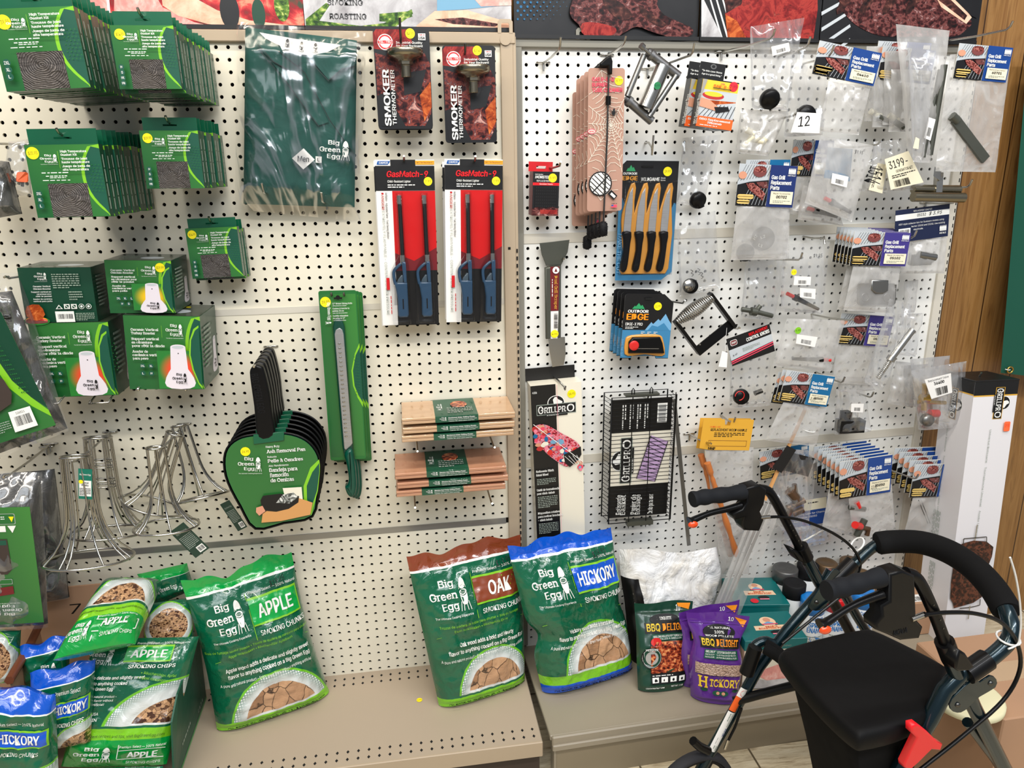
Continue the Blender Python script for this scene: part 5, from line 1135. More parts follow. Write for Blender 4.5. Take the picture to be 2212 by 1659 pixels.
def artc1(a):
    a.rect(0,0,1,1,'lime'); a.rect(0,0,1,1,'greenface'); a.poly([(.62,.0),(1,.0),(1,.84),(.86,.72),(.70,.55),(.60,.35),(.57,.15)], 'dgreen'); a.poly([(.57,.15),(.60,.35),(.70,.55),(.86,.72),(1,.86),(1,.92),(.82,.79),(.62,.6),(.5,.36),(.5,.1)][::-1], 'lime')
    for i in range(4):
        for j in range(12): a.ell(.64+.035*i+.012*j, .22+.04*j, .01, 'mgreen', n=6)
    a.poly([(0,.38),(.35,.40),(.62,.52),(.66,.64),(.6,.72),(.2,.80),(0,.8)], 'kickdark'); a.rect(.52,.78,.82,.95,'printw'); a.barcode(.57,.83,.78,.91); a.text('126511', .61, .795, .018, 'ink', w=.12); a.tiny(.25,.84,.5,.93,5,'printgrey'); a.ell(.15,.89,.05,'printw'); a.ell(.15,.89,.04,'mgreen')
coverbag('bagged grill cover in the upper left, a lime card with a barcode label on it', [at(-70,640,-6.5), at(26,628,-5.5), at(146,925,-6.5), at(-60,1000,-8)], ((-84,664),(6,648),(-60,985),-8.6,-8.6,-8.9), lambda a: None, 21, 1.4, [at(-70,590,-5.5), at(44,590,-4.5), at(150,930,-6.5), at(-60,1010,-8)])
t = bpy.data.objects['bagged_grill_cover']
M, w, h = frame((-110,700),(4,668),(-10,958),-8.9); b = MB(); b.box(0,w,-h,0,-.04,0,'mgreen')
o0 = Vector(t.location)/S
b = MB(); qd = [at(-110,690,-9.0), at(2,674,-9.0), at(121,918,-9.2), at(-45,972,-9.2)]; W_, H_ = 5.8, 9.8
bb = MB(); a = Art(bb, W_, H_, 0, mp=lambda u, v, z: bil(qd, u, v)-o0+Vector((0,-z,0))); artc1(a)
for ch in list(t.children):
    if ch.name.startswith('header_card'): bpy.data.objects.remove(ch)
bb.build('header_card', t)
def artc2(a):
    a.rect(0,0,1,1,'greenface'); a.rr(.1,.05,.7,.14,.03,'printgrey'); a.rr(.115,.055,.685,.135,.03,'mgreen'); a.tiny(.15,.07,.5,.12,3,'printw'); a.poly([(.58,.075),(.68,.075),(.63,.12)][::-1], 'yellow')
    a.rect(.2,.15,.32,.2,'printw'); a.rect(.36,.15,.5,.2,'printw'); a.poly([(.54,.15),(.70,.15),(.62,.21)][::-1],'printw')
    a.poly([(0,.26),(.5,.26),(.52,.52),(.42,.56),(0,.56)], 'kickdark'); a.rect(.05,.27,.48,.31,'pgreen'); a.rr(.15,.60,.5,.645,.02,'printgrey'); a.rr(.16,.605,.49,.64,.02,'mgreen'); a.poly([(.1,.68),(.5,.66),(.5,.73),(.1,.75)], 'darkred')
    q = a.sub(.62,.92,1.18,.99,rot=180); q.bge(.0,.0,1.,1.6)
coverbag('bagged grill cover behind the front one at the left edge', [at(-20,1024,-3.2), at(118,1012,-2.5), at(150,1290,-3.5), at(20,1310,-4.5)], None, None, 25, 1.5)
coverbag('front bagged grill cover in the lower left, green card printed upside down', [at(-60,1040,-8), at(88,1040,-7.5), at(104,1346,-8), at(-50,1356,-9)], ((-52,1098),(64,1095),(-48,1352),-10.3,-10.1), artc2, 27, 1.6, [at(-60,1012,-7.6), at(92,1018,-7.2), at(106,1352,-8), at(-50,1362,-9)])
coverbag('dark bagged cover at the left edge below the top left gasket stack', [at(-60,340,-4), at(20,350,-3.6), at(48,462,-4), at(-40,478,-4.5)], None, None, 31, 1.2)
for px, py, Y, s in ((22,604,-5.4,'upper bagged cover'),(70,990,-3,'rear lower bagged cover'),(20,1030,-8,'front lower bagged cover')): p = at(px, py, Y); hook('peg_hook', Vector((p.x,0,p.z)), -Y+.6, 'steel peg hook holding the '+s, up=.3)
s = Soft([at(18,306,-3), at(60,300,-2.6), at(70,424,-3), at(2,420,-3.4)], .5, wr=.4, seed=35); t = thing('parts_bag', 'small clear bag of black clips with an orange sticker, left of the lower gasket stack', 'parts bag', s.o)
b = MB(); s.mesh(b, 'film_clear', 24, 30); b.build('plastic_bag', t); b = MB()
for i in range(6): a = i*.9; b.tube([(-.6+.25*i,-.2,1.0+.3*math.sin(a)),(-.4+.25*i,-.25,1.5+.2*math.cos(a)),(-.2+.2*i,-.2,1.1)], .12, 'plastic_black', 6)
b.build('black_clips', t); b = MB(); a = s.art(b, .1); a.rr(.55,.58,.95,.76,.08,'orange_st'); b.build('orange_sticker', t)
p = at(18,310,-3); hook('peg_hook', Vector((p.x,0,p.z)), 8.6, 'long peg hook at the left edge beside the lower gasket stack', up=.8, dx=-1)
# ---------------------------------------------------------------- right board: boxed and carded goods
p = at(1173,136,1.5); hook('peg_hook', p+Vector((0,.0,0)), 7.5, 'empty peg hook at the top left corner of the white board', up=1.0)
def hk(px, py, Y, L, s, **k):
    q = at(px, py, Y); q.y = byR(q.x); return hook('peg_hook', q, L, s, **k)
# burner tube cleaners
def cleaner(i, M, w, h):
    t = thing('tube_cleaner', 'front burner tube cleaner on a brown spiderweb card with a yellow price sticker' if i == 0 else 'burner tube cleaner %s from the front, its brown web card showing at the left' % ORD[i], 'grill brush', M, 'carded burner tube cleaners')
    b = MB(); rcard(b, w, h, .25, 'tan_web'); a = Art(b, w, h)
    cx, cy = .64, .385; ang = [-.15,.35,.9,1.3,1.7,2.15,2.7,3.2,3.8,4.5,5.2]
    def clipu(u, v): return min(.985, max(.015, u)), min(.99, max(.01, v))
    for g_ in ang: 
        L = 2.; u1, v1 = cx+math.cos(g_)*L, cy+math.sin(g_)*L*w/h; k = 1.
        for (p_, d_, lo, hi) in ((cx, u1-cx, .015, .985), (cy, v1-cy, .01, .99)):
            if d_ > 0: k = min(k, (hi-p_)/d_)
            elif d_ < 0: k = min(k, (lo-p_)/d_)
        a.line(cx, cy, cx+(u1-cx)*k, cy+(v1-cy)*k, .012, 'web')
    for r_ in (.06,.11,.17,.24,.32,.42,.53,.66,.80,.97,1.15,1.4,1.7,2.):
        for q in range(len(ang)):
            a0, a1 = ang[q], ang[(q+1) % len(ang)]+(2*PI if q == len(ang)-1 else 0); pp = []
            for s_ in range(4):
                t_ = s_/3; rr_ = r_*(1-.16*math.sin(PI*t_)); aa = a0+(a1-a0)*t_; pp.append((cx+math.cos(aa)*rr_, cy+math.sin(aa)*rr_*w/h))
            for s_ in range(3):
                if all(.01 < u < .99 and .005 < v < .995 for u, v in (pp[s_], pp[s_+1])): a.z -= a.dz; a.line(*pp[s_], *pp[s_+1], .012, 'web')
    for k, s_ in enumerate(('GAS B-B-Q','BURNER','TUBE CLEANER')): a.text(s_, .10, .062+.036*k, .027, 'pinkred', w=(.60,.42,.84)[k], bold=.06)
    a.ell(.10,.43,.11,'pinkred',rv=.018); a.ell(.10,.43,.095,'web',rv=.013); a.text('NEW!', .10, .424, .013, 'pinkred', w=.13, al='c', bold=.04)
    a.ell(.36,.80,.33,'photoblack'); a.ell(.36,.80,.295,'white'); 
    for k in range(6):
        o = -.24+.095*k; L = (.085-o*o)**.5*.98 if o*o < .085 else .05; c_ = math.cos(.75); s_ = math.sin(.75); ux, uy = .36-s_*o, (.80*h/w+c_*o)*w/h
        a.line(ux-c_*L, uy-s_*L*w/h, ux+c_*L, uy+s_*L*w/h, .022, 'photoblack')
    a.line(.14,.86,.58,.745,.03,'photoblack'); a.line(.62,.86,.80,.905,.15,'photoblack'); a.line(.66,.871,.78,.90,.07,'white')
    a.rect(.68,.955,.84,.975,'pinkred'); a.rect(.68,.955,.74,.965,'blue'); a.text('MADE IN', .76, .943, .007, 'ink', w=.16, al='c', bold=.03); a.text('U.S.A.', .78, .982, .008, 'ink', w=.12, al='c', bold=.03)
    a.ell(.69,.305,.045,'ink',rv=.02); a.ell(.70,.285,.03,'ink',rv=.012)
    for k in range(8): s_ = (k % 4)-1.5; a.line(.69, .30, .69+(.12 if k < 4 else -.12), .30+s_*.014, .012, 'ink')
    b.build('printed_card', t)
    b = MB(); X = w*.53; slab(b, [(X-.05,-.55),(X+.28,-.55),(X+.30,.5),(X+.12,1.0),(X-.3,.8),(X-.85,.35),(X-.85,.05),(X-.1,.1)], .05, .55, 'plastic_black', .12); b.tube([(X+.02,-h*.19,.25),(X+.02,-h*.25,.25)], .24, 'plastic_black', 12); b.build('handle', t)
    b = MB(); b.tube([(X+.02,-h*.02,.25),(X-.05,-h*.5,.3),(X-.25,-h*1.1,.25)], .085, 'darksteel', 8); b.build('wire_shaft', t)
    b = MB(); R_ = random.Random(i)
    for k in range(240):
        aa = R_.uniform(0, 2*PI); z = R_.uniform(-.75,.75); rr_ = R_.uniform(.38,.52)*(1-.25*abs(z)); c0 = Vector((X-.28,-h*1.13+z*.8,.25)); d_ = Vector((math.cos(aa)*rr_, R_.uniform(-.1,.1), math.sin(aa)*rr_)); s_ = Vector((.02,.02,0)); b.add([c0-s_, c0+s_, c0+d_+s_, c0+d_-s_], [(0,1,2,3)], 'plastic_black')
    b.lathe([(.12,-.7),(.42,-.5),(.45,.5),(.12,.7)], 'bin_black', 12, M=Matrix.Translation((X-.28,-h*1.13,.25))@Matrix.Rotation(PI/2,4,'X')); b.build('bristle_head', t)
    if i == 0: sticker(t, w*.84, -h*.085, .03, w*.115, '8.95')
M, w, h = frame((1271,147),(1350,147),(1263,457),-3.2)
for i in range(5): cleaner(i, Matrix.Translation((-.12*i, 1.0*i, -.18*i-(.9 if i == 4 else 0)))@M, w, h)
hk(1312,119,1.5,5.8,'peg hook holding the burner tube cleaners',up=.7)
# silver roller frame
p0 = at(1400,180,-2.5); t = thing('roller_clamp', 'silver metal clamp frame holding a fat polished cylinder with a green sticker', 'rotisserie part', p0)
g3 = lambda x, y, Y=-2.5: at(x, y, Y)-p0
b = MB(); b.tube([g3(1433,143,-2.9),g3(1394,233,-2.9)], .68, 'steel', 24); b.lathe([(.2,-.1),(.5,0),(.68,.3)],'steel',24,caps=True) if False else None; b.build('polished_cylinder', t)
for a_, c_, nm, r_ in (((1398,112),(1466,165),'end_bar',.42),((1350,212),(1408,262),'end_bar',.42)): b = MB(); b.tube([g3(*a_),g3(*c_)], r_, 'cast', 6); b.tube([g3(a_[0]+6,a_[1]+5,-3),g3(a_[0]+12,a_[1]+10,-3)], .5, 'cast', 8); b.build(nm, t)
for a_, c_ in (((1392,118),(1355,208)),((1461,163),(1402,252))): b = MB(); b.tube([g3(*a_,-2.8),g3(*c_,-2.8)], .26, 'zinc', 10); b.build('side_rod', t)
b = MB(); b.tube([g3(1410,122,-3.2),g3(1388,102,-3.4)], .14, 'zinc', 8); b.tube([g3(1390,104,-3.4),g3(1384,98,-3.5)], .3, 'zinc', 6); b.build('clamp_bolt', t)
q = g3(1420,185,-3.75); sticker(t, q.x, q.z, 0, .32, '9.95', 'stgreen', 'dgreen', 'green_sticker').matrix_local = MS(Matrix.Translation(q)@Matrix.Rotation(PI/2,4,'X'))
hk(1400,148,1.5,8.5,'long peg hook passing through the silver clamp frame',up=1.,dx=1.2)
# grill stones
def stone(i):
    dx, Y = ((0,-4.2),(-25,-2.2))[i]; M, w, h = frame((1519+dx,168),(1597+dx,180),(1496+dx,271),Y); t = thing('grill_stone_box', ('front grill stone box with a red sticker and orange bottom band','rear grill stone box with a green sticker, half covered by the front one')[i], 'box', M, 'grill cleaning stone boxes')
    b = MB(); b.box(0,w,-h,0,-1.3,0,'card_black'); a = Art(b, w, h); a.rect(.0,.0,1,.05,'card_black'); a.rect(0,.02,1,.22,'goldy'); a.rect(0,.22,1,.78,'chickenroast'); a.poly([(0,.22),(1,.22),(1,.40),(0,.44)],'photogrey'); a.ell(.35,.33,.3,'foodred',rv=.08); a.ell(.35,.30,.25,'goldy',rv=.05)
    a.poly([(.0,.78),(.0,.6),(.5,.5),(1.,.42),(1.,.78)],'photogrey')
    for k in range(8): a.line(.05+.12*k,.77,.3+.1*k,.5,.015,'photoblack')
    a.poly([(.0,.40),(.25,.42),(.55,.56),(.5,.64),(.2,.60),(0,.58)],'skin'); a.poly([(.42,.56),(.8,.52),(.86,.60),(.5,.68)],'photoblack')
    a.poly([(-.0,.45),(.0,.02),(.12,.02)][::-1],'stonegrey')
    a.text('MR.', .56, .055, .03, 'pinkred', w=.12, al='c', bold=.04); a.text('BAR-B-Q', .56, .10, .055, 'orange', w=.5, al='c', bold=.06); a.rect(.3,.165,.8,.18,'ink')
    a.rect(0,.78,1,1,'orange'); a.text('BBQ Replacement', .5, .815, .04, 'printw', w=.86, al='c', bold=.04, serif=True); a.text('Stone', .5, .875, .045, 'printw', w=.4, al='c', bold=.04, serif=True); a.tiny(.1,.945,.9,.975,1,'printw')
    a2 = Art(b, 1.3, h, 0, mp=lambda u, v, z: (-z-.002, -v*h, -1.3+u*1.3)); a2.text('BBQ Replacement Stone', .62, .95, .20, 'printw', w=2.0, rot=-90, bold=.03, serif=True)
    b.build('box_body', t); b = MB(); b.box(w*.0,w*.70,.0,h*.38,-1.25,-1.2,'card_black'); b.box(0,w,-.02,.02,-1.3,.0,'card_black'); a = Art(b, w*.7, h*.38, -1.2, mp=lambda u, v, z: (u*w*.7, h*.38-v*h*.38, z)); a.text('"In this case Stone', .1, .42, .09, 'printw', w=.8, bold=.03); a.text('Age is a good thing."', .1, .60, .09, 'printw', w=.8, bold=.03); a.ell(.52,.2,.12,'steel',rv=.14); a.ell(.52,.2,.07,'ink',rv=.08); b.build('hang_tab', t)
    sticker(t, w*(.86 if i == 0 else .3), -h*.09, .03, w*.12, '5.95' if i == 0 else '6.50', *(('stred','darkred') if i == 0 else ('stgreen','dgreen')), name='round_sticker')
stone(1); stone(0)
hk(1560,112,1.8,7.5,'peg hook holding the two grill stone boxes',up=.8,dx=1.5)
# scrubber refill box
M, w, h = frame((1151.8,370),(1209,371.3),(1150,465.6),-1.2); t = thing('scrubber_refill_box', 'small red and black scrubber refill box with a dark window', 'box', M)
b = MB(); b.box(0,w,-h,0,-1.9,0,'darkred'); a = Art(b, w, h); a.rect(0,0,1,1,'photoblack'); a.rect(0,.25,1,.31,'rred'); a.text('Grill Handler', .08, .05, .03, 'printw', w=.3); a.text('MONSTER', .08, .095, .06, 'printw', w=.56, bold=.06, shear=.2); a.text('REPLACEMENTS', .14, .19, .04, 'printw', w=.56); a.text('Scrubber Heads', .25, .265, .03, 'printw', w=.5)
a.rect(.08,.33,.92,.82,'bin_black')
for i in range(10):
    for j in range(7): a.ell(.14+.08*i,.36+.07*j,.024,'ink',n=6); a.z -= a.dz
a.poly([(0,.84),(.2,.8),(.5,.83),(.75,.8),(1,.83),(1,1),(0,1)],'steak'); a.rect(.3,.86,.95,.96,'redmeat')
b.build('box_body', t); b = MB(); cx = w*.44
for q in ((-.12,w*.25,0,.9),(w*.25,w*.62,0,.25),(w*.25,w*.62,.5,.9),(w*.62,w*.88,0,.9)): b.box(q[0],q[1],q[2],q[3],-1.9,-1.84,'red')
b.build('hang_tab', t); sticker(t, w*.74, -h*.14, .03, w*.16, '3.95'); hk(1180,362,1.5,3.2,'short peg hook holding the red scrubber box',up=.5,dx=.7,plate=False)
# steak knives
def mountains(a, u0, v0, w_, h_, c):
    a.poly([(u0,v0+h_),(u0+w_*.2,v0+h_*.45),(u0+w_*.28,v0+h_*.6),(u0+w_*.5,v0),(u0+w_*.68,v0+h_*.5),(u0+w_*.78,v0+h_*.3),(u0+w_,v0+h_)][::-1], c)
M, w, h = frame((1341,346.6),(1467,348),(1322,606),.7); t = thing('steak_knife_pack', 'blue and black card of four steak knives in amber blister', 'knife pack', M)
b = MB(); b.prism([(.35*w*.3,0),(w,0),(w,-h*.93),(w*.82,-h),(0,-h),(0,-h*.05)], -.06, 0, 'edgeblue'); a = Art(b, w, h)
a.poly([(.1,.0),(1,.0),(1,.36),(.96,.34),(.9,.42),(.86,.38),(.6,.5),(.3,.45),(.12,.38),(.06,.30),(0,.38),(0,.05)], 'card_black'); mountains(a,.10,.035,.16,.05,'edgegreen'); a.text('OUTDOOR', .05, .095, .018, 'printw', w=.24, bold=.05); a.text('EDGE', .04, .125, .033, 'edgeorange', w=.26, bold=.08); a.text('WILD', .36, .135, .028, 'printw', w=.14); a.text('GAME', .50, .135, .028, 'printw', w=.18, bold=.04); a.text('Steak', .70, .132, .012, 'printw', w=.08); a.text('Knives', .70, .150, .012, 'printw', w=.08); a.rect(.36,.04,.56,.055,'backing')
q = a.sub(.075,.60,.075+.38*h/w,.60+.07*w/h,rot=90); q.text('MAKE THE CUT', 0,0,.9,'edgeblue2',w=.9,bold=.05)
b.build('backing_card', t); R4 = [(.17,),(.39,),(.61,),(.83,)]
b = MB(); P = []
for k in range(4): c0 = .205+.215*k; P += [(c0-.15,.44),(c0-.06,.25),(c0-.01,.185),(c0+.05,.175),(c0+.075,.22),(c0+.06,.33)]
P += [(.96,.60),(.93,.90),(.88,.945),(.10,.945),(.055,.91),(.11,.75),(.07,.62),(.05,.5)]
slab(b, [(u*w,-v*h) for u, v in P], 0, .16, 'edgeorange', .08); b.build('amber_tray', t)
for k in range(4):
    c0 = .20+.215*k-.01; b = MB(); slab(b, [(u*w,-v*h) for u, v in ((c0+.03,.215),(c0-.03,.27),(c0-.08,.38),(c0-.095,.50),(c0-.10,.585),(c0+.03,.585),(c0+.04,.40))], .12, .26, 'blade', .04); b.build('blade', t)
    b = MB(); slab(b, smoothpoly([(u*w,-v*h) for u, v in ((c0-.12,.583),(c0+.03,.583),(c0+.02,.68),(c0+.005,.80),(c0-.02,.90),(c0-.08,.925),(c0-.135,.90),(c0-.12,.84),(c0-.085,.74),(c0-.10,.64))], 2), .1, .62, 'plastic_black', .2, steps=3); b.build('handle', t)
b = MB(); slab(b, [(u*w,-v*h) for u, v in ((.05,.16),(.97,.16),(.97,.95),(.04,.95))], 0, .72, 'film_blister', .15); b.build('blister', t); sticker(t, w*.81, -h*.085, .03, w*.075, '29.95')
hk(1396,308,1.5,2.2,'double wire peg hook above the steak knives',up=.6,plate=False,rise=-1.2)
# sharpeners
def sharp(i):
    M, w, h = frame((1351-8*i,634-3.5*i),(1457-8*i,636-3.5*i),(1350-8.3*i,774-5*i),-1.8+.8*i); t = thing('knife_sharpener_pack', 'front blue knife sharpener card with an orange-ringed blister' if i == 0 else 'blue knife sharpener card %s from the front of its row' % ORD[i], 'sharpener pack', M, 'carded knife sharpeners')
    b = MB(); b.prism([(.05*w,0),(.80*w,0),(w,-.13*h),(w,-h),(.74*w,-h),(.72*w,-.96*h),(.24*w,-.96*h),(.22*w,-h),(0,-h),(0,-.03*h)], -.06, 0, 'card_black'); a = Art(b, w, h)
    a.poly([(0,.555),(1,.555),(1,.99),(.74,.99),(.72,.955),(.24,.955),(.22,.99),(0,.99)], 'edgeblue'); a.poly([(.46,.555),(.58,.43),(.62,.46),(.72,.38),(.76,.41),(.86,.30),(.94,.40),(1,.46),(1,.555)], 'edgeblue2'); a.poly([(.52,.555),(.60,.48),(.72,.50),(.84,.44),(.97,.555)][::-1], 'edgeblue')
    mountains(a,.16,.14,.26,.09,'edgegreen'); a.text('OUTDOOR', .08, .245, .042, 'printw', w=.42, bold=.06); a.text('EDGE', .06, .305, .09, 'fireorange', w=.45, bold=.08); a.text('EDGE-X PRO', .05, .44, .045, 'printw', w=.35, bold=.02); a.tiny(.05,.50,.32,.54,2,'printw')
    for k in range(3): a.tiny(.38+.13*k,.575,.46+.13*k,.615,2,'printw')
    q = a.sub(.035,.70,.035+.28*h/w,.70+.05*w/h,rot=90); q.text('MAKE THE CUT', 0,0,.8,'edgeblue2',w=.95,bold=.05); a.rect(.40,.055,.56,.085,'backing')
    b.build('backing_card', t); b = MB(); slab(b, smoothpoly([(u*w,-v*h) for u, v in ((.08,.93),(.07,.72),(.12,.65),(.3,.625),(.6,.615),(.78,.63),(.85,.70),(.92,.93),(.76,.955),(.5,.93),(.24,.955))],2), 0, .22, 'edgeorange', .1); b.build('orange_tray', t)
    b = MB(); slab(b, [(u*w,-v*h) for u, v in ((.14,.90),(.13,.73),(.2,.66),(.76,.65),(.82,.74),(.88,.90))], .15, .55, 'plastic_black', .1); b.box(w*.3,w*.75,-h*.83,-h*.82,.55,.56,'steel'); b.build('sharpener', t)
    b = MB(); b.lathe([(w*.10,0),(w*.10,.1),(w*.09,.14),(w*.05,.16)], 'knob_red', 24, M=Matrix.Translation((w*.23,-h*.78,.5))); b.build('red_button', t)
    if i == 0: sticker(t, w*.68, -h*.185, .03, w*.08, '12.95')
for i in (3,2,1,0): sharp(i)
hk(1428,644,1.5,4.8,'peg hook holding the row of knife sharpeners',up=.5,dx=.8,plate=False)
# scraper
M, w, h = frame((1164,521),(1231,519),(1180,792),.6); t = thing('grill_scraper', 'long grill scraper with a flared steel blade and dark red printed handle', 'scraper', M)
f_ = lambda *p: [((x-1164)/67.*w, -(y-520)/272.*h) for x, y in p]
b = MB(); slab(b, f_((1165,524),(1230,519),(1226,545),(1212,571),(1179,571),(1170,548)), .0, .08, 'gunmetal', .03); b.build('flared_blade', t)

b = MB(); slab(b, f_((1176,575),(1211,570),(1211,727),(1178,729)), -.1, .35, 'gunmetal', .12); b.build('handle_channel', t)
b = MB(); slab(b, f_((1184,727),(1221,727),(1223,765),(1219,790),(1193,793),(1186,755)), .0, .10, 'steel', .03); b.build('end_blade', t)
b = MB(); P = f_((1187,573),(1207,573),(1205,667),(1188,667)); b.prism(P, .35, .36, 'darkred'); a = Art(b, w, h, .36, mp=lambda u, v, z: (u*w, -v*h, z)); q = a.sub(.60,.265,.60+.265*h/w,.265+.2*w/h,rot=90); q.text('Dual Grill Scraper', 0, .1, .5, 'gold', w=1., serif=True); q.tiny(.1,.85,.95,1.1,1,'printw'); a.ell(.52,.222,.11,'printw'); a.poly([(.52,.205),(.57,.235),(.47,.235)][::-1],'darkred')
P = f_((1188,668),(1205,668),(1203,728),(1188,728)); b.prism(P, .35, .362, 'white'); a.barcode(.46,.56,.58,.68,vert=True); a.ell(.48,.725,.13,'yellow'); a.text('4.95', .48,.72,.012,'ink',w=.18,al='c'); b.build('printed_sleeve', t)
hk(1211,560,1.5,1.4,'small bent peg hook at the neck of the grill scraper',up=.2,plate=False)
# spring handle
p0 = at(1520,700,-.8); t = thing('coil_handle', 'black bracket with a coiled spring handle and a small white tag', 'stove handle', p0); g3 = lambda x, y, Y=-.8: at(x, y, Y)-p0
b = MB(); A_, B_ = g3(1462,695,-1.6), g3(1540,642,-1.6); ax = (B_-A_); L = ax.length; ax.normalize(); e1 = ax.cross(Vector((0,1,0))).normalized(); e2 = ax.cross(e1); P = []
for k in range(20*10+1):
    s_ = k/200; rr_ = .30+.42*math.sin(PI*s_)**1.; P.append(A_+ax*(L*s_)+(e1*math.cos(2*PI*k/10)+e2*math.sin(2*PI*k/10))*rr_)
b.tube(P, .085, 'steel', 6); b.build('spring', t)
def bar(b, p, q, wd, th, m, up=Vector((0,-1,0))):
    d_ = (q-p).normalized(); s_ = d_.cross(up).normalized()*wd/2; n_ = up*th/2; b.add([p-s_-n_,p+s_-n_,p+s_+n_,p-s_+n_,q-s_-n_,q+s_-n_,q+s_+n_,q-s_+n_], [(0,1,2,3),(7,6,5,4),(0,4,5,1),(1,5,6,2),(2,6,7,3),(3,7,4,0)], m)
for a_, c_ in (((1533,634),(1586,706)),((1458,694),(1511,764))): b = MB(); bar(b, g3(*a_,-1.4), g3(*c_,-.6), .35, .9, 'plastic_black'); b.build('bracket_arm', t)
b = MB(); bar(b, g3(1508,758,-.5), g3(1580,700,-.5), 1.1, .12, 'plastic_black'); b.lathe([(.0,0),(.09,0),(.09,.02)],'steel',10,M=Matrix.Translation(g3(1512,744,-.6))@Matrix.Rotation(PI/2,4,'X')); b.build('base_plate', t)
b = MB(); q = [g3(1560,758,-1.3),g3(1572,762,-1.3),g3(1570,794,-1.4),g3(1552,792,-1.4)]; b.add(q, [(0,3,2,1)], 'white'); b.tube([g3(1570,708,-.8),g3(1566,760,-1.3)], .02, 'white', 5); b.build('price_tag', t)
hk(1572,703,1.8,3.,'peg hook carrying the coiled spring handle',up=.3)
# kebab wheel box
def grillpro(a, u0, v0, u1, v1, fg='printw', bg='ink', frame_='printgrey', rot=0):
    t_ = a.sub(u0, v0, u1, v1, rot); t_.ell(.5,.36,.22,fg,rv=.36*1.); t_.ell(.5,.36,.20,bg,rv=.33); t_.poly([(.44,.42),(.42,.2),(.47,.08),(.52,.08),(.55,.2),(.66,.32),(.64,.46)],fg)
    t_.rect(0,.40,1,.92,frame_); t_.rect(.012,.43,.988,.89,bg); t_.text('G', .04,.48,.36,fg,w=.14,bold=.02,serif=True); t_.text('RILLPR', .185,.54,.28,fg,w=.56,bold=.02,serif=True); t_.text('O', .765,.48,.36,fg,w=.19,bold=.02,serif=True); t_.rect(.22,.90,.78,.99,bg); t_.tiny(.25,.92,.75,.97,1,fg)
M, w, h = frame((1145.6,834.4),(1255.7,824.3),(1159.5,1185),-.6); t = thing('kebab_wheel_box', 'tall black and cream box showing a kebab wheel, hung by its black flap', 'box', M)
b = MB(); b.box(0,w,-h,0,-2.,0,'creampack'); a = Art(b, w, h); a.rect(0,0,.49,1,'card_black'); a.text('41326',.03,.035,.011,'printw',w=.09,bold=.04); grillpro(a,.10,.065,.88,.185)
P = [(.03,.24),(.15,.225),(.30,.235),(.45,.265),(.62,.30),(.80,.335),(.92,.37),(.96,.43),(.88,.46),(.70,.495),(.60,.49),(.45,.455),(.28,.41),(.10,.34),(.04,.29)]
a.poly(smoothpoly(P,2), 'kebab'); KR = random.Random(4)
for k in range(70):
    s_ = KR.random(); cu, cv = .08+.84*s_+KR.uniform(-.12,.12)*.8, .27+.18*s_+KR.uniform(-.04,.075); a.z -= a.dz*.8; a.ell(min(.95,max(.05,cu)), cv, KR.uniform(.03,.07), KR.choice(('pinkred','pink','skin','pink','ltblue','foodred','creampack','tealcard','knob_red')), rv=KR.uniform(.008,.018), n=9)
a.poly([(.60,.42),(.80,.40),(.95,.38),(.96,.43),(.86,.47),(.72,.50),(.62,.47)][::-1],'photoblack')
for k in range(4): a.line(.62+.08*k,.43,.80+.05*k,.485,.008,'printw')
a.line(.02,.22,.98,.475,.012,'printw')
for v, ls in ((.50,('Rotisserie Shish','Kebab Wheel')),(.615,('Unité de tournebroche','pour shish-kebab')),(.76,('Dispositivo rotativo','para rostizar brochetas','- shish kebab'))):
    for i, s_ in enumerate(ls): a.text(s_, .03, v+.022*i, .013, 'printw', w=.0225*len(s_), bold=.03, serif=True)
a.tiny(.04,.55,.42,.59,4,'printgrey'); a.tiny(.04,.66,.44,.735,7,'printgrey'); a.tiny(.04,.83,.44,.90,7,'printgrey')
a.line(.50,0,.50,1,.006,'pink'); a.poly([(.42,.945),(.95,.93),(.95,1),(.42,1)],'white'); a.line(.55,.985,.90,.945,.008,'ink'); a.ell(.60,.98,.05,'edgeblue'); a.ell(.85,.95,.05,'edgeblue'); b.build('box_body', t)
b = MB(); b.box(-.15,w-.25,.0,1.35,-1.95,-1.85,'card_black'); b.build('hang_flap', t); sticker(t, w*.80, -h*.065, .03, w*.085, '18.95'); hk(1196,812,1.5,4.2,'peg hook through the flap of the kebab wheel box',up=.1,dx=.3,rise=-.3)
# rotisserie basket
M, w, h = frame((1322,860),(1462,852),(1336,1130),-1.6); t = thing('rotisserie_basket', 'black wire rotisserie basket with a black and white card inside', 'grill basket', M)
b = MB(); z0, z1 = -2., 0.
for z, s_ in ((z1,0),(z0,-.25)): b.tube([(s_,0,z),(w+s_,0,z),(w+s_,-h,z),(s_,-h,z)], .085, 'plastic_black', 6, closed=True)
b.build('rim_frames', t); b = MB()
for k in range(32): y = -h*(k+.6)/32.5; b.tube([(-.55,y+.2,z0*.6),(-.0,y,z1),(w,y,z1),(w-.0,y+.1,z0)], .035, 'plastic_black', 5)
b.build('cross_wires', t); b = MB()
for u in (.32,.60,.985): b.tube([(w*u,.25,z1+.03),(w*u,-h-.2,z1+.03)], .055, 'plastic_black', 6)
for u in (.32,.60): b.tube([(w*u-.12,.1,.03),(w*u-.15,.7,.03),(w*u,.95,.03),(w*u+.15,.7,.03),(w*u+.12,.1,.03)], .06, 'plastic_black', 6); b.tube([(w*u-.12,-h-.0,.03),(w*u,-h-.7,.03),(w*u+.12,-h-.0,.03)], .06, 'plastic_black', 6)
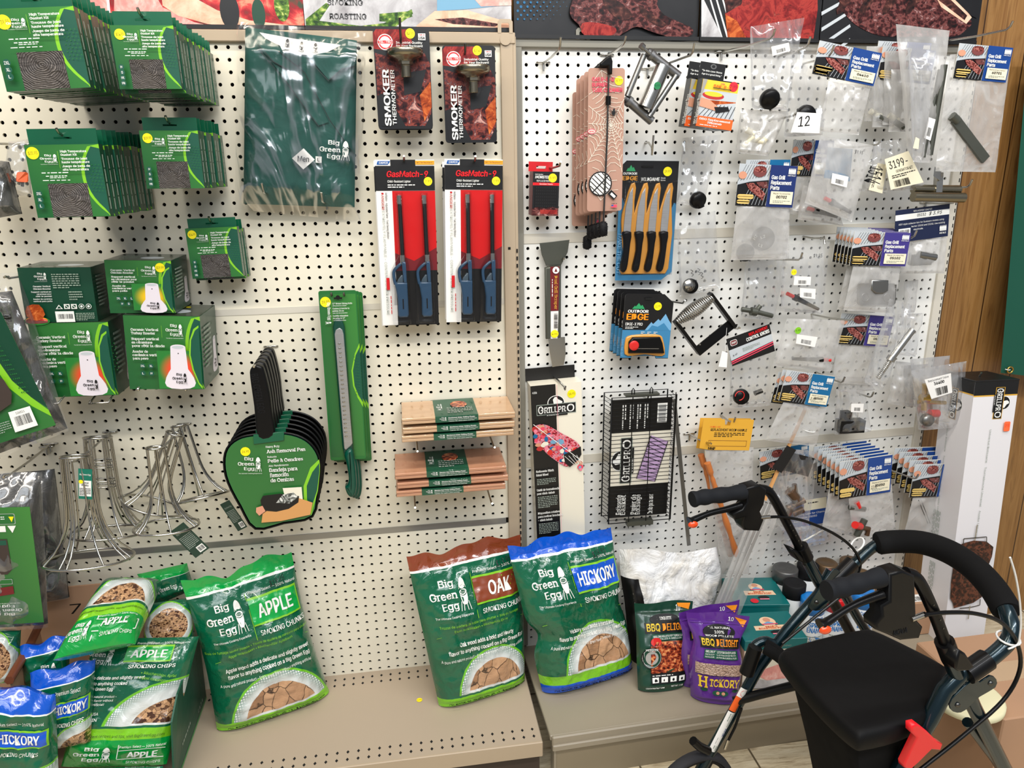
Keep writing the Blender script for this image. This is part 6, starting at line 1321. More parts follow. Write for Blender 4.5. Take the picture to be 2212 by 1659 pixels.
b.build('long_wires', t); b = MB(); b.box(w*.2,w*.72,.12,.3,-.6,.25,'gunmetal'); b.build('clamp_plate', t); b = MB(); b.box(w*.3,w*.72,-h-.45,-h+.05,-.6,.1,'gunmetal'); b.build('clamp_plate', t)
b = MB(); b.box(.15,w-.15,-h*.98,-.55,-.9,-.75,'card_black'); W2, H2 = w-.3, h*.98-.55; a = Art(b, W2, H2, -.75, mp=lambda u, v, z: (.15+u*W2, -.55-v*H2, z)); a.rect(0,.27,1,.72,'creampack')
for k in range(4): a.tiny(.18+.12*k,.04,.26+.12*k,.24,2,'printw',vert=True)
a.rect(.76,.04,.92,.20,'printw'); a.barcode(.78,.05,.90,.19,vert=True); q = a.sub(.02,.70,.02+.39*H2/W2,.70+.38*W2/H2,rot=-90); grillpro(q,0,0,1,1)
a.poly([(.45,.66),(.66,.30),(.95,.36),(.76,.70)],'lilac')
for k in range(9): a.line(.47+.023*k,.63-.04*k,.77+.02*k,.675-.035*k,.010,'ink')
a.line(.45,.66,.66,.30,.012,'ink'); a.line(.76,.70,.95,.36,.012,'ink')
for u, s_ in ((.12,('Rotisserie','Basket')),(.36,('Panier de','Rotissage')),(.64,('Cesto para asar',))):
    for i, x_ in enumerate(s_): q = a.sub(u+.07*i,.97,u+.07*i+.22*H2/W2,1.2,rot=-90); q.text(x_, 0, 0, .18, 'printw', w=.8, bold=.03, serif=True)
b.build('inner_card', t); hk(1385,852,1.5,2.6,'hook hidden behind the top clamp of the rotisserie basket',plate=False)
# flat grey bar and small hook with tag
p0 = at(1456,862,.6); t = thing('metal_bar', 'long flat grey metal bar hanging beside the rotisserie basket', 'metal bar', p0); b = MB(); bar(b, Vector((0,0,0)), at(1488,1178,.2)-p0, .42, .12, 'zinc'); b.build('bar', t)
q = at(1492,940,1.5); q.y = byR(q.x); t = hook('peg_hook', q, 4., 'double-ended peg hook with a small blank tag, right of the basket', up=.3, dx=.8); b = MB(); b.add([(.5,-3.,.0),(1.1,-3.,.05),(1.25,-3,-1.7),(.8,-3,-1.8)], [(0,3,2,1)], 'labelcream'); b.build('blank_tag', t)
# ---------------------------------------------------------------- right board: parts in clear bags
def gas_art(a, colr, num, sub_='Repair Accessories', hand=None, price=None):
    a.rect(0,0,.53,1,'photogrey')
    for k in range(11): a.line(.0+.05*k,.42-.015*k,.12+.045*k,.02,.006,'photoblack')
    a.ell(.36,.17,.115,'bowl',rv=.13); a.ell(.36,.11,.11,'kebabphoto',rv=.075); a.ell(.07,.27,.07,'skin',rv=.09)
    a.poly([(.0,.50),(.20,.42),(.53,.36),(.53,1),(.0,1)],'photoblack')
    for k in range(8): a.line(.10+.06*k,.97,.22+.05*k,.55,.006,'photogrey')
    a.poly([(.14,.46),(.26,.44),(.38,.55),(.50,.70),(.46,.86),(.34,.74),(.20,.60)],'kebabphoto'); a.poly([(.30,.42),(.50,.40),(.53,.55),(.40,.56)],'steak')
    a.rr(.01,.72,.30,.83,.04,'corn'); a.rr(.01,.85,.24,.95,.04,'corn')
    a.rect(.53,0,1,1,colr)
    for i, s in enumerate(('Gas Grill','Replacement','Parts')): a.text(s, .565, .24+.125*i, .092, 'printw', w=(.24,.36,.16)[i], bold=.07)
    for k in range(5): a.poly([(.85+.025*k,.20),(.845+.025*k,.10),(.862+.025*k,.05),(.87+.025*k,.12),(.868+.025*k,.20)],'printw')
    a.text('METALS', .905,.22,.03,'printw',w=.13,al='c',bold=.03)
    a.rect(.58,.62,.97,.93,'labelcream'); a.text(sub_, .775,.65,.04,'ink',w=.30,al='c'); a.text(num, .775,.72,.065,'ink',w=.19,al='c',bold=.06); a.tiny(.63,.83,.93,.90,2,'printgrey')
    if hand: a.text(hand, .60,.74,.09,'ink',w=.12,shear=.3)
GB_ = 'carded replacement part bags'
def gascard(label, TL, TR, BL, Y, colr='navyb', num='05102', bag=None, item=None, grp=None, hand=None, sub_='Repair Accessories', BY=None, seed=1, wr=.3):
    M, w, h = frame(TL, TR, BL, Y); t = thing('grill_part_card', label, 'carded part', M, grp); b = MB(); b.box(0,w,-h,0,-.05,0,'creampack'); a = Art(b, w, h); gas_art(a, colr, num, sub_, hand); b.build('header_card', t)
    Mi = M.inverted()
    if bag:
        cor = [Mi@at(*q, Y+.15) for q in bag]; s = Soft(cor, .35, wr=wr, seed=seed, prof=lambda v: v**.5*(1 if v < .96 else .4)); b = MB(); s.mesh(b, 'film_milky' if item != 'clear' else 'film_clear', 22, 26)
        for i_, v_ in enumerate(b.v): b.v[i_] = tuple(Vector(v_)+s.o)
        b.build('plastic_bag', t)
    return t, M, w, h

def P3(t): o = Vector(t.matrix_world.translation)/S; Mi = t.matrix_world.copy(); Mi.translation = o; Mi = Mi.inverted(); return lambda x, y, Y: Mi@at(x, y, Y)
def bag(label, cor, Y, mt='film_clear', seed=1, D=.4, wr=.4, name='parts_bag', cat='bag of parts', grp='clear bags of grill parts', Yb=None, nu=24, nv=30):
    c4 = [at(*cor[0],Y), at(*cor[1],Y), at(*cor[2],Yb or Y), at(*cor[3],Yb or Y)]; s = Soft(c4, D, wr=wr, seed=seed, prof=lambda v: (min(1, v*1.5)**.8)*(1 if v < .95 else .5), px=4, back=.6); t = thing(name, label, cat, s.o, grp); b = MB(); s.mesh(b, mt, nu, nv); b.build('plastic_bag', t); return t
def inn(t, name, fn):
    b = MB(); g = P3(t); fn(b, g); return b.build(name, t)
def label_on(t, q, Y, words=(), bc=True, m='white', name='barcode_label', big=None):
    g = P3(t); c4 = [g(*x, Y) for x in q]; W_ = (c4[1]-c4[0]).length; H_ = (c4[3]-c4[0]).length; b = MB(); a = Art(b, W_, H_, 0, mp=lambda u, v, z: bil(c4, u, v)+Vector((0,-z,0))); a.rect(0,0,1,1,m)
    for i, s in enumerate(words): a.text(s, .5, .08+.15*i, .10, 'ink', w=min(.9, .06*len(s)), al='c', bold=.02)
    if bc: a.barcode(.25,.45,.75,.85,seed=int(q[0][0]))
    if big: big(a)
    return b.build(name, t)
def knob(b, c, r, m='plastic_black', tilt=(0,0), th=.7):
    b.lathe([(r*.95,0),(r,.1),(r,th*.6),(r*.9,th),(0.01,th)], m, 24, M=Matrix.Translation(c)@Matrix.Rotation(PI/2+tilt[0],4,'X')@Matrix.Rotation(tilt[1],4,'Y'))
def igniter(t, a, c, Y, flip=False):
    def f(b, g): A, B = g(*a, Y), g(*c, Y); d = B-A; b.tube([A+d*.22, A+d*.34], .33, 'plastic_black', 12); b.tube([A+d*.34, B], .22, 'plastic_black', 12, rf=lambda s: .26-.1*s)
    inn(t, 'igniter_body', f); inn(t, 'red_button', lambda b, g: b.tube([g(*a,Y), g(*a,Y)+(g(*c,Y)-g(*a,Y))*.2], .2, 'knob_red', 12))
# rear layer first, then the front ones
t = bag('clear bag with a black cap inside, hanging right of the steak knives', ((1475,298),(1557,291),(1518,448),(1462,440)), 1.0, seed=3); inn(t, 'black_cap', lambda b, g: (knob(b, g(1503,430,.9), .85, tilt=(.3,.3)), b.tube([g(1505,420,.6),g(1515,448,.6)], .35, 'plastic_black', 8)))
t = bag('long clear bag with a silver control knob and small springs', ((1462,478),(1545,455),(1556,622),(1468,640)), .9, seed=4)
inn(t, 'silver_knob', lambda b, g: (knob(b, g(1489,617,.9), .78, 'plastic_black'), b.lathe([(.62,0),(.62,.05),(.01,.05)],'steel',24,M=Matrix.Translation(g(1489,617,.15))@Matrix.Rotation(PI/2,4,'X'))))
inn(t, 'springs', lambda b, g: [b.tube(smoothpoly([tuple(g(x+dx, y+dy, .7)) for dx, dy in ((0,0),(5,3),(1,7),(6,10),(2,14))],3,False), .04, 'darksteel', 5) for x, y in ((1492,583),(1507,580),(1513,588))])
t = bag('clear bag of round black burner knobs with white lettering', ((1592,450),(1704,440),(1700,548),(1578,562)), .2, 'film_milky', 5, wr=.5)
inn(t, 'knobs', lambda b, g: (knob(b, g(1645,515,.0), 1.2), knob(b, g(1607,545,.2), .9)))
inn(t, 'knob_lettering', lambda b, g: [Art(b, 1, 1, 0, mp=(lambda q: (lambda u, v, z: q+Vector((u-.5, -z, .5-v))))(g(x,y,-.75))).text(s, .2, .3, .28, 'printw', w=.5, rot=r_, bold=.04) for x, y, s, r_ in ((1632,520,'H2',-60),(1648,515,'L2',-20),(1645,530,'L1',20))])
t = bag('clear bag with a grey metal valve fitting at its bottom, left of the igniter bags', ((1612,552),(1702,548),(1672,690),(1600,686)), .6, seed=6)
inn(t, 'valve_fitting', lambda b, g: (b.tube([g(1602,668,.4),g(1628,672,.2),g(1668,682,.3)], .26, 'gunmetal', 10), b.tube([g(1630,676,.1),g(1643,660,.1)], .24, 'gunmetal', 8), b.tube([g(1622,672,.0),g(1634,674,.0)], .45, 'gunmetal', 8)))
t = bag('bag of pale beige fittings, below the black knob bag', ((1600,236),(1702,240),(1660,338),(1588,330)), -.5, 'film_milky', 7, wr=.7, D=.7)
inn(t, 'beige_fittings', lambda b, g: [b.tube([g(x,y,-.6),g(x+dx,y+dy,-.9)], .3, 'labelcream', 8) for x, y, dx, dy in ((1605,318,22,-24),(1625,300,24,6),(1640,318,14,-20),(1612,280,18,10))])
t = bag('clear bag reaching above the rail, holding one flat black knob', ((1620,58),(1738,38),(1700,238),(1624,236)), -1.2, seed=8, wr=.5); inn(t, 'black_knob', lambda b, g: knob(b, g(1660,211,-1.3), .95, tilt=(.5,0)))
label_on(t, ((1666,101),(1704,92),(1707,110),(1669,121)), -1.9)
t = bag('clear bag with a black cap and a white tag printed 12', ((1713,100),(1801,106),(1776,292),(1693,296)), -1.6, seed=9, wr=.5); inn(t, 'black_cap', lambda b, g: knob(b, g(1737,248,-1.7), .95, tilt=(.2,0)))
label_on(t, ((1722,242),(1774,245),(1770,288),(1708,286)), -2.6, (), False, name='number_tag', big=lambda a: a.text('12', .14, .22, .5, 'ink', w=.42, bold=.02, rot=-8))
hk(1690,120,1.5,5.5,'peg hook of the flat black knob bag',plate=False); hk(1745,135,1.5,5,'peg hook of the bag with the number tag',plate=False); hk(1660,258,1.5,4.5,'peg hook of the beige fittings bag',up=.3,dx=.8,plate=False)
for i, (x0, x1, y0, y1) in enumerate(((1872,1912,100,262),(1890,1930,120,275),(1912,1945,110,270),(1925,1958,150,285))):
    t = bag('narrow clear bag %s from the left in the cluster behind the tall rod bags' % ORD[i], ((x0,y0),(x1+14,y0),(x1,y1),(x0-6,y1)), .2-.3*i, 'film_milky', 10+i, wr=.4, nu=14, nv=20); inn(t, 'small_part', lambda b, g: b.tube([g(x0+8,y1-22,.1-.3*i),g(x1-6,y1-10,.1-.3*i)], .3, 'gunmetal' if i % 2 else 'labelcream', 8))
gascard('photo card peeking out above the cluster of narrow bags', (1898,88),(2010,94),(1893,160), .3, 'navyb', '04410', grp=GB_)
gascard('photo card partly hidden, left of the rod bags and below the tall clip', (1908,98),(2020,110),(1900,172), -.2, 'navyb', '04410', grp=GB_)
t, M, w, h = gascard('blue header card numbered 04410 on a tilted clear bag', (1771,87),(1903,116),(1757,160), -2.2, 'navyb', '04410', ((1790,175),(1880,190),(1855,292),(1765,285)), grp=GB_, seed=14)
t = bag('tall cloudy bag holding long grey burner rods and a barcode sticker', ((1935,52),(2052,66),(2010,352),(1962,350)), -2.2, 'film_milky', 15, wr=.5)
inn(t, 'rods', lambda b, g: [b.tube([g(x,y,-2.3),g(x2,y2,-2.3)], r_, 'gunmetal', 8) for x, y, x2, y2, r_ in ((2040,140,2008,335,.3),(2030,150,1995,340,.18))])
label_on(t, ((2006,253),(2021,258),(2010,304),(1996,298)), -3.2)
t = bag('tall clear bag with a rolled tube, marked with a handwritten price', ((1962,90),(2030,96),(1990,352),(1972,350)), -3.2, seed=16, wr=.4, nu=16); label_on(t, ((1978,296),(1986,300),(1984,322),(1972,320)), -3.9, (), False, 'labelcream', 'price_mark')
hk(2040,88,2.2,6.5,'long peg hook carrying the tall rod bags',dx=2.2,up=.8)
t, M, w, h = gascard('blue header card numbered 60701 over a big bag with one dark flat burner', (2073,93),(2186,104),(2066,170), -3.0, 'navyb', '60701', ((2052,118),(2186,108),(2150,372),(2020,370)), grp=GB_, seed=17, sub_='Replacement Venturi')
inn(t, 'flat_burner', lambda b, g: (bar(b, g(2062,258,-3.2), g(2128,345,-3.2), .9, .4, 'gunmetal', Vector((0,0,1))), b.tube([g(2056,250,-3.3),g(2068,262,-3.3)], .42, 'gunmetal', 10)))
for i in (1,0): t, M, w, h = gascard(('photo header card with a barcode box, left end of the second row','teal-cornered card just behind the left card of the second row')[i], (1598+14*i,353-8*i),(1722-16*i,359-14*i),(1592+8*i,444-4*i), -1.2+.4*i, ('dnavyb','tealcard')[i], '00702', ((1592,440),(1706,436),(1704,560),(1578,562)) if i == 0 else None, grp=GB_, seed=18)

gascard('photo card behind the blurred bag of the red igniter', (1714,302),(1800,304),(1708,380), .3, 'navyb', '05100', ((1716,378),(1790,384),(1775,470),(1705,462)), grp=GB_, seed=19)
t = bag('cloudy bag with a red-tipped igniter and a handwritten 9.95', ((1772,293),(1887,314),(1840,480),(1738,438)), -1.8, 'film_milky', 20, wr=.3); igniter(t, (1782,428), (1838,459), -1.7)
inn(t, 'blue_slip', lambda b, g: b.add([g(1788,318,-1.6),g(1842,322,-1.6),g(1836,392,-1.6),g(1780,384,-1.6)], [(0,3,2,1)], 'edgeblue')); label_on(t, ((1798,374),(1833,382),(1829,405),(1795,396)), -2.4); g_ = None
label_on(t, ((1846,322),(1866,324),(1865,336),(1845,334)), -2.45, (), False, 'film_clear', 'handwritten_price', big=lambda a: a.text('$9.95', .05, .2, .6, 'ink', w=.9, shear=.2)); hk(1824,318,1.8,5.,'peg hook of the red igniter bag, second row',up=.4,dx=1.,plate=False)
t = bag('lower cloudy bag with a second igniter peeking below the first', ((1735,400),(1800,420),(1822,488),(1722,474)), -.2, 'film_milky', 21); igniter(t, (1745,450), (1808,468), -.2)
t = bag('bag with a cream label reading 3199 generator kit', ((1886,306),(1966,300),(2000,408),(1880,416)), -1.4, seed=22, wr=.5)
def big3(a): a.text('3199-', .10, .12, .24, 'ink', w=.72, bold=.02); a.text('GENERATOR KIT', .30,.43,.08,'ink',w=.60); a.tiny(.12,.56,.92,.68,2,'ink'); a.barcode(.14,.74,.62,.95)
label_on(t, ((1911,344),(1962,326),(1995,394),(1924,410)), -2.4, (), False, 'labelcream', 'kit_label', big3)
t = bag('bag with a cream label reading 1514, tucked left of the 3199 bag', ((1868,318),(1914,320),(1912,418),(1862,412)), -.8, seed=23, wr=.4, nu=16); label_on(t, ((1896,352),(1916,356),(1906,418),(1876,410)), -1.7, (), False, 'labelcream', 'kit_label', lambda a: (a.text('1514', .70,.15,.5,'ink',w=.6*a.H/a.W*1.0,rot=90,bold=.02), a.tiny(.1,.1,.4,.9,3,'ink',vert=True)))
p0 = at(2025,420,-1.5); t = thing('burner_casting', 'metal gas burner of crossed square pipes under the rod bags', 'burner', p0); g3 = lambda x, y, Y=-1.5: at(x, y, Y)-p0
b = MB(); b.tube([g3(1972,408,-1.5),g3(2072,410,-1.5)], .45, 'nickel', 12); b.tube([g3(1972,425,-2.2),g3(2082,427,-2.2)], .5, 'nickel', 12); b.build('burner_pipes', t); b = MB(); bar(b, g3(2018,370,-1.2), g3(2032,380,-1.6), 1.1, .9, 'steel', Vector((0,0,1))); bar(b, g3(2028,372,-1.4), g3(2024,432,-2.), .7, .5, 'steel'); b.build('mounting_bracket', t)
hk(2024,405,2.6,5,'peg hook under the crossed pipe burner',plate=False)
M, w, h = frame((1935,455),(2052,440),(1944,524),-1.4); t = thing('collector_box_card', 'dark navy card numbered 05152 with a white stripe and barcode', 'carded part', M, GB_); b = MB(); b.box(0,w,-h,0,-.05,0,'dnavy'); a = Art(b, w, h); a.rect(0,.15,1,.32,'printw'); a.text('REPLACEMENT IGNITOR', .5,.06,.05,'printw',w=.34,al='c'); a.text('05152', .40,.18,.085,'ink',w=.16,bold=.02); a.text('$ 3.95', .62,.17,.10,'ink',w=.24,shear=.2)
a.text('OEM style collector box for Sunbeam models using', .06,.42,.05,'printw',w=.84); a.text('burner 15102 and 15202. Use existing', .30,.52,.05,'printw',w=.62); a.text('electrode.', .34,.62,.05,'printw',w=.18); a.rect(.06,.58,.28,.96,'printw'); a.barcode(.08,.62,.26,.92)
for k in range(5): a.poly([(.83+.025*k,.80),(.825+.025*k,.68),(.842+.025*k,.62),(.85+.025*k,.70),(.848+.025*k,.80)],'printw')
a.text('METALS', .885,.84,.05,'printw',w=.12,al='c',bold=.03); b.build('header_card', t)
t = bag('grey bag with a metal collector part, hanging from the dark navy 05152 card', ((1950,520),(2046,512),(2040,590),(1940,590)), -1.2, 'film_milky', 25, wr=.4); inn(t, 'collector_part', lambda b, g: (bar(b, g(1968,562,-1.), g(2008,560,-1.), 1.1, .8, 'zinc'), b.tube([g(1985,550,-1.4),g(2020,556,-1.4)], .4, 'zinc', 8)))
hk(2000,438,2.7,4.5,'peg hook of the dark navy card',up=.3)
for i in range(5,-1,-1): gascard('front purple card numbered 05102 over a bag with a stamped grey plate' if i == 0 else 'purple-backed photo card %s from the front in the 05102 row' % ORD[i], (1846-7.5*i,500-2*i),(1966-7.5*i,503-2*i),(1839-7.6*i,573-1.5*i), -2.4+.6*i, 'purplecard', '05102', ((1843,574),(1946,576),(1930,676),(1822,670)) if i == 0 else (((1830,574),(1900,576),(1890,676),(1808,668)) if i == 2 else None), grp='row of purple 05102 cards', seed=26+i)
t = [o for o in bpy.data.objects if o.get('label', '').startswith('front purple card')][0]
def plate(b, g):
    c4 = [g(1852,610,-2.1),g(1934,612,-2.1),g(1928,662,-2.1),g(1850,660,-2.1)]; W_, H_ = (c4[1]-c4[0]).length, (c4[3]-c4[0]).length; X = (c4[1]-c4[0]).normalized(); D = (c4[0]-c4[3]).normalized(); Z = X.cross(D); M_ = Matrix((X,D,Z)).transposed().to_4x4(); M_.translation = c4[0]
    slab(b, [(.2,0),(W_-.2,0),(W_,-.2),(W_,-H_+.3),(W_-.3,-H_),(.4,-H_),(0,-H_+.3),(0,-.2)], 0, .14, 'zinc', .05, M=M_)
    slab(b, [(W_*.3,.35),(W_*.75,.35),(W_*.75,-H_*.3),(W_*.62,-H_*.45),(W_*.43,-H_*.45),(W_*.3,-H_*.3)], .1, .5, 'zinc', .12, M=M_)
    b.tube([M_@Vector(q) for q in ((.1,-.1,.2),(.1,-H_+.3,.2),(.4,-H_+.08,.2),(W_-.4,-H_+.08,.2),(W_-.1,-H_+.4,.2),(W_-.1,-.1,.2))], .09, 'zinc', 8)
    for u in (.2,.78): b.tube([M_@Vector((W_*u+.42*math.cos(k*.6), -H_*.62+.42*math.sin(k*.6), .16)) for k in range(11)], .07, 'zinc', 6, closed=True)
inn(t, 'stamped_plate', plate)
hk(1905,508,2.4,5.5,'peg hook through the purple 05102 cards',plate=False)
t = bag('clear bag marked 9.95 with two barcode labels and a red-ended igniter', ((1690,528),(1792,522),(1778,678),(1686,672)), -.8, seed=33, wr=.35); igniter(t, (1700,634), (1768,668), -.9); label_on(t, ((1716,596),(1752,598),(1751,616),(1714,616)), -1.5); label_on(t, ((1728,622),(1762,624),(1761,646),(1728,642)), -1.7)
q = P3(t)(1715,588,-1.5); sticker(t, q.x, q.y, q.z, .3, '9.95').matrix_local = MS(Matrix.Translation(q)@Matrix.Rotation(PI/2,4,'X')); label_on(t, ((1756,548),(1778,547),(1778,558),(1757,558)), -1.5, (), False, 'film_clear', 'handwritten_price', big=lambda a: a.text('$9.95', .02, .1, .7, 'ink', w=.9, shear=.2)); hk(1740,512,1.9,4.,'peg hook of the bag marked 9.95',up=-.4,plate=False)
hk(1640,556,1.6,5.,'straight peg hook between the lettered knob bag and the igniter bag',dx=2.2,plate=False)
# knob card
M, w, h = frame((1569,733),(1662,700),(1577,793),-1.2); t = thing('control_knob_card', 'tilted black and red card for replacement control knobs', 'carded part', M, GB_); b = MB(); b.box(0,w,-h,0,-.05,0,'card_black'); a = Art(b, w, h); a.poly([(0,.42),(1,.36),(1,.62),(0,.80)],'photogrey'); a.line(0,.85,1,.66,.03,'pinkred'); a.line(0,.92,1,.74,.02,'pinkred'); a.rr(.06,.10,.22,.30,.04,'printw'); a.rr(.07,.115,.21,.285,.035,'darkred'); a.text('MHP',.14,.16,.08,'printw',w=.10,al='c',bold=.04); a.text('REPLACEMENT',.50,.06,.10,'rred',w=.44,bold=.05,rot=-3); a.text('CONTROL KNOBS',.42,.20,.12,'printw',w=.54,bold=.06,rot=-3); a.tiny(.3,.48,.7,.62,3,'printgrey'); a.text('K-49',.06,.60,.06,'ink',w=.1,rot=-8); b.build('header_card', t)
t = bag('clear bag under the red and black card, holding a black and red dial', ((1577,770),(1664,752),(1664,875),(1576,880)), -1.0, seed=34, wr=.25); inn(t, 'dial', lambda b, g: knob(b, g(1598,855,-1.0), .85)); inn(t, 'red_ring', lambda b, g: b.tube([g(1598,855,-1.75)+Vector((.5*math.cos(k*.4), 0, .5*math.sin(k*.4))) for k in range(-4,9)], .05, 'knob_red', 6)); inn(t, 'stem_adapter', lambda b, g: b.tube([g(1630,850,-1.2),g(1646,844,-1.2)], .28, 'plastic_black', 8))
# third and fourth rows
t = bag('cloudy bag with a green-yellow 9.95 sticker, barcode and black igniter', ((1700,688),(1826,692),(1795,802),(1668,790)), -1.6, 'film_milky', 35, wr=.35); igniter(t, (1794,778), (1712,775), -1.7); label_on(t, ((1722,722),(1766,728),(1760,750),(1719,742)), -2.4); q = P3(t)(1724,714,-2.35); sticker(t, q.x, q.y, q.z, .36, '9.95', 'lime', 'ink').matrix_local = MS(Matrix.Translation(q)@Matrix.Rotation(PI/2,4,'X')); hk(1758,680,2.,5.,'peg hook of the bag with the green-yellow sticker',dx=1.6,up=.3,plate=False)
gascard('photo card with a thin purple edge in the middle of the third row', (1818,676),(1930,684),(1806,742), -.6, 'purplecard', '05102', ((1808,742),(1890,746),(1886,832),(1798,826)), grp=GB_, seed=36)
t = bag('folded grey bag corner with a flap, left of the hose bag', ((1806,812),(1880,816),(1890,842),(1812,846)), .2, 'film_milky', 37)
t = bag('long clear bag with a silver corrugated gas hose', ((1922,645),(1980,660),(1905,842),(1866,826)), -2.4, seed=38, wr=.5, D=.6); 
inn(t, 'corrugated_hose', lambda b, g: (b.tube([g(1972,712,-2.9),g(1925,775,-2.9)], .34, 'steel', 14), b.tube([g(1928,770,-2.9),g(1922,779,-2.9)], .46, 'steel', 14), b.tube([g(1925,775,-2.9)+(g(1896,818,-2.9)-g(1925,775,-2.9))*(k/44) for k in range(45)], .25, 'steel', 12, rf=lambda s: .24+.07*math.sin(s*PI*28))))
t = bag('crinkled clear bag behind the top of the hose', ((1940,678),(1994,676),(1978,770),(1930,765)), -.6, seed=39, wr=.7); t = bag('strip of clear sleeve hanging under the navy card bag', ((1952,608),(1984,604),(1976,674),(1952,676)), .8, 'film_milky', 40, wr=.2, nu=10)
for i, (dx, dy) in enumerate(((0,0),(-9,-1),(-18,4))): gascard(('front blue card numbered 03500 with a handwritten price','second card of the 03500 group, just behind the front one','leftmost edge-on card of the 03500 group')[i], (1700+dx,799+dy),(1802+dx,813+dy),(1687+dx,866+dy), -2.2+.5*i, 'tealcard', '03500', ((1692,868),(1786,880),(1762,964),(1652,950)) if i == 0 else None, grp='03500 igniter wire cards', hand='3.99' if i == 0 else None, seed=41)
t = [o for o in bpy.data.objects if o.get('label', '').startswith('front blue card numbered 03500')][0]
inn(t, 'white_wire_coil', lambda b, g: [b.tube([g(1746,929,-2.)+Vector((r_*math.cos(k*.35), 0, r_*math.sin(k*.35))) for k in range(18)], .035, 'whiteplastic', 6, closed=True) for r_ in (.72,.66,.6)])
hk(1768,806,2.,5.2,'peg hook through the 03500 cards',plate=False)
t = bag('clear bag with a black spark module and small barcode label', ((1806,840),(1868,842),(1882,930),(1802,938)), -.9, seed=42, wr=.5, D=.6); inn(t, 'spark_module', lambda b, g: (bar(b, g(1810,920,-.8), g(1862,918,-.8), 1.4, 1.2, 'plastic_black'), bar(b, g(1824,915,-.8), g(1828,888,-.8), .9, .9, 'plastic_black'))); label_on(t, ((1839,872),(1866,872),(1864,891),(1838,890)), -1.8); hk(1840,842,2.3,4.,'peg hook of the spark module bag',plate=False)
for i, q in enumerate((((1935,780),(1975,784),(1972,880),(1915,870)),((1952,790),(2006,786),(2000,880),(1955,876)),((1966,776),(2052,768),(2048,860),(1975,866)))): bag(('cloudy bag left of the brass valve bag','folded clear bag between two cloudy ones near the brass valve','clear bag directly behind the brass valve bag')[i], q, .4-.5*i, ('film_milky','film_clear','film_clear')[i], 43+i, wr=.5, nu=16)
t = bag('clear bag with a label numbered 36400, brass valve and red handle', ((1968,800),(2088,780),(2075,918),(1984,928)), -2.2, seed=47, wr=.55, D=.8)
inn(t, 'brass_valve', lambda b, g: (b.tube([g(1998,830,-2.3),g(1996,885,-2.3)], .3, 'brass', 10), b.tube([g(1984,868,-2.3),g(2042,870,-2.4)], .22, 'brass', 10), b.tube([g(1990,860,-2.5),g(2006,860,-2.5)], .5, 'brass', 6))); inn(t, 'red_handle', lambda b, g: b.tube([g(2008,893,-2.4),g(2026,893,-2.4)], .45, 'knob_red', 12)); inn(t, 'steel_cap', lambda b, g: knob(b, g(1998,905,-2.2), .7, 'zinc'))
def big4(a): a.text('Replacement Valve', .5,.08,.10,'ink',w=.8,al='c',serif=True); a.text('36400', .5,.24,.14,'ink',w=.42,al='c',bold=.06); a.barcode(.28,.55,.80,.92)
label_on(t, ((1997,820),(2054,806),(2057,848),(2012,862)), -3.2, (), False, 'white', 'valve_label', big4); hk(2030,795,2.8,5.5,'peg hook of the brass valve bag',dx=.6,plate=False)
# bottom row of cards
for i in range(6,-1,-1): gascard('front card numbered 35050 over a bag with a red-knobbed valve' if i == 0 else 'blue photo card %s from the front in the 35050 group' % ORD[i], (1814-9.3*i,998-5.5*i),(1926-9.3*i,981-5.*i),(1826-9.5*i,1076-7*i), -3.0+.55*i, 'navyb', '35050', ((1832,1068),(1926,1046),(1934,1150),(1842,1162)) if i == 0 else (((1790,1058),(1860,1062),(1850,1160),(1776,1140)) if i == 2 else None), grp='row of 35050 valve cards', hand='13.95' if i == 0 else None, sub_='Replacement Valve', seed=50+i)
t = [o for o in bpy.data.objects if o.get('label', '').startswith('front card numbered 35050')][0]
inn(t, 'valve', lambda b, g: (b.tube([g(1868,1122,-3.3),g(1850,1158,-3.3)], .36, 'gunmetal', 12), b.tube([g(1860,1140,-3.3),g(1876,1142,-3.3),g(1872,1156,-3.3)], .3, 'bronze', 8))); inn(t, 'red_knob', lambda b, g: b.tube([g(1847,1134,-3.9),g(1858,1137,-3.4)], .42, 'knob_red', 16)); inn(t, 'second_valve', lambda b, g: (b.tube([g(1835,1096,-2.7),g(1868,1100,-2.7)], .3, 'gunmetal', 10), b.tube([g(1850,1084,-2.8),g(1856,1096,-2.8)], .3, 'knob_red', 10)))

hk(1890,1000,2.4,6,'peg hook slanting across the front of the big bottom row of blue cards',dx=1.2,plate=False)
for i in range(4,-1,-1): gascard('front photo card of the right bottom group, cut off by the tall white box' if i == 0 else 'photo card %s from the front in the right bottom group' % ORD[i], (1977-11*i,1004-9*i),(2085-11*i,1000-9*i),(1968-11*i,1074-10*i), -2.0+.6*i, 'navyb', '35060', ((1972,1074),(2060,1074),(2020,1168),(1950,1164)) if i == 0 else None, grp='right bottom row of valve cards', sub_='Replacement Valve', seed=60+i)
t = [o for o in bpy.data.objects if o.get('label', '').startswith('front photo card of the right bottom')][0]; inn(t, 'thin_tubes', lambda b, g: [b.tube([g(1984+k*6,1080,-2),g(2004+k*5,1130,-2)], .05, 'zinc', 6) for k in range(2)]); hk(2000,985,2.8,5,'peg hook through the right bottom group of cards',plate=False)
gascard('photo card at lower left of the bottom row, mostly behind the dark-labelled bag', (1640,976),(1745,956),(1646,1036), .2, 'tealcard', '35010', grp=GB_, seed=70)
t = bag('clear bag with a dark printed card and a cluster of brass-grey valves', ((1692,968),(1770,976),(1745,1150),(1655,1138)), -1.6, seed=71, wr=.6, D=.7); inn(t, 'dark_card', lambda b, g: b.add([g(1704,976,-1.7),g(1760,990,-1.7),g(1746,1030,-1.7),g(1692,1016,-1.7)], [(0,3,2,1)], 'photoblack'))
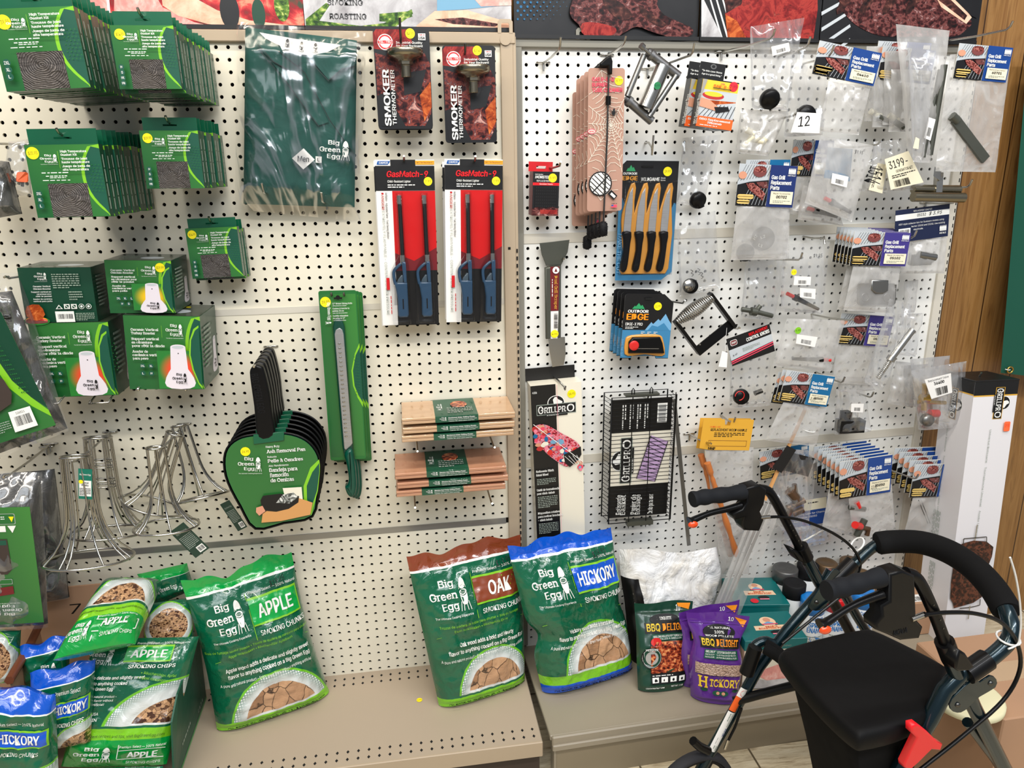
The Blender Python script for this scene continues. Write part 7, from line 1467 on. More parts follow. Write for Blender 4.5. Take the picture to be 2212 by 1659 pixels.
inn(t, 'valve_cluster', lambda b, g: [b.tube([g(*a_,-1.8),g(*c_,-1.9)], r_, 'bronze', 8) for a_, c_, r_ in (((1706,1060),(1722,1080),.6),((1700,1098),(1738,1080),.35),((1712,1110),(1735,1100),.4),((1716,1046),(1718,1066),.3),((1700,1120),(1712,1090),.3))]); hk(1735,975,1.9,4.5,'peg hook of the bag with the dark printed card',plate=False)
M, w, h = frame((1708,1085),(1790,1072),(1716,1140),.4); t = thing('tube_card', 'blue instruction card for a lighting tube, low on the board', 'carded part', M, GB_); b = MB(); b.box(0,w,-h,0,-.05,0,'navyb'); a = Art(b, w, h); a.rect(.35,.0,.95,.42,'labelcream'); a.tiny(.45,.1,.9,.2,1,'ink'); a.text('01LP', .05,.30,.12,'printw',w=.26,bold=.03); a.text('Lighting tube for Charm', .1,.50,.07,'printw',w=.8); a.text('with valve 35050', .1,.62,.07,'printw',w=.6); a.text('bent to fit.', .1,.74,.07,'printw',w=.4); b.build('header_card', t)
t = bag('small clear bag with two thin chrome rods, low behind the walker', ((1690,1140),(1792,1124),(1796,1170),(1686,1196)), .6, seed=72, wr=.3); inn(t, 'chrome_rods', lambda b, g: [b.tube([g(1712+dx,1180,.3),g(1790+dx,1138,.3)], .07, 'chrome', 6) for dx in (0,4)])
# wood handle card and bag
def woodh(i):
    M, w, h = frame((1520-7*i,905-2*i),(1629-7*i,907-3*i),(1528-7*i,972),-1.2+1.4*i); t = thing('wood_handle_pack', ('front yellow card with a turned wooden handle in a long cloudy bag','rear yellow card of the wooden handle pair, its left edge showing')[i], 'handle pack', M, 'replacement wood handle packs'); b = MB(); b.prism([(0,0),(w*.42,0),(w*.44,-h*.2),(w*.54,-h*.2),(w*.56,0),(w,0),(w,-h),(w*.2,-h),(0,-h*.94)],-.05,0,'kyellow'); a = Art(b, w, h)
    a.text('REPLACEMENT WOOD HANDLE', .17,.30,.08,'ink',w=.72,bold=.04); a.tiny(.25,.42,.85,.58,3,'ink',seed=i); a.rect(.16,.68,.92,.69,'brown'); a.rect(.16,.86,.92,.87,'brown'); a.rect(.16,.68,.165,.87,'brown'); a.rect(.915,.68,.92,.87,'brown'); a.text('MHP', .17,.90,.09,'ink',w=.14,bold=.06); a.text('MODEL HW', .15,.22,.04,'rred',w=.2); b.build('header_card', t)
    inn(t, 'turned_handle', lambda b, g: b.tube([g(1528-14*i,1000-18*i,-1.3+1.2*i)+(g(1592-14*i,1200,-1.6+1.2*i)-g(1528-14*i,1000-18*i,-1.3+1.2*i))*(k/40) for k in range(41)], .3, 'turned', 12, rf=lambda s: .36 if s < .12 else (.22 if s < .16 else .32+.05*math.sin(s*22))))
    if i == 0:
        Mi = M.inverted(); s = Soft([Mi@at(*q, -1.) for q in ((1522,966),(1628,966),(1618,1240),(1560,1240))], .5, wr=.35, seed=80); b = MB(); s.mesh(b, 'film_milky', 20, 40); 
        for i_, v_ in enumerate(b.v): b.v[i_] = tuple(Vector(v_)+s.o)
        b.build('plastic_bag', t)

woodh(1); woodh(0); hk(1562,900,1.5,3.4,'peg hook of the wood handle packs',plate=False)
p0 = at(1700,965,-2.4); t = thing('spit_rod_sleeve', 'long clear sleeve with metal bars and a black label, slanting down behind the walker handle', 'rotisserie rod', p0); g3 = lambda x, y, Y: at(x, y, Y)-p0
b = MB(); bar(b, g3(1742,878,-1.2), g3(1652,1080,-3.2), .28, .28, 'woodring'); b.build('wooden_dowel', t)
b = MB(); b.add([g3(1700,962,-2.8),g3(1720,972,-2.8),g3(1688,1022,-3.),g3(1668,1010,-3.)], [(0,3,2,1)], 'ink'); c4 = [g3(1672,1002,-3.1),g3(1692,968,-3.1),g3(1712,978,-3.1),g3(1692,1012,-3.1)]; b.build('black_label', t)
b = MB(); 
for dx in (-6, 8, 18): bar(b, g3(1648+dx,1085,-3.3), g3(1548+dx*.7,1330,-5.), .16, .3, 'zinc')
b.build('metal_bars', t); b = MB(); c = [g3(1635,1080,-3.6),g3(1690,1092,-3.6),g3(1592,1345,-5.3),g3(1535,1325,-5.3)]; b.grid(lambda u, v: bil(c,u,v)+Vector((0,-.4*math.sin(PI*u),.05*math.sin(v*30))), 12, 30, 'film_milky'); b.build('clear_sleeve', t)
# ---------------------------------------------------------------- right deck: bags, boxes, cans
def onM(M, x, y):
    "pixel -> local x,y on the face plane z=0 of a frame"
    n = M.to_3x3()@Vector((0,0,1)); o = M.translation; c = Vector(CP); d = Vector(_ray(x, y)); t = (o-c).dot(n)/d.dot(n); q = M.inverted()@(c+d*t); return q.x, q.y
@builder
def B_whitebag():
    N = NT('woven_white_bag'); o = N.obj(); x = N.noise(o, 12, 4, .6, .8); N.col(N.mix(N.step(x,.35,.75), lin((236,238,240)), lin((205,200,190)))); N.bump(x, .9, .02); return N.set(.38, 0, .5, .1)
s = Soft([at(1338,1186,-1.2), at(1546,1184,-.4), at(1528,1430,-2.6), at(1362,1436,-2.8)], 1.9, wr=.6, seed=90, px=5, prof=lambda v: min(1, .35+v*1.6)*(1-.1*v), edge=lambda u, v: (.9*math.exp(-((v-.22)/.16)**2)*(u-.5)*2*(1 if u > .5 else .2), .25*math.sin(u*8) if v < .1 else 0))
t = thing('charcoal_bag', 'crumpled white bag with a black side, standing behind the pellet pouches', 'bag', s.o); b = MB(); s.mesh(b, 'whitebag', 44, 44); b.build('pouch', t)
b = MB(); a = s.art(b, .04)
z = .05; b.grid(lambda u, v: s.P(u*.17*(1-.3*abs(v-.5)), .22+v*.78, z), 8, 30, 'card_black'); b.build('black_side_panel', t)
b = MB(); a = s.art(b, .07); a.rr(.82,.50,1.0,.72,.03,'card_black'); a.text('6.9', .85,.53,.10,'printw',w=.13,bold=.03); a.ell(.27,.56,.10,'card_black'); a.text('3', .27,.51,.09,'printw',al='c',bold=.03); b.build('printing', t)
@builder
def B_pellets():
    N = NT('wood_pellets'); u, v, w = N.uv(); q = N.vmul(w, (13,7,1)); e = N.voro(q, 1., 'DISTANCE_TO_EDGE'); g = N.noise(w, 20, 3); N.col(N.mix(N.step(e,.08,.0), N.mix(g, lin((160,128,110)), lin((214,184,164))), lin((84,58,48)))); N.bump(e, .5, .01); return N.set(.3,0,.5,.6)

def pouch(label, cor, m, art, seed, D=1.3, pinch=.55, wr=.16):
    s = Soft(cor, D, wr=wr, seed=seed, px=4, prof=lambda v: max(0, min(1, (v-.1)/.4))**.7*(.9 if v < .97 else .6), edge=lambda u, v: (-(2*u-1)*pinch*math.exp(-((v-.33)/.16)**2), .12*math.sin(u*7+seed) if v < .1 else (-.25*(1-(2*u-1)**2) if v > .98 else 0)))
    t = thing('pellet_pouch', label, 'pouch', s.o, 'wood pellet pouches'); b = MB(); s.mesh(b, m, 40, 50); a = s.art(b, .05); art(a); b.build('pouch', t)
    b = MB(); b.tube([s.P(.03+.94*k/20, .115, .06) for k in range(21)], .05, m, 6); b.build('zip_seal', t)
def am(a):
    a.text('10', .70,.05,.06,'printw',w=.08,bold=.03); a.poly([(.72,.03),(.95,.02),(.93,.10),(.74,.07)],'fireorange'); a.ell(.48,.19,.26,'ink',rv=.06); a.text('MESQUITE', .48,.165,.032,'printw',w=.26,al='c',bold=.03,serif=True)
    a.rect(.12,.225,.94,.345,'ink',16); a.z += .05; a.text('BBQ', .15,.235,.085,'goldy',w=.24,bold=.02,serif=True); a.text('DELIGHT', .43,.24,.08,'fireorange',w=.48,bold=.02,serif=True); a.z -= .04; a.rect(.22,.36,.92,.425,'pgreen',6); a.text('GRILLING PELLETS FOR SUPER FLAVOR', .25,.37,.022,'printw',w=.62,bold=.02); a.text('PASTILLES À GRILLER', .28,.40,.018,'printw',w=.5)
    a.rect(.20,.44,.93,.80,'grilledmix',12); a.ell(.30,.44,.10,'knob_red',rv=.05,n=12); a.poly([(.5,.79),(.8,.72),(.82,.735),(.55,.80)],'dgreen')
    a.ell(.22,.62,.18,'ink'); a.ell(.22,.62,.165,'printw'); a.ell(.22,.62,.16,'pouchgreen'); a.ell(.22,.62,.115,'stonegrey'); a.text('MESQUITE', .22,.515,.024,'printw',w=.22,al='c',bold=.03)
    a.rect(.20,.80,.93,.92,'ink',8)
    for k in range(4): a.rect(.22+.18*k,.845,.35+.18*k,.905,'printw'); a.ell(.285+.18*k,.88,.025,'ink',n=8)
    a.tiny(.22,.815,.9,.835,1,'printw'); a.text('10 Grilling Packs Recommended', .1,.955,.016,'printw',w=.36); a.text('NET WT. 1 LB', .6,.945,.016,'printw',w=.25)
def ah(a):
    a.text('10', .66,.04,.045,'printw',w=.09,bold=.03); a.poly([(.76,.03),(.96,.05),(.92,.14),(.84,.08)],'fireorange'); a.ell(.50,.21,.30,'ink',rv=.09); a.text('ALL NATURAL', .5,.145,.022,'printw',w=.40,al='c',bold=.02); a.text('100%', .5,.185,.030,'printw',w=.18,al='c',bold=.04); a.text('WOOD PELLETS', .5,.23,.02,'printw',w=.55,al='c',bold=.02)
    a.rect(.10,.255,.92,.37,'ink',20); a.z += .06; a.text('BBQ', .13,.27,.075,'goldy',w=.25,bold=.02,serif=True); a.text('DELIGHT', .42,.272,.072,'fireorange',w=.46,bold=.02,serif=True); a.z -= .04; a.rect(.18,.385,.86,.485,'pgreen',8); a.text('GRILLING PELLETS FOR SUPER FLAVOR', .20,.395,.024,'printw',w=.62,bold=.02); a.text('PASTILLES À GRILLER POUR UN GOÛT DE FÊTE', .20,.43,.016,'printw',w=.62); a.text('PASTILLAS DE ASAR PARA DAR SABOR AL MEJOR', .20,.457,.016,'printw',w=.62)
    a.rect(.06,.54,.95,.67,'pellets',14); a.text('H', .10,.69,.13,'goldy',w=.17,bold=.04,serif=True); a.text('ICKORY', .30,.71,.09,'goldy',w=.60,bold=.02,serif=True); a.ell(.45,.87,.09,'pgreen',rv=.03); a.ell(.60,.87,.09,'pgreen',rv=.03); a.ell(.47,.87,.035,'skin',rv=.018); a.ell(.58,.87,.035,'skin',rv=.018); a.ell(.2,.84,.07,'dgreen',rv=.02); a.ell(.82,.83,.07,'dgreen',rv=.02)
pouch('green mesquite pellet pouch with a round pellet window and grilled meat photo', [at(1370,1303,-4.8),at(1497,1297,-4.4),B3(1478,1478),B3(1378,1489)], 'pouchgreen', am, 91, 1.2, .1)
pouch('dull purple hickory pellet pouch standing right behind the front purple one', [at(1466,1322,-7.6),at(1598,1294,-6.4),B3(1580,1470),B3(1475,1480)], 'purple', ah, 93, .9, .3)
pouch('front purple hickory pellet pouch with a glaring highlight on its face', [at(1482,1320,-8.2),at(1620,1329,-8.2),B3(1590,1512),B3(1492,1502)], 'purple', ah, 92, 1.5, .6, .22)
# teal boxes
def teal(label, FL, FR, BR, BL, Z, front, idx):
    c = [atz(*FL,Z), atz(*FR,Z), atz(*BR,Z), atz(*BL,Z)]; o = (c[0]+c[1])/2; X = (c[1]-c[0]); wd = X.length; X.normalize(); D = Vector((-X.y, X.x, 0)); dp = ((c[3]-c[0]).dot(D)+(c[2]-c[1]).dot(D))/2
    M = Matrix((X, D, Vector((0,0,1)))).transposed().to_4x4(); M.translation = Vector((c[0].x, c[0].y, -63.9)); H_ = Z+63.9; t = thing('teal_box', label, 'box', M, 'teal picture boxes'); b = MB(); b.box(0,wd,0,dp,0,H_-.05,'cream' if front else 'teal'); b.build('carton', t)
    b = MB(); b.box(-.04,wd+.04,-.04,dp+.04,H_-(1.2 if front else .35),H_,'teal',bev=.04); a = Art(b, wd, dp, .0, mp=lambda u, v, z: (u*wd, dp-v*dp, H_+z)); a.poly([(.28,.50),(.84,.50),(.86,.66),(.27,.66)],'cream'); a.ell(.55,.36,.13,'cream'); a.ell(.55,.30,.06,'skin'); a.poly([(.47,.42),(.55,.36),(.63,.42),(.62,.48),(.48,.48)],'edgeblue2'); a.rect(.43,.44,.69,.475,'pinkred'); a.text("BRAD'S", .56,.525,.045,'orange',w=.2,al='c',bold=.02,serif=True); a.text('ROASTING POST', .56,.585,.05,'orange',w=.46,al='c',bold=.02,serif=True); a.poly([(.48,.74),(.55,.70),(.64,.70),(.70,.75),(.68,.79),(.5,.79)],'ink'); a.rect(.50,.80,.68,.84,'pink')
    if idx == 0: a.ell(.38,.88,.075,'stred')
    b.build('lid', t)
    if front:
        b = MB(); a = Art(b, wd, H_, 0, mp=lambda u, v, z: (u*wd, -.045-z, H_-v*H_)); a.text('EVERYTHING', .45,.12,.03,'printgrey',w=.3); a.rect(0,.20,1,1,'creampack'); a.text("BRAD'S", .62,.34,.05,'orange',w=.2,serif=True); a.text('ROASTING', .58,.42,.06,'orange',w=.3,serif=True); a.poly([(.3,.62),(.55,.52),(.95,.55),(1,.8),(.7,.86),(.4,.84),(.28,.76)],'salmon'); a.poly([(.0,.85),(.2,.78),(.4,.84),(.7,.82),(1.,.80),(1,1),(0,1)],'clothgrey'); b.build('front_print', t)
teal('teal box lid at the back with a red round sticker', (1590,1307),(1706,1305),(1673,1247),(1582,1249), -57.9, False, 0)
teal('nearer teal box whose front shows a teal strip over a ham picture', (1610,1385),(1744,1377),(1714,1322),(1596,1322), -58.0, True, 1)
# spray cans and lidded cans
def can(label, px, py, lid, r=1.28, Z=-56.4, body='canwhite', txt=None, capm=None, h=None):
    p = atz(px, py, Z); p.y = min(p.y, byR(p.x)-r-.15); H_ = Z+63.9; t = thing('aerosol_can', label, 'can', Vector((p.x, p.y, -63.9)), 'cans behind the walker'); b = MB(); b.lathe([(r*.97,0),(r,.08),(r,H_-1.75),(r*.86,H_-1.5)], body, 28)
    if txt:
        L = len(txt)
        for i, (s_, hh, cm, w_) in enumerate(txt): a = Art(b, 2*PI*r*.36, H_, 0, mp=lambda u, v, z: ((r+.01+z)*math.sin((u-.5)*2*PI*.36-.1), -(r+.01+z)*math.cos((u-.5)*2*PI*.36-.1), H_*(1-v))); a.text(s_, .5, .26+.105*i, hh, cm, w=w_, al='c', bold=.05)
        a.tiny(.2,.62,.8,.95,7,'printgrey')
        for k in range(3): a.poly([(.3,.66),(.5,.62),(.72,.68),(.66,.78),(.4,.8)],'canblue') if k == 0 else None
    b.build('body', t); b = MB(); b.lathe([(r*.9,H_-1.7),(r*.98,H_-1.65),(r*.98,H_-.1),(r*.9,H_),(r*.55,H_),(r*.5,H_-.05),(.01,H_-.05)], lid, 28); b.build('lid', t); return t
SP = (('ColorTouch',.06,'canblue',.5),('SPRAY',.09,'canblue',.55),('ENAMEL',.09,'canblue',.62))
can('can with a dull silver lid at the left end of the group, against the board', 1697, 1226, 'canlid', 1.5); can('dark grey can between the silver lid and the walker tube', 1746, 1218, 'bin_black'); can('black can with a small yellow mark in front of the silver one', 1717, 1258, 'bin_black', 1.3)
can('can with a brown-gold lid behind the walker sleeve', 1786, 1214, 'canlidgold'); can('rearmost gold-lidded can beside the black brake cable', 1838, 1210, 'canlidgold'); can('front gold-lidded can, its rim just above the walker grip', 1862, 1238, 'canlidgold')
can('gold-lidded can half hidden between two others and the walker grip', 1818, 1240, 'canlidgold', 1.2)
can('white and blue spray enamel can right beside the teal boxes', 1757, 1290, 'canblue', 1.35, -57.2, 'canwhite', SP); can('middle white spray can seen between the walker tubes', 1806, 1285, 'red', 1.3, -57.0, 'canwhite', SP); can('right white spray can with a blue cap under the walker grip', 1866, 1277, 'canblue', 1.35, -56.8, 'canwhite', SP)
# small kraft box at the right end of the deck
p = atz(1968,1385,-63.9); t = thing('kraft_box', 'small brown box with a barcode label at the right end of the deck', 'box', p); b = MB(); b.box(-1.,5.,1,6,0,4.2,'kraft'); b.build('carton', t); b = MB(); a = Art(b, 2.2, 1.3, 0, mp=lambda u, v, z: (.3+u*2.2, 1.4+ (1-v)*1.4, 4.21+z)); a.rect(0,0,1,1,'white'); a.barcode(.2,.3,.8,.9); b.build('barcode_label', t)
# ---------------------------------------------------------------- tall white box, green cover, cartons
M, w, h = frame((2107,824),(2202,820),(2040,1380),-4.4,-4.4,-6.6); dz = (M@Vector((0,-1,0))).z-M.translation.z; h = (M.translation.z+69.4)/-dz; dpt = 4.6
t = thing('rotisserie_box', 'tall white box with black top and roast picture, leaning upright beside the pegboard', 'box', M); b = MB(); b.box(0,w,-h,0,-dpt,0,'boxwhite'); F = lambda *p: [(onM(M,x,y)[0]/w, -onM(M,x,y)[1]/h) for x, y in p]
a = Art(b, w, h); v0 = F((2150,853))[0][1]; a.rect(0,0,1,v0,'ink'); a.rect(0,v0,1,v0+.004,'gold')
(ua, va), (ub, vb) = F((2168,836),(2150,905)); q = a.sub(.86,va,.86+(vb-va)*h/w,va+.40*w/h,rot=90); grillpro(q,0,0,1,1,'printw','ink','gold')
q = a.sub(.50,v0+.105,.50+.42*h/w,v0+.105+.05*w/h,rot=90); q.text('Universal Rotisserie    Tournebroche Universel    Asador Universal', 0,0,.9,'printgrey',w=.82); a.rr(.76,.125,.90,.155,.03,'orange_st'); a.text('19.95',.83,.132,.010,'rred',w=.1,al='c')
R1 = F((2062,1180),(2078,1172),(2100,1166),(2128,1168),(2143,1180),(2140,1200),(2134,1215),(2130,1235),(2120,1262),(2118,1288),(2100,1300),(2072,1308),(2058,1312),(2056,1300),(2050,1290),(2052,1255),(2056,1225)); a.poly(R1[::1] if False else R1, 'ribs'); 
P_ = F((2108,1132),(2103,1166)); a.line(*P_[0],*P_[1],.022,'steel'); P_ = F((2078,1174),(2079,1162),(2128,1158),(2128,1172)); [a.line(*P_[i],*P_[i+1],.02,'darksteel') for i in range(3)]; P_ = F((2070,1312),(2092,1310),(2113,1305),(2114,1292)); [a.line(*P_[i],*P_[i+1],.02,'darksteel') for i in range(3)]; P_ = F((2092,1306),(2088,1335)); a.line(*P_[0],*P_[1],.022,'steel')
a2 = Art(b, dpt, h, 0, mp=lambda u, v, z: (-z, -v*h, -dpt+u*dpt)); a2.rect(0,0,1,v0*.92,'ink'); a2.rect(0,v0*.92,1,v0*.92+.004,'gold'); q = a2.sub(.70,.035,.70+(vb-va)*h/dpt,.035+.42*dpt/h,rot=90); grillpro(q,0,0,1,1,'printw','ink','gold'); q = a2.sub(.36,v0+.10,.36+.40*h/dpt,v0+.10+.05*dpt/h,rot=90); q.text('Universal Rotisserie    Tournebroche Universel    Asador Universal', 0,0,.9,'printgrey',w=.8); a2.tiny(.22,.43,.48,.58,5,'printgrey',vert=True); a2.tiny(.30,.60,.5,.75,4,'printgrey',vert=True)
b.build('carton', t); b = MB(); b.box(-.05,w+.05,-.1,.08,-dpt-.05,.05,'ink',bev=.05); b.build('top_flap', t)

p0 = at(2190,460,1.6); t = thing('green_cover', 'dark green fabric panel with a brass eyelet hanging at the right edge on the panelling', 'fabric cover', p0); b = MB(); c = [at(2222,110,3.)-p0, at(2420,110,3.)-p0, at(2400,830,1.5)-p0, at(2163,806,1.5)-p0]; b.grid(lambda u, v: bil(c,u,v)+Vector((0,.12*math.sin(u*9+v*2),0)), 20, 30, 'greenbanner'); b.build('panel', t); b = MB(); g = at(2182,799,1.3)-p0; b.tube([g+Vector((.36*math.cos(k*.5), 0, .36*math.sin(k*.5))) for k in range(13)], .1, 'brass', 8, closed=True); b.build('eyelet', t); b = MB(); b.tube([g, g+Vector((-.4,-.2,.05)), g+Vector((-.75,-.1,.15))], .06, 'whiteplastic', 6); b.build('cord', t)
ZC = -54.5; A_ = atz(1975,1387,ZC); B_ = atz(2212,1357,ZC); e1 = (B_-A_).normalized(); F_ = atz(2157,1556,ZC); e2 = Vector((e1.y, -e1.x, 0)); dp = (F_-A_).dot(e2)
M = Matrix((e1, -e2, Vector((0,0,1)))).transposed().to_4x4(); M.translation = Vector((A_.x, A_.y, -69.5))+e1*.2
t = thing('cardboard_carton', 'large closed brown carton with a strip of tape along its lid, lower right corner', 'carton', M); Lc = (B_-A_).length+9; Hc = ZC+69.5; b = MB(); b.box(0,Lc,-dp,0,0,Hc,'kraft',bev=.12); b.build('carton', t); b = MB(); q0 = atz(2170,1450,ZC)-A_; yc = -q0.dot(e2); b.box(.05,Lc-.05,yc-1.15,yc+1.15,Hc-.02,Hc+.03,'tape'); b.build('packing_tape', t)
p = atz(2082,1512,-54.4); t = thing('cream_lid', 'cream round plastic lid lying on the carton behind the walker hinge', 'lid', p); b = MB(); b.lathe([(2.9,0),(3.0,.1),(3.0,.5),(2.8,.62),(.01,.64)],'creamround',36); b.build('lid', t)
# ---------------------------------------------------------------- rollator walker
WN = Vector((-.18, .983, 0)); KF, KN = -22.3, -36.7
def wp(x, y, k): c = Vector(CP); d = Vector(_ray(x, y)); return c+d*((k-c.dot(WN))/d.dot(WN))
W0 = atz(1850,1480,-69.5)
t = thing('rollator_walker', 'dark green rolling walker with black seat, foam grips and padded curved backrest', 'walker', Vector((W0.x, W0.y, -69.5))); wo = Vector((W0.x, W0.y, -69.5))
def wl(pts, k): return [wp(x, y, k if not isinstance(k, (list, tuple)) else k[i])-wo for i, (x, y) in enumerate(pts)]
def wtube(name, pts, k, r, m, n=14, rf=None, sm=0, parent=None):
    P = wl(pts, k); 
    if sm: P = [Vector(q) for q in smoothpoly([tuple(p) for p in P], sm, False)]
    b = MB(); b.tube(P, r, m, n, rf=rf); return b.build(name, parent or t)
foam = lambda s: .62+.05*math.sin(s*22) if s < .9 else .66
wtube('hand_grip', ((1495,1079),(1520,1074),(1560,1069),(1606,1062)), KF, .66, 'grip', 20, foam, 6)
wtube('hand_grip', ((1785,1276),(1815,1270),(1855,1260),(1903,1246)), KN, .66, 'grip', 20, foam, 6)
def block(P, k, th=.55):
    c = wl(P, k); ctr = sum(c, Vector())/len(c); nx = WN; X = Vector((.983,.18,0)); M_ = Matrix((X, Vector((0,0,1)), -WN)).transposed().to_4x4(); M_.translation = ctr; Mi = M_.inverted(); pl = [((Mi@p).x, (Mi@p).y) for p in c]; b = MB(); slab(b, pl, -th, th, 'plastic_black', .16, M=M_, steps=3); o = b.build('brake_housing', t); return M_, o
block(((1604,1050),(1632,1042),(1648,1052),(1642,1085),(1634,1100),(1642,1118),(1632,1142),(1600,1140),(1594,1128),(1600,1112),(1580,1118),(1575,1105),(1596,1095),(1606,1080)), KF)
Mb, BH = block(((1908,1232),(1936,1224),(1962,1234),(1964,1280),(1966,1330),(1980,1345),(1972,1370),(1932,1374),(1905,1362),(1880,1352),(1878,1338),(1892,1322),(1890,1300),(1908,1290)), KN)
b = MB(); a = Art(b, 2, .7, .57, mp=lambda u, v, z: Mb@Vector((-.35+u*1.6, -1.35-v*.55, z))); a.text('NOVA', .1,.1,.7,'grip',w=.75,bold=.04); b.build('embossed_logo', BH)
for P, k, rp in ((((1600,1092),(1570,1100),(1535,1108),(1505,1120),(1490,1128)), KF, (1492,1129)), (((1905,1284),(1860,1300),(1825,1318),(1795,1338),(1772,1352)), KN, (1774,1354))):
    bl = wtube('brake_lever', P, k, .3, 'plastic_black', 12, lambda s: .34-.1*math.sin(s*PI)+(.14 if s > .9 else 0), 4); q = wp(*rp, k)-wo-WN*.35; b = MB(); b.lathe([(.42,0),(.36,.12),(.18,.2),(.01,.21)],'amber',16,M=Matrix.Translation(q)@Matrix.Rotation(PI/2,4,'X')@Matrix.Diagonal((1,.7,1,1))); b.build('reflector', bl)
wtube('handle_tube', ((1640,1056),(1658,1060),(1672,1078),(1700,1130),(1722,1172),(1742,1215)), KF, .40, 'tubeblack', 16, None, 4)
wtube('handle_tube', ((1955,1238),(1975,1245),(1992,1268),(2018,1325),(2038,1378),(2052,1418)), KN, .42, 'tubeblack', 16, None, 4)
for P, k in ((((1700,1130),(1706,1141),(1712,1152),(1718,1163),(1724,1174)), KF), (((2006,1300),(2013,1316),(2020,1332),(2027,1350)), KN)):
    b = MB()
    for q in wl(P, k): b.tube([q-WN*.44, q-WN*.38], .07, 'darksteel', 8)
    b.build('adjustment_holes', t)
wtube('clamp_collar', ((1730,1180),(1742,1205)), KF, .62, 'plastic_black'); wtube('clamp_collar', ((2040,1385),(2055,1425)), KN, .66, 'plastic_black')
wtube('frame_socket', ((1738,1200),(1758,1238),(1772,1262)), KF, .52, 'framegreen'); wtube('frame_socket', ((2052,1422),(2068,1462),(2076,1482)), KN, .55, 'framegreen')
for P, k in ((((1700,1180),(1716,1186),(1728,1200),(1728,1212),(1716,1206)), KF), (((2058,1395),(2074,1404),(2092,1432),(2080,1440),(2058,1442),(2050,1436)), KN-.8)):
    c = wl(P, k); ctr = sum(c, Vector())/len(c); M_ = Matrix((Vector((.983,.18,0)), Vector((0,0,1)), -WN)).transposed().to_4x4(); M_.translation = ctr; Mi = M_.inverted(); b = MB(); slab(b, [((Mi@p).x, (Mi@p).y) for p in c], -.5, .5, 'plastic_black', .15, M=M_); b.build('clamp_knob', t)
wtube('rear_leg', ((1796,1232),(1770,1282),(1700,1318) if False else (1735,1322),(1700,1362),(1640,1440),(1580,1545),(1520,1650),(1500,1688)), KF, .5, 'framegreen', 18)
wtube('rear_leg', ((2088,1440),(2040,1490),(2010,1550),(1960,1630),(1915,1715)), KN, .6, 'framegreen', 18)
wtube('front_leg', ((1780,1262),(1800,1300),(1840,1372),(1900,1470),(1960,1570)), KF, .48, 'tubeblack', 14); wtube('front_leg', ((1812,1262),(1850,1330),(1885,1385)), KF+1, .45, 'framegreen', 14)
wtube('front_leg', ((2072,1450),(2100,1520),(2140,1600),(2190,1700)), KN, .55, 'framegreen', 14)
wtube('cross_brace', ((2090,1560),(2150,1640),(2180,1690)), KN+1, .4, 'framegreen', 12); wtube('leg_bracket', ((1620,1440),(1628,1400),(1650,1385),(1668,1390)), KF, .45, 'framegreen', 14, None, 4); wtube('folding_joint', ((1632,1398),(1612,1455)), KF-.6, .62, 'plastic_black', 14)
wtube('lower_crossbar', ((1585,1515),(1640,1500),(1720,1480)), (KF,KF-1,KF-3), .42, 'plastic_black', 12)
wtube('seat_support', ((1652,1400),(1690,1425),(1740,1480),(1810,1560),(1880,1600)), (KF-1.5,KF-3,KF-6,KF-10,KF-12.5), .5, 'fabric_black', 12, None, 4)
def plate_(P, k, th=.12, m='framegreen'):
    c = wl(P, k); ctr = sum(c, Vector())/len(c); M_ = Matrix((Vector((.983,.18,0)), Vector((0,0,1)), -WN)).transposed().to_4x4(); M_.translation = ctr; Mi = M_.inverted(); b = MB(); slab(b, smoothpoly([((Mi@p).x, (Mi@p).y) for p in c],2), .5, .5+th, m, .04, M=M_)
    for p in (c[0], c[len(c)//2]): b.lathe([(.2,0),(.18,.1),(.01,.14)],'darksteel',12,M=Matrix.Translation(ctr+(p-ctr)*.72-WN*(.5+th))@Matrix.Rotation(PI/2,4,'X'))
    b.build('hinge_plate', t)
plate_(((1738,1306),(1742,1290),(1790,1222),(1806,1230),(1830,1208),(1844,1216),(1838,1236),(1808,1262),(1772,1304),(1752,1312)), KF); plate_(((2038,1520),(2040,1498),(2088,1455),(2100,1462),(2122,1448),(2136,1456),(2134,1474),(2100,1494),(2070,1522),(2052,1528)), KN)
wtube('backrest_tube', ((1812,1248),(1845,1218),(1880,1186),(1905,1172),(1935,1168)), (KF,KF,KF-.2,KF-.6,KF-1.2), .5, 'framegreen', 16, None, 4); wtube('backrest_sleeve', ((1800,1256),(1842,1214)), KF-.3, .66, 'plastic_black')
wtube('backrest_tube', ((2090,1452),(2130,1428),(2172,1392),(2186,1362),(2180,1335),(2172,1315)), (KN,KN,KN,KN+.2,KN+.8,KN+1.4), .58, 'framegreen', 16, None, 4); wtube('backrest_sleeve', ((2086,1456),(2132,1424)), KN-.3, .76, 'plastic_black')
wtube('foam_backrest', ((1894,1174),(1930,1170),(1990,1172),(2050,1192),(2105,1228),(2148,1275),(2176,1322)), (KF-.8,KF-1.4,KF-3.2,KF-5.6,KF-8.4,KF-11,KF-13), 1.02, 'foam_black', 22, lambda s: 1.02 if .02 < s < .98 else .9, 5)
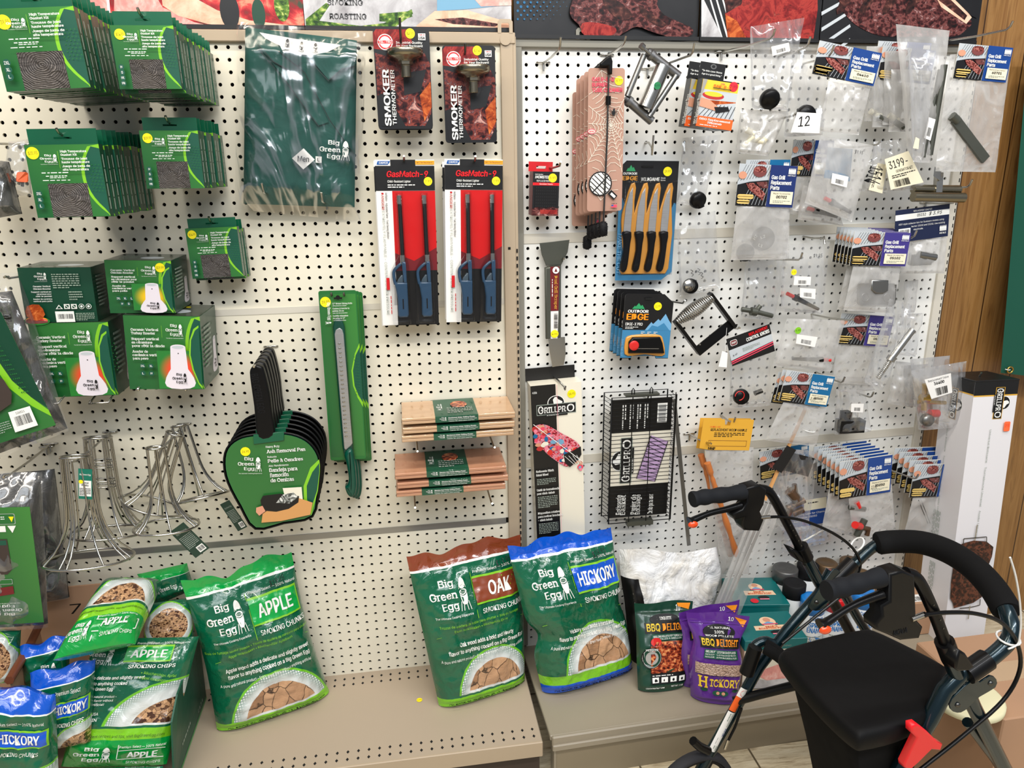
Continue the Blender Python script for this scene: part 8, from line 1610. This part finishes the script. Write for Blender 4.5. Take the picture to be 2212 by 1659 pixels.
# seat and bag
sp = [(1686,1412),(1690,1400),(1702,1392),(1800,1366),(1862,1354),(1890,1356),(1960,1388),(2040,1430),(2046,1448),(2010,1525),(1992,1545),(1940,1568),(1872,1584),(1848,1580),(1800,1540),(1740,1478)]
Zs = -48.; c = [atz(x, y, Zs)-wo for x, y in sp]; b = MB(); pl = smoothpoly([(p.x, p.y) for p in c], 3); n = len(pl); cx = sum(p[0] for p in pl)/n; cy = sum(p[1] for p in pl)/n; L = []
for s_, z in ((.97,-1.6),(1.,-1.2),(1.,-.7),(.985,-.35),(.95,-.12),(.9,-.02),(.8,.03),(.5,.08),(.0,.1)): L += [(cx+(x-cx)*s_, cy+(y-cy)*s_, Zs+69.5+z) for x, y in pl]
b.add(L, [(i*n+(k+1)%n, i*n+k, (i+1)*n+k, (i+1)*n+(k+1)%n) for i in range(8) for k in range(n)], 'seat', True); b.add(L[:n], [list(range(n))], 'seat'); b.build('padded_seat', t)
b = MB(); pl = inset([(p.x, p.y) for p in c][::-1], .9) ; n = len(pl); cx = sum(p[0] for p in pl)/n; cy = sum(p[1] for p in pl)/n; L = []
for k, z in enumerate((-1.3,-4,-8,-12.5)): s_ = 1-.03*k; L.append([(cx+(x-cx)*s_+3.2*(k/3)**1.5*(.5-.5*(x-cx)/6)+.15*math.sin(i*1.7+k), cy+(y-cy)*s_+.12*math.sin(i*2.3+k), Zs+69.5+z) for i, (x, y) in enumerate(pl)])
b.add([q for r_ in L for q in r_], [(i*n+k, i*n+(k+1)%n, (i+1)*n+(k+1)%n, (i+1)*n+k) for i in range(3) for k in range(n)], 'fabric_black', True); b.add(L[-1], [list(range(n))], 'fabric_black'); b.build('under_seat_bag', t)
wtube('seat_webbing', ((1655,1388),(1690,1412),(1760,1492),(1845,1588),(1900,1615)), (KF-1,KF-2.5,KF-6.5,KF-11.5,KF-13), .34, 'fabric_black', 10, None, 4)
# cables, ties, clip, stickers
wtube('brake_cable', ((1660,1117),(1690,1117),(1740,1126),(1800,1152),(1840,1182),(1858,1215),(1852,1242),(1840,1262)), KF-.4, .13, 'plastic_black', 8, None, 6); wtube('cable_ferrule', ((1642,1118),(1662,1116)), KF-.4, .17, 'chrome', 8)
wtube('brake_cable', ((1996,1328),(2050,1323),(2110,1326),(2165,1346),(2198,1392),(2202,1450),(2165,1515),(2080,1590),(1985,1665)), KN-.6, .15, 'plastic_black', 8, None, 6); wtube('cable_ferrule', ((1968,1338),(1998,1327)), KN-.5, .2, 'chrome', 8)
wtube('support_rod', ((1842,1268),(1770,1325),(1690,1390)), KF-.9, .13, 'card_black', 8); wtube('brake_cable', ((1602,1530),(1588,1570),(1573,1600)), KF-.7, .12, 'plastic_black', 8); wtube('cable_ferrule', ((1573,1598),(1566,1618)), KF-.7, .14, 'chrome', 8)
wtube('zip_tie', ((2182,1204),(2194,1245),(2203,1300),(2205,1345),(2203,1372),(2198,1392),(2178,1402)), KN-.9, .07, 'whiteplastic', 6, None, 4); 
b = MB(); q = wp(2178,1378,KN)-wo; b.tube([q+Vector((.75*math.cos(k*.42), .75*math.sin(k*.42), .1*math.sin(k*.42))) for k in range(15)], .08, 'whiteplastic', 6, closed=True); b.build('zip_tie', t)
b = MB(); q = wp(1852,1176,KF)-wo; b.tube([q+Vector((.45*math.cos(k*.42), .62*math.sin(k*.42), .55*math.cos(k*.42))) for k in range(15)], .09, 'whiteplastic', 6, closed=True); b.build('zip_tie', t)
c = wl(((1951,1552),(1964,1549),(1984,1564),(2008,1588),(2018,1592),(2013,1606),(1994,1604),(1966,1632),(1950,1646),(1936,1643),(1935,1634),(1962,1578),(1951,1568)), KN-.6); ctr = sum(c, Vector())/len(c); M_ = Matrix((Vector((.983,.18,0)), Vector((0,0,1)), -WN)).transposed().to_4x4(); M_.translation = ctr; Mi = M_.inverted(); b = MB(); slab(b, [((Mi@p).x, (Mi@p).y) for p in c], .2, .75, 'redplastic', .12, M=M_)
b.build('red_clip', t)
def legsticker(name, p, q, m, wordf=None):
    A, B = wp(*p, KF)-wo, wp(*q, KF)-wo; ax = B-A; L = ax.length; ax.normalize(); e = WN*-1; s_ = ax.cross(e).normalized(); e = s_.cross(ax); r = .515
    b = MB(); a = Art(b, 1.1, L, 0, mp=lambda u, v, z: A+ax*(v*L)+(e*math.cos((u-.5)*2.0)+s_*math.sin((.5-u)*-2.0))*(r+z)); a.rect(0,0,1,1,m,8)
    if wordf: wordf(a, L)
    b.build(name, t)
legsticker('warning_sticker', (1604,1482),(1594,1500), 'white', lambda a, L: (a.ell(.5,.5,.3,'stred'), a.ell(.5,.5,.25,'white')))
legsticker('warning_sticker', (1594,1500),(1578,1530), 'orange', lambda a, L: a.text('WARNING', .3,.95,.06,'darkred',w=.9*L/1.1,rot=-90,bold=.03))
legsticker('leg_label', (1577,1532),(1534,1616), 'white', lambda a, L: (a.text('NOVA', .25,.60,.07,'navyb',w=.2*L/1.1,rot=-90,bold=.04), a.barcode(.25,.64,.75,.80,vert=True), a.tiny(.2,.03,.8,.36,3,'printgrey',vert=True), a.tiny(.2,.84,.8,.97,3,'printgrey',vert=True)))
# wheel
wc = wp(1500,1690,KF)-wo; wc.z = 4.0; Mw = Matrix((Vector((.983,.18,0)), Vector((0,0,1)), -WN)).transposed().to_4x4(); Mw.translation = wc
b = MB(); b.lathe([(3.45,-.45),(3.75,-.55),(3.98,-.4),(4.0,0),(3.98,.4),(3.75,.55),(3.45,.45)], 'tire', 40, M=Mw, caps=False); b.build('rear_wheel_tyre', t)
b = MB(); b.lathe([(3.5,-.4),(3.5,.4),(3.1,.3),(3.1,-.3),(3.5,-.4)], 'bin_black', 40, M=Mw, caps=False); b.lathe([(.9,-.5),(.9,.5),(.5,.55),(.01,.56)],'bin_black',20,M=Mw)
for k in range(7): a_ = k*2*PI/7+.2; bar(b, Mw@Vector((.6*math.cos(a_), .6*math.sin(a_), .15)), Mw@Vector((3.3*math.cos(a_), 3.3*math.sin(a_), .15)), .5, .3, 'bin_black', up=-WN)
b.build('wheel_hub', t)
wtube('brake_shoe', ((1497,1600),(1510,1612),(1530,1622)), KF-.5, .4, 'plastic_black', 10)
for (px, py, k) in ((1880,1700,KN),): 
    wc = wp(px, py, k)-wo; wc.z = 4.; Mw2 = Mw.copy(); Mw2.translation = wc; b = MB(); b.lathe([(3.2,-.45),(3.75,-.55),(4.0,-.3),(4.0,.3),(3.75,.55),(3.2,.45)], 'tire', 40, M=Mw2); b.build('rear_wheel', t)
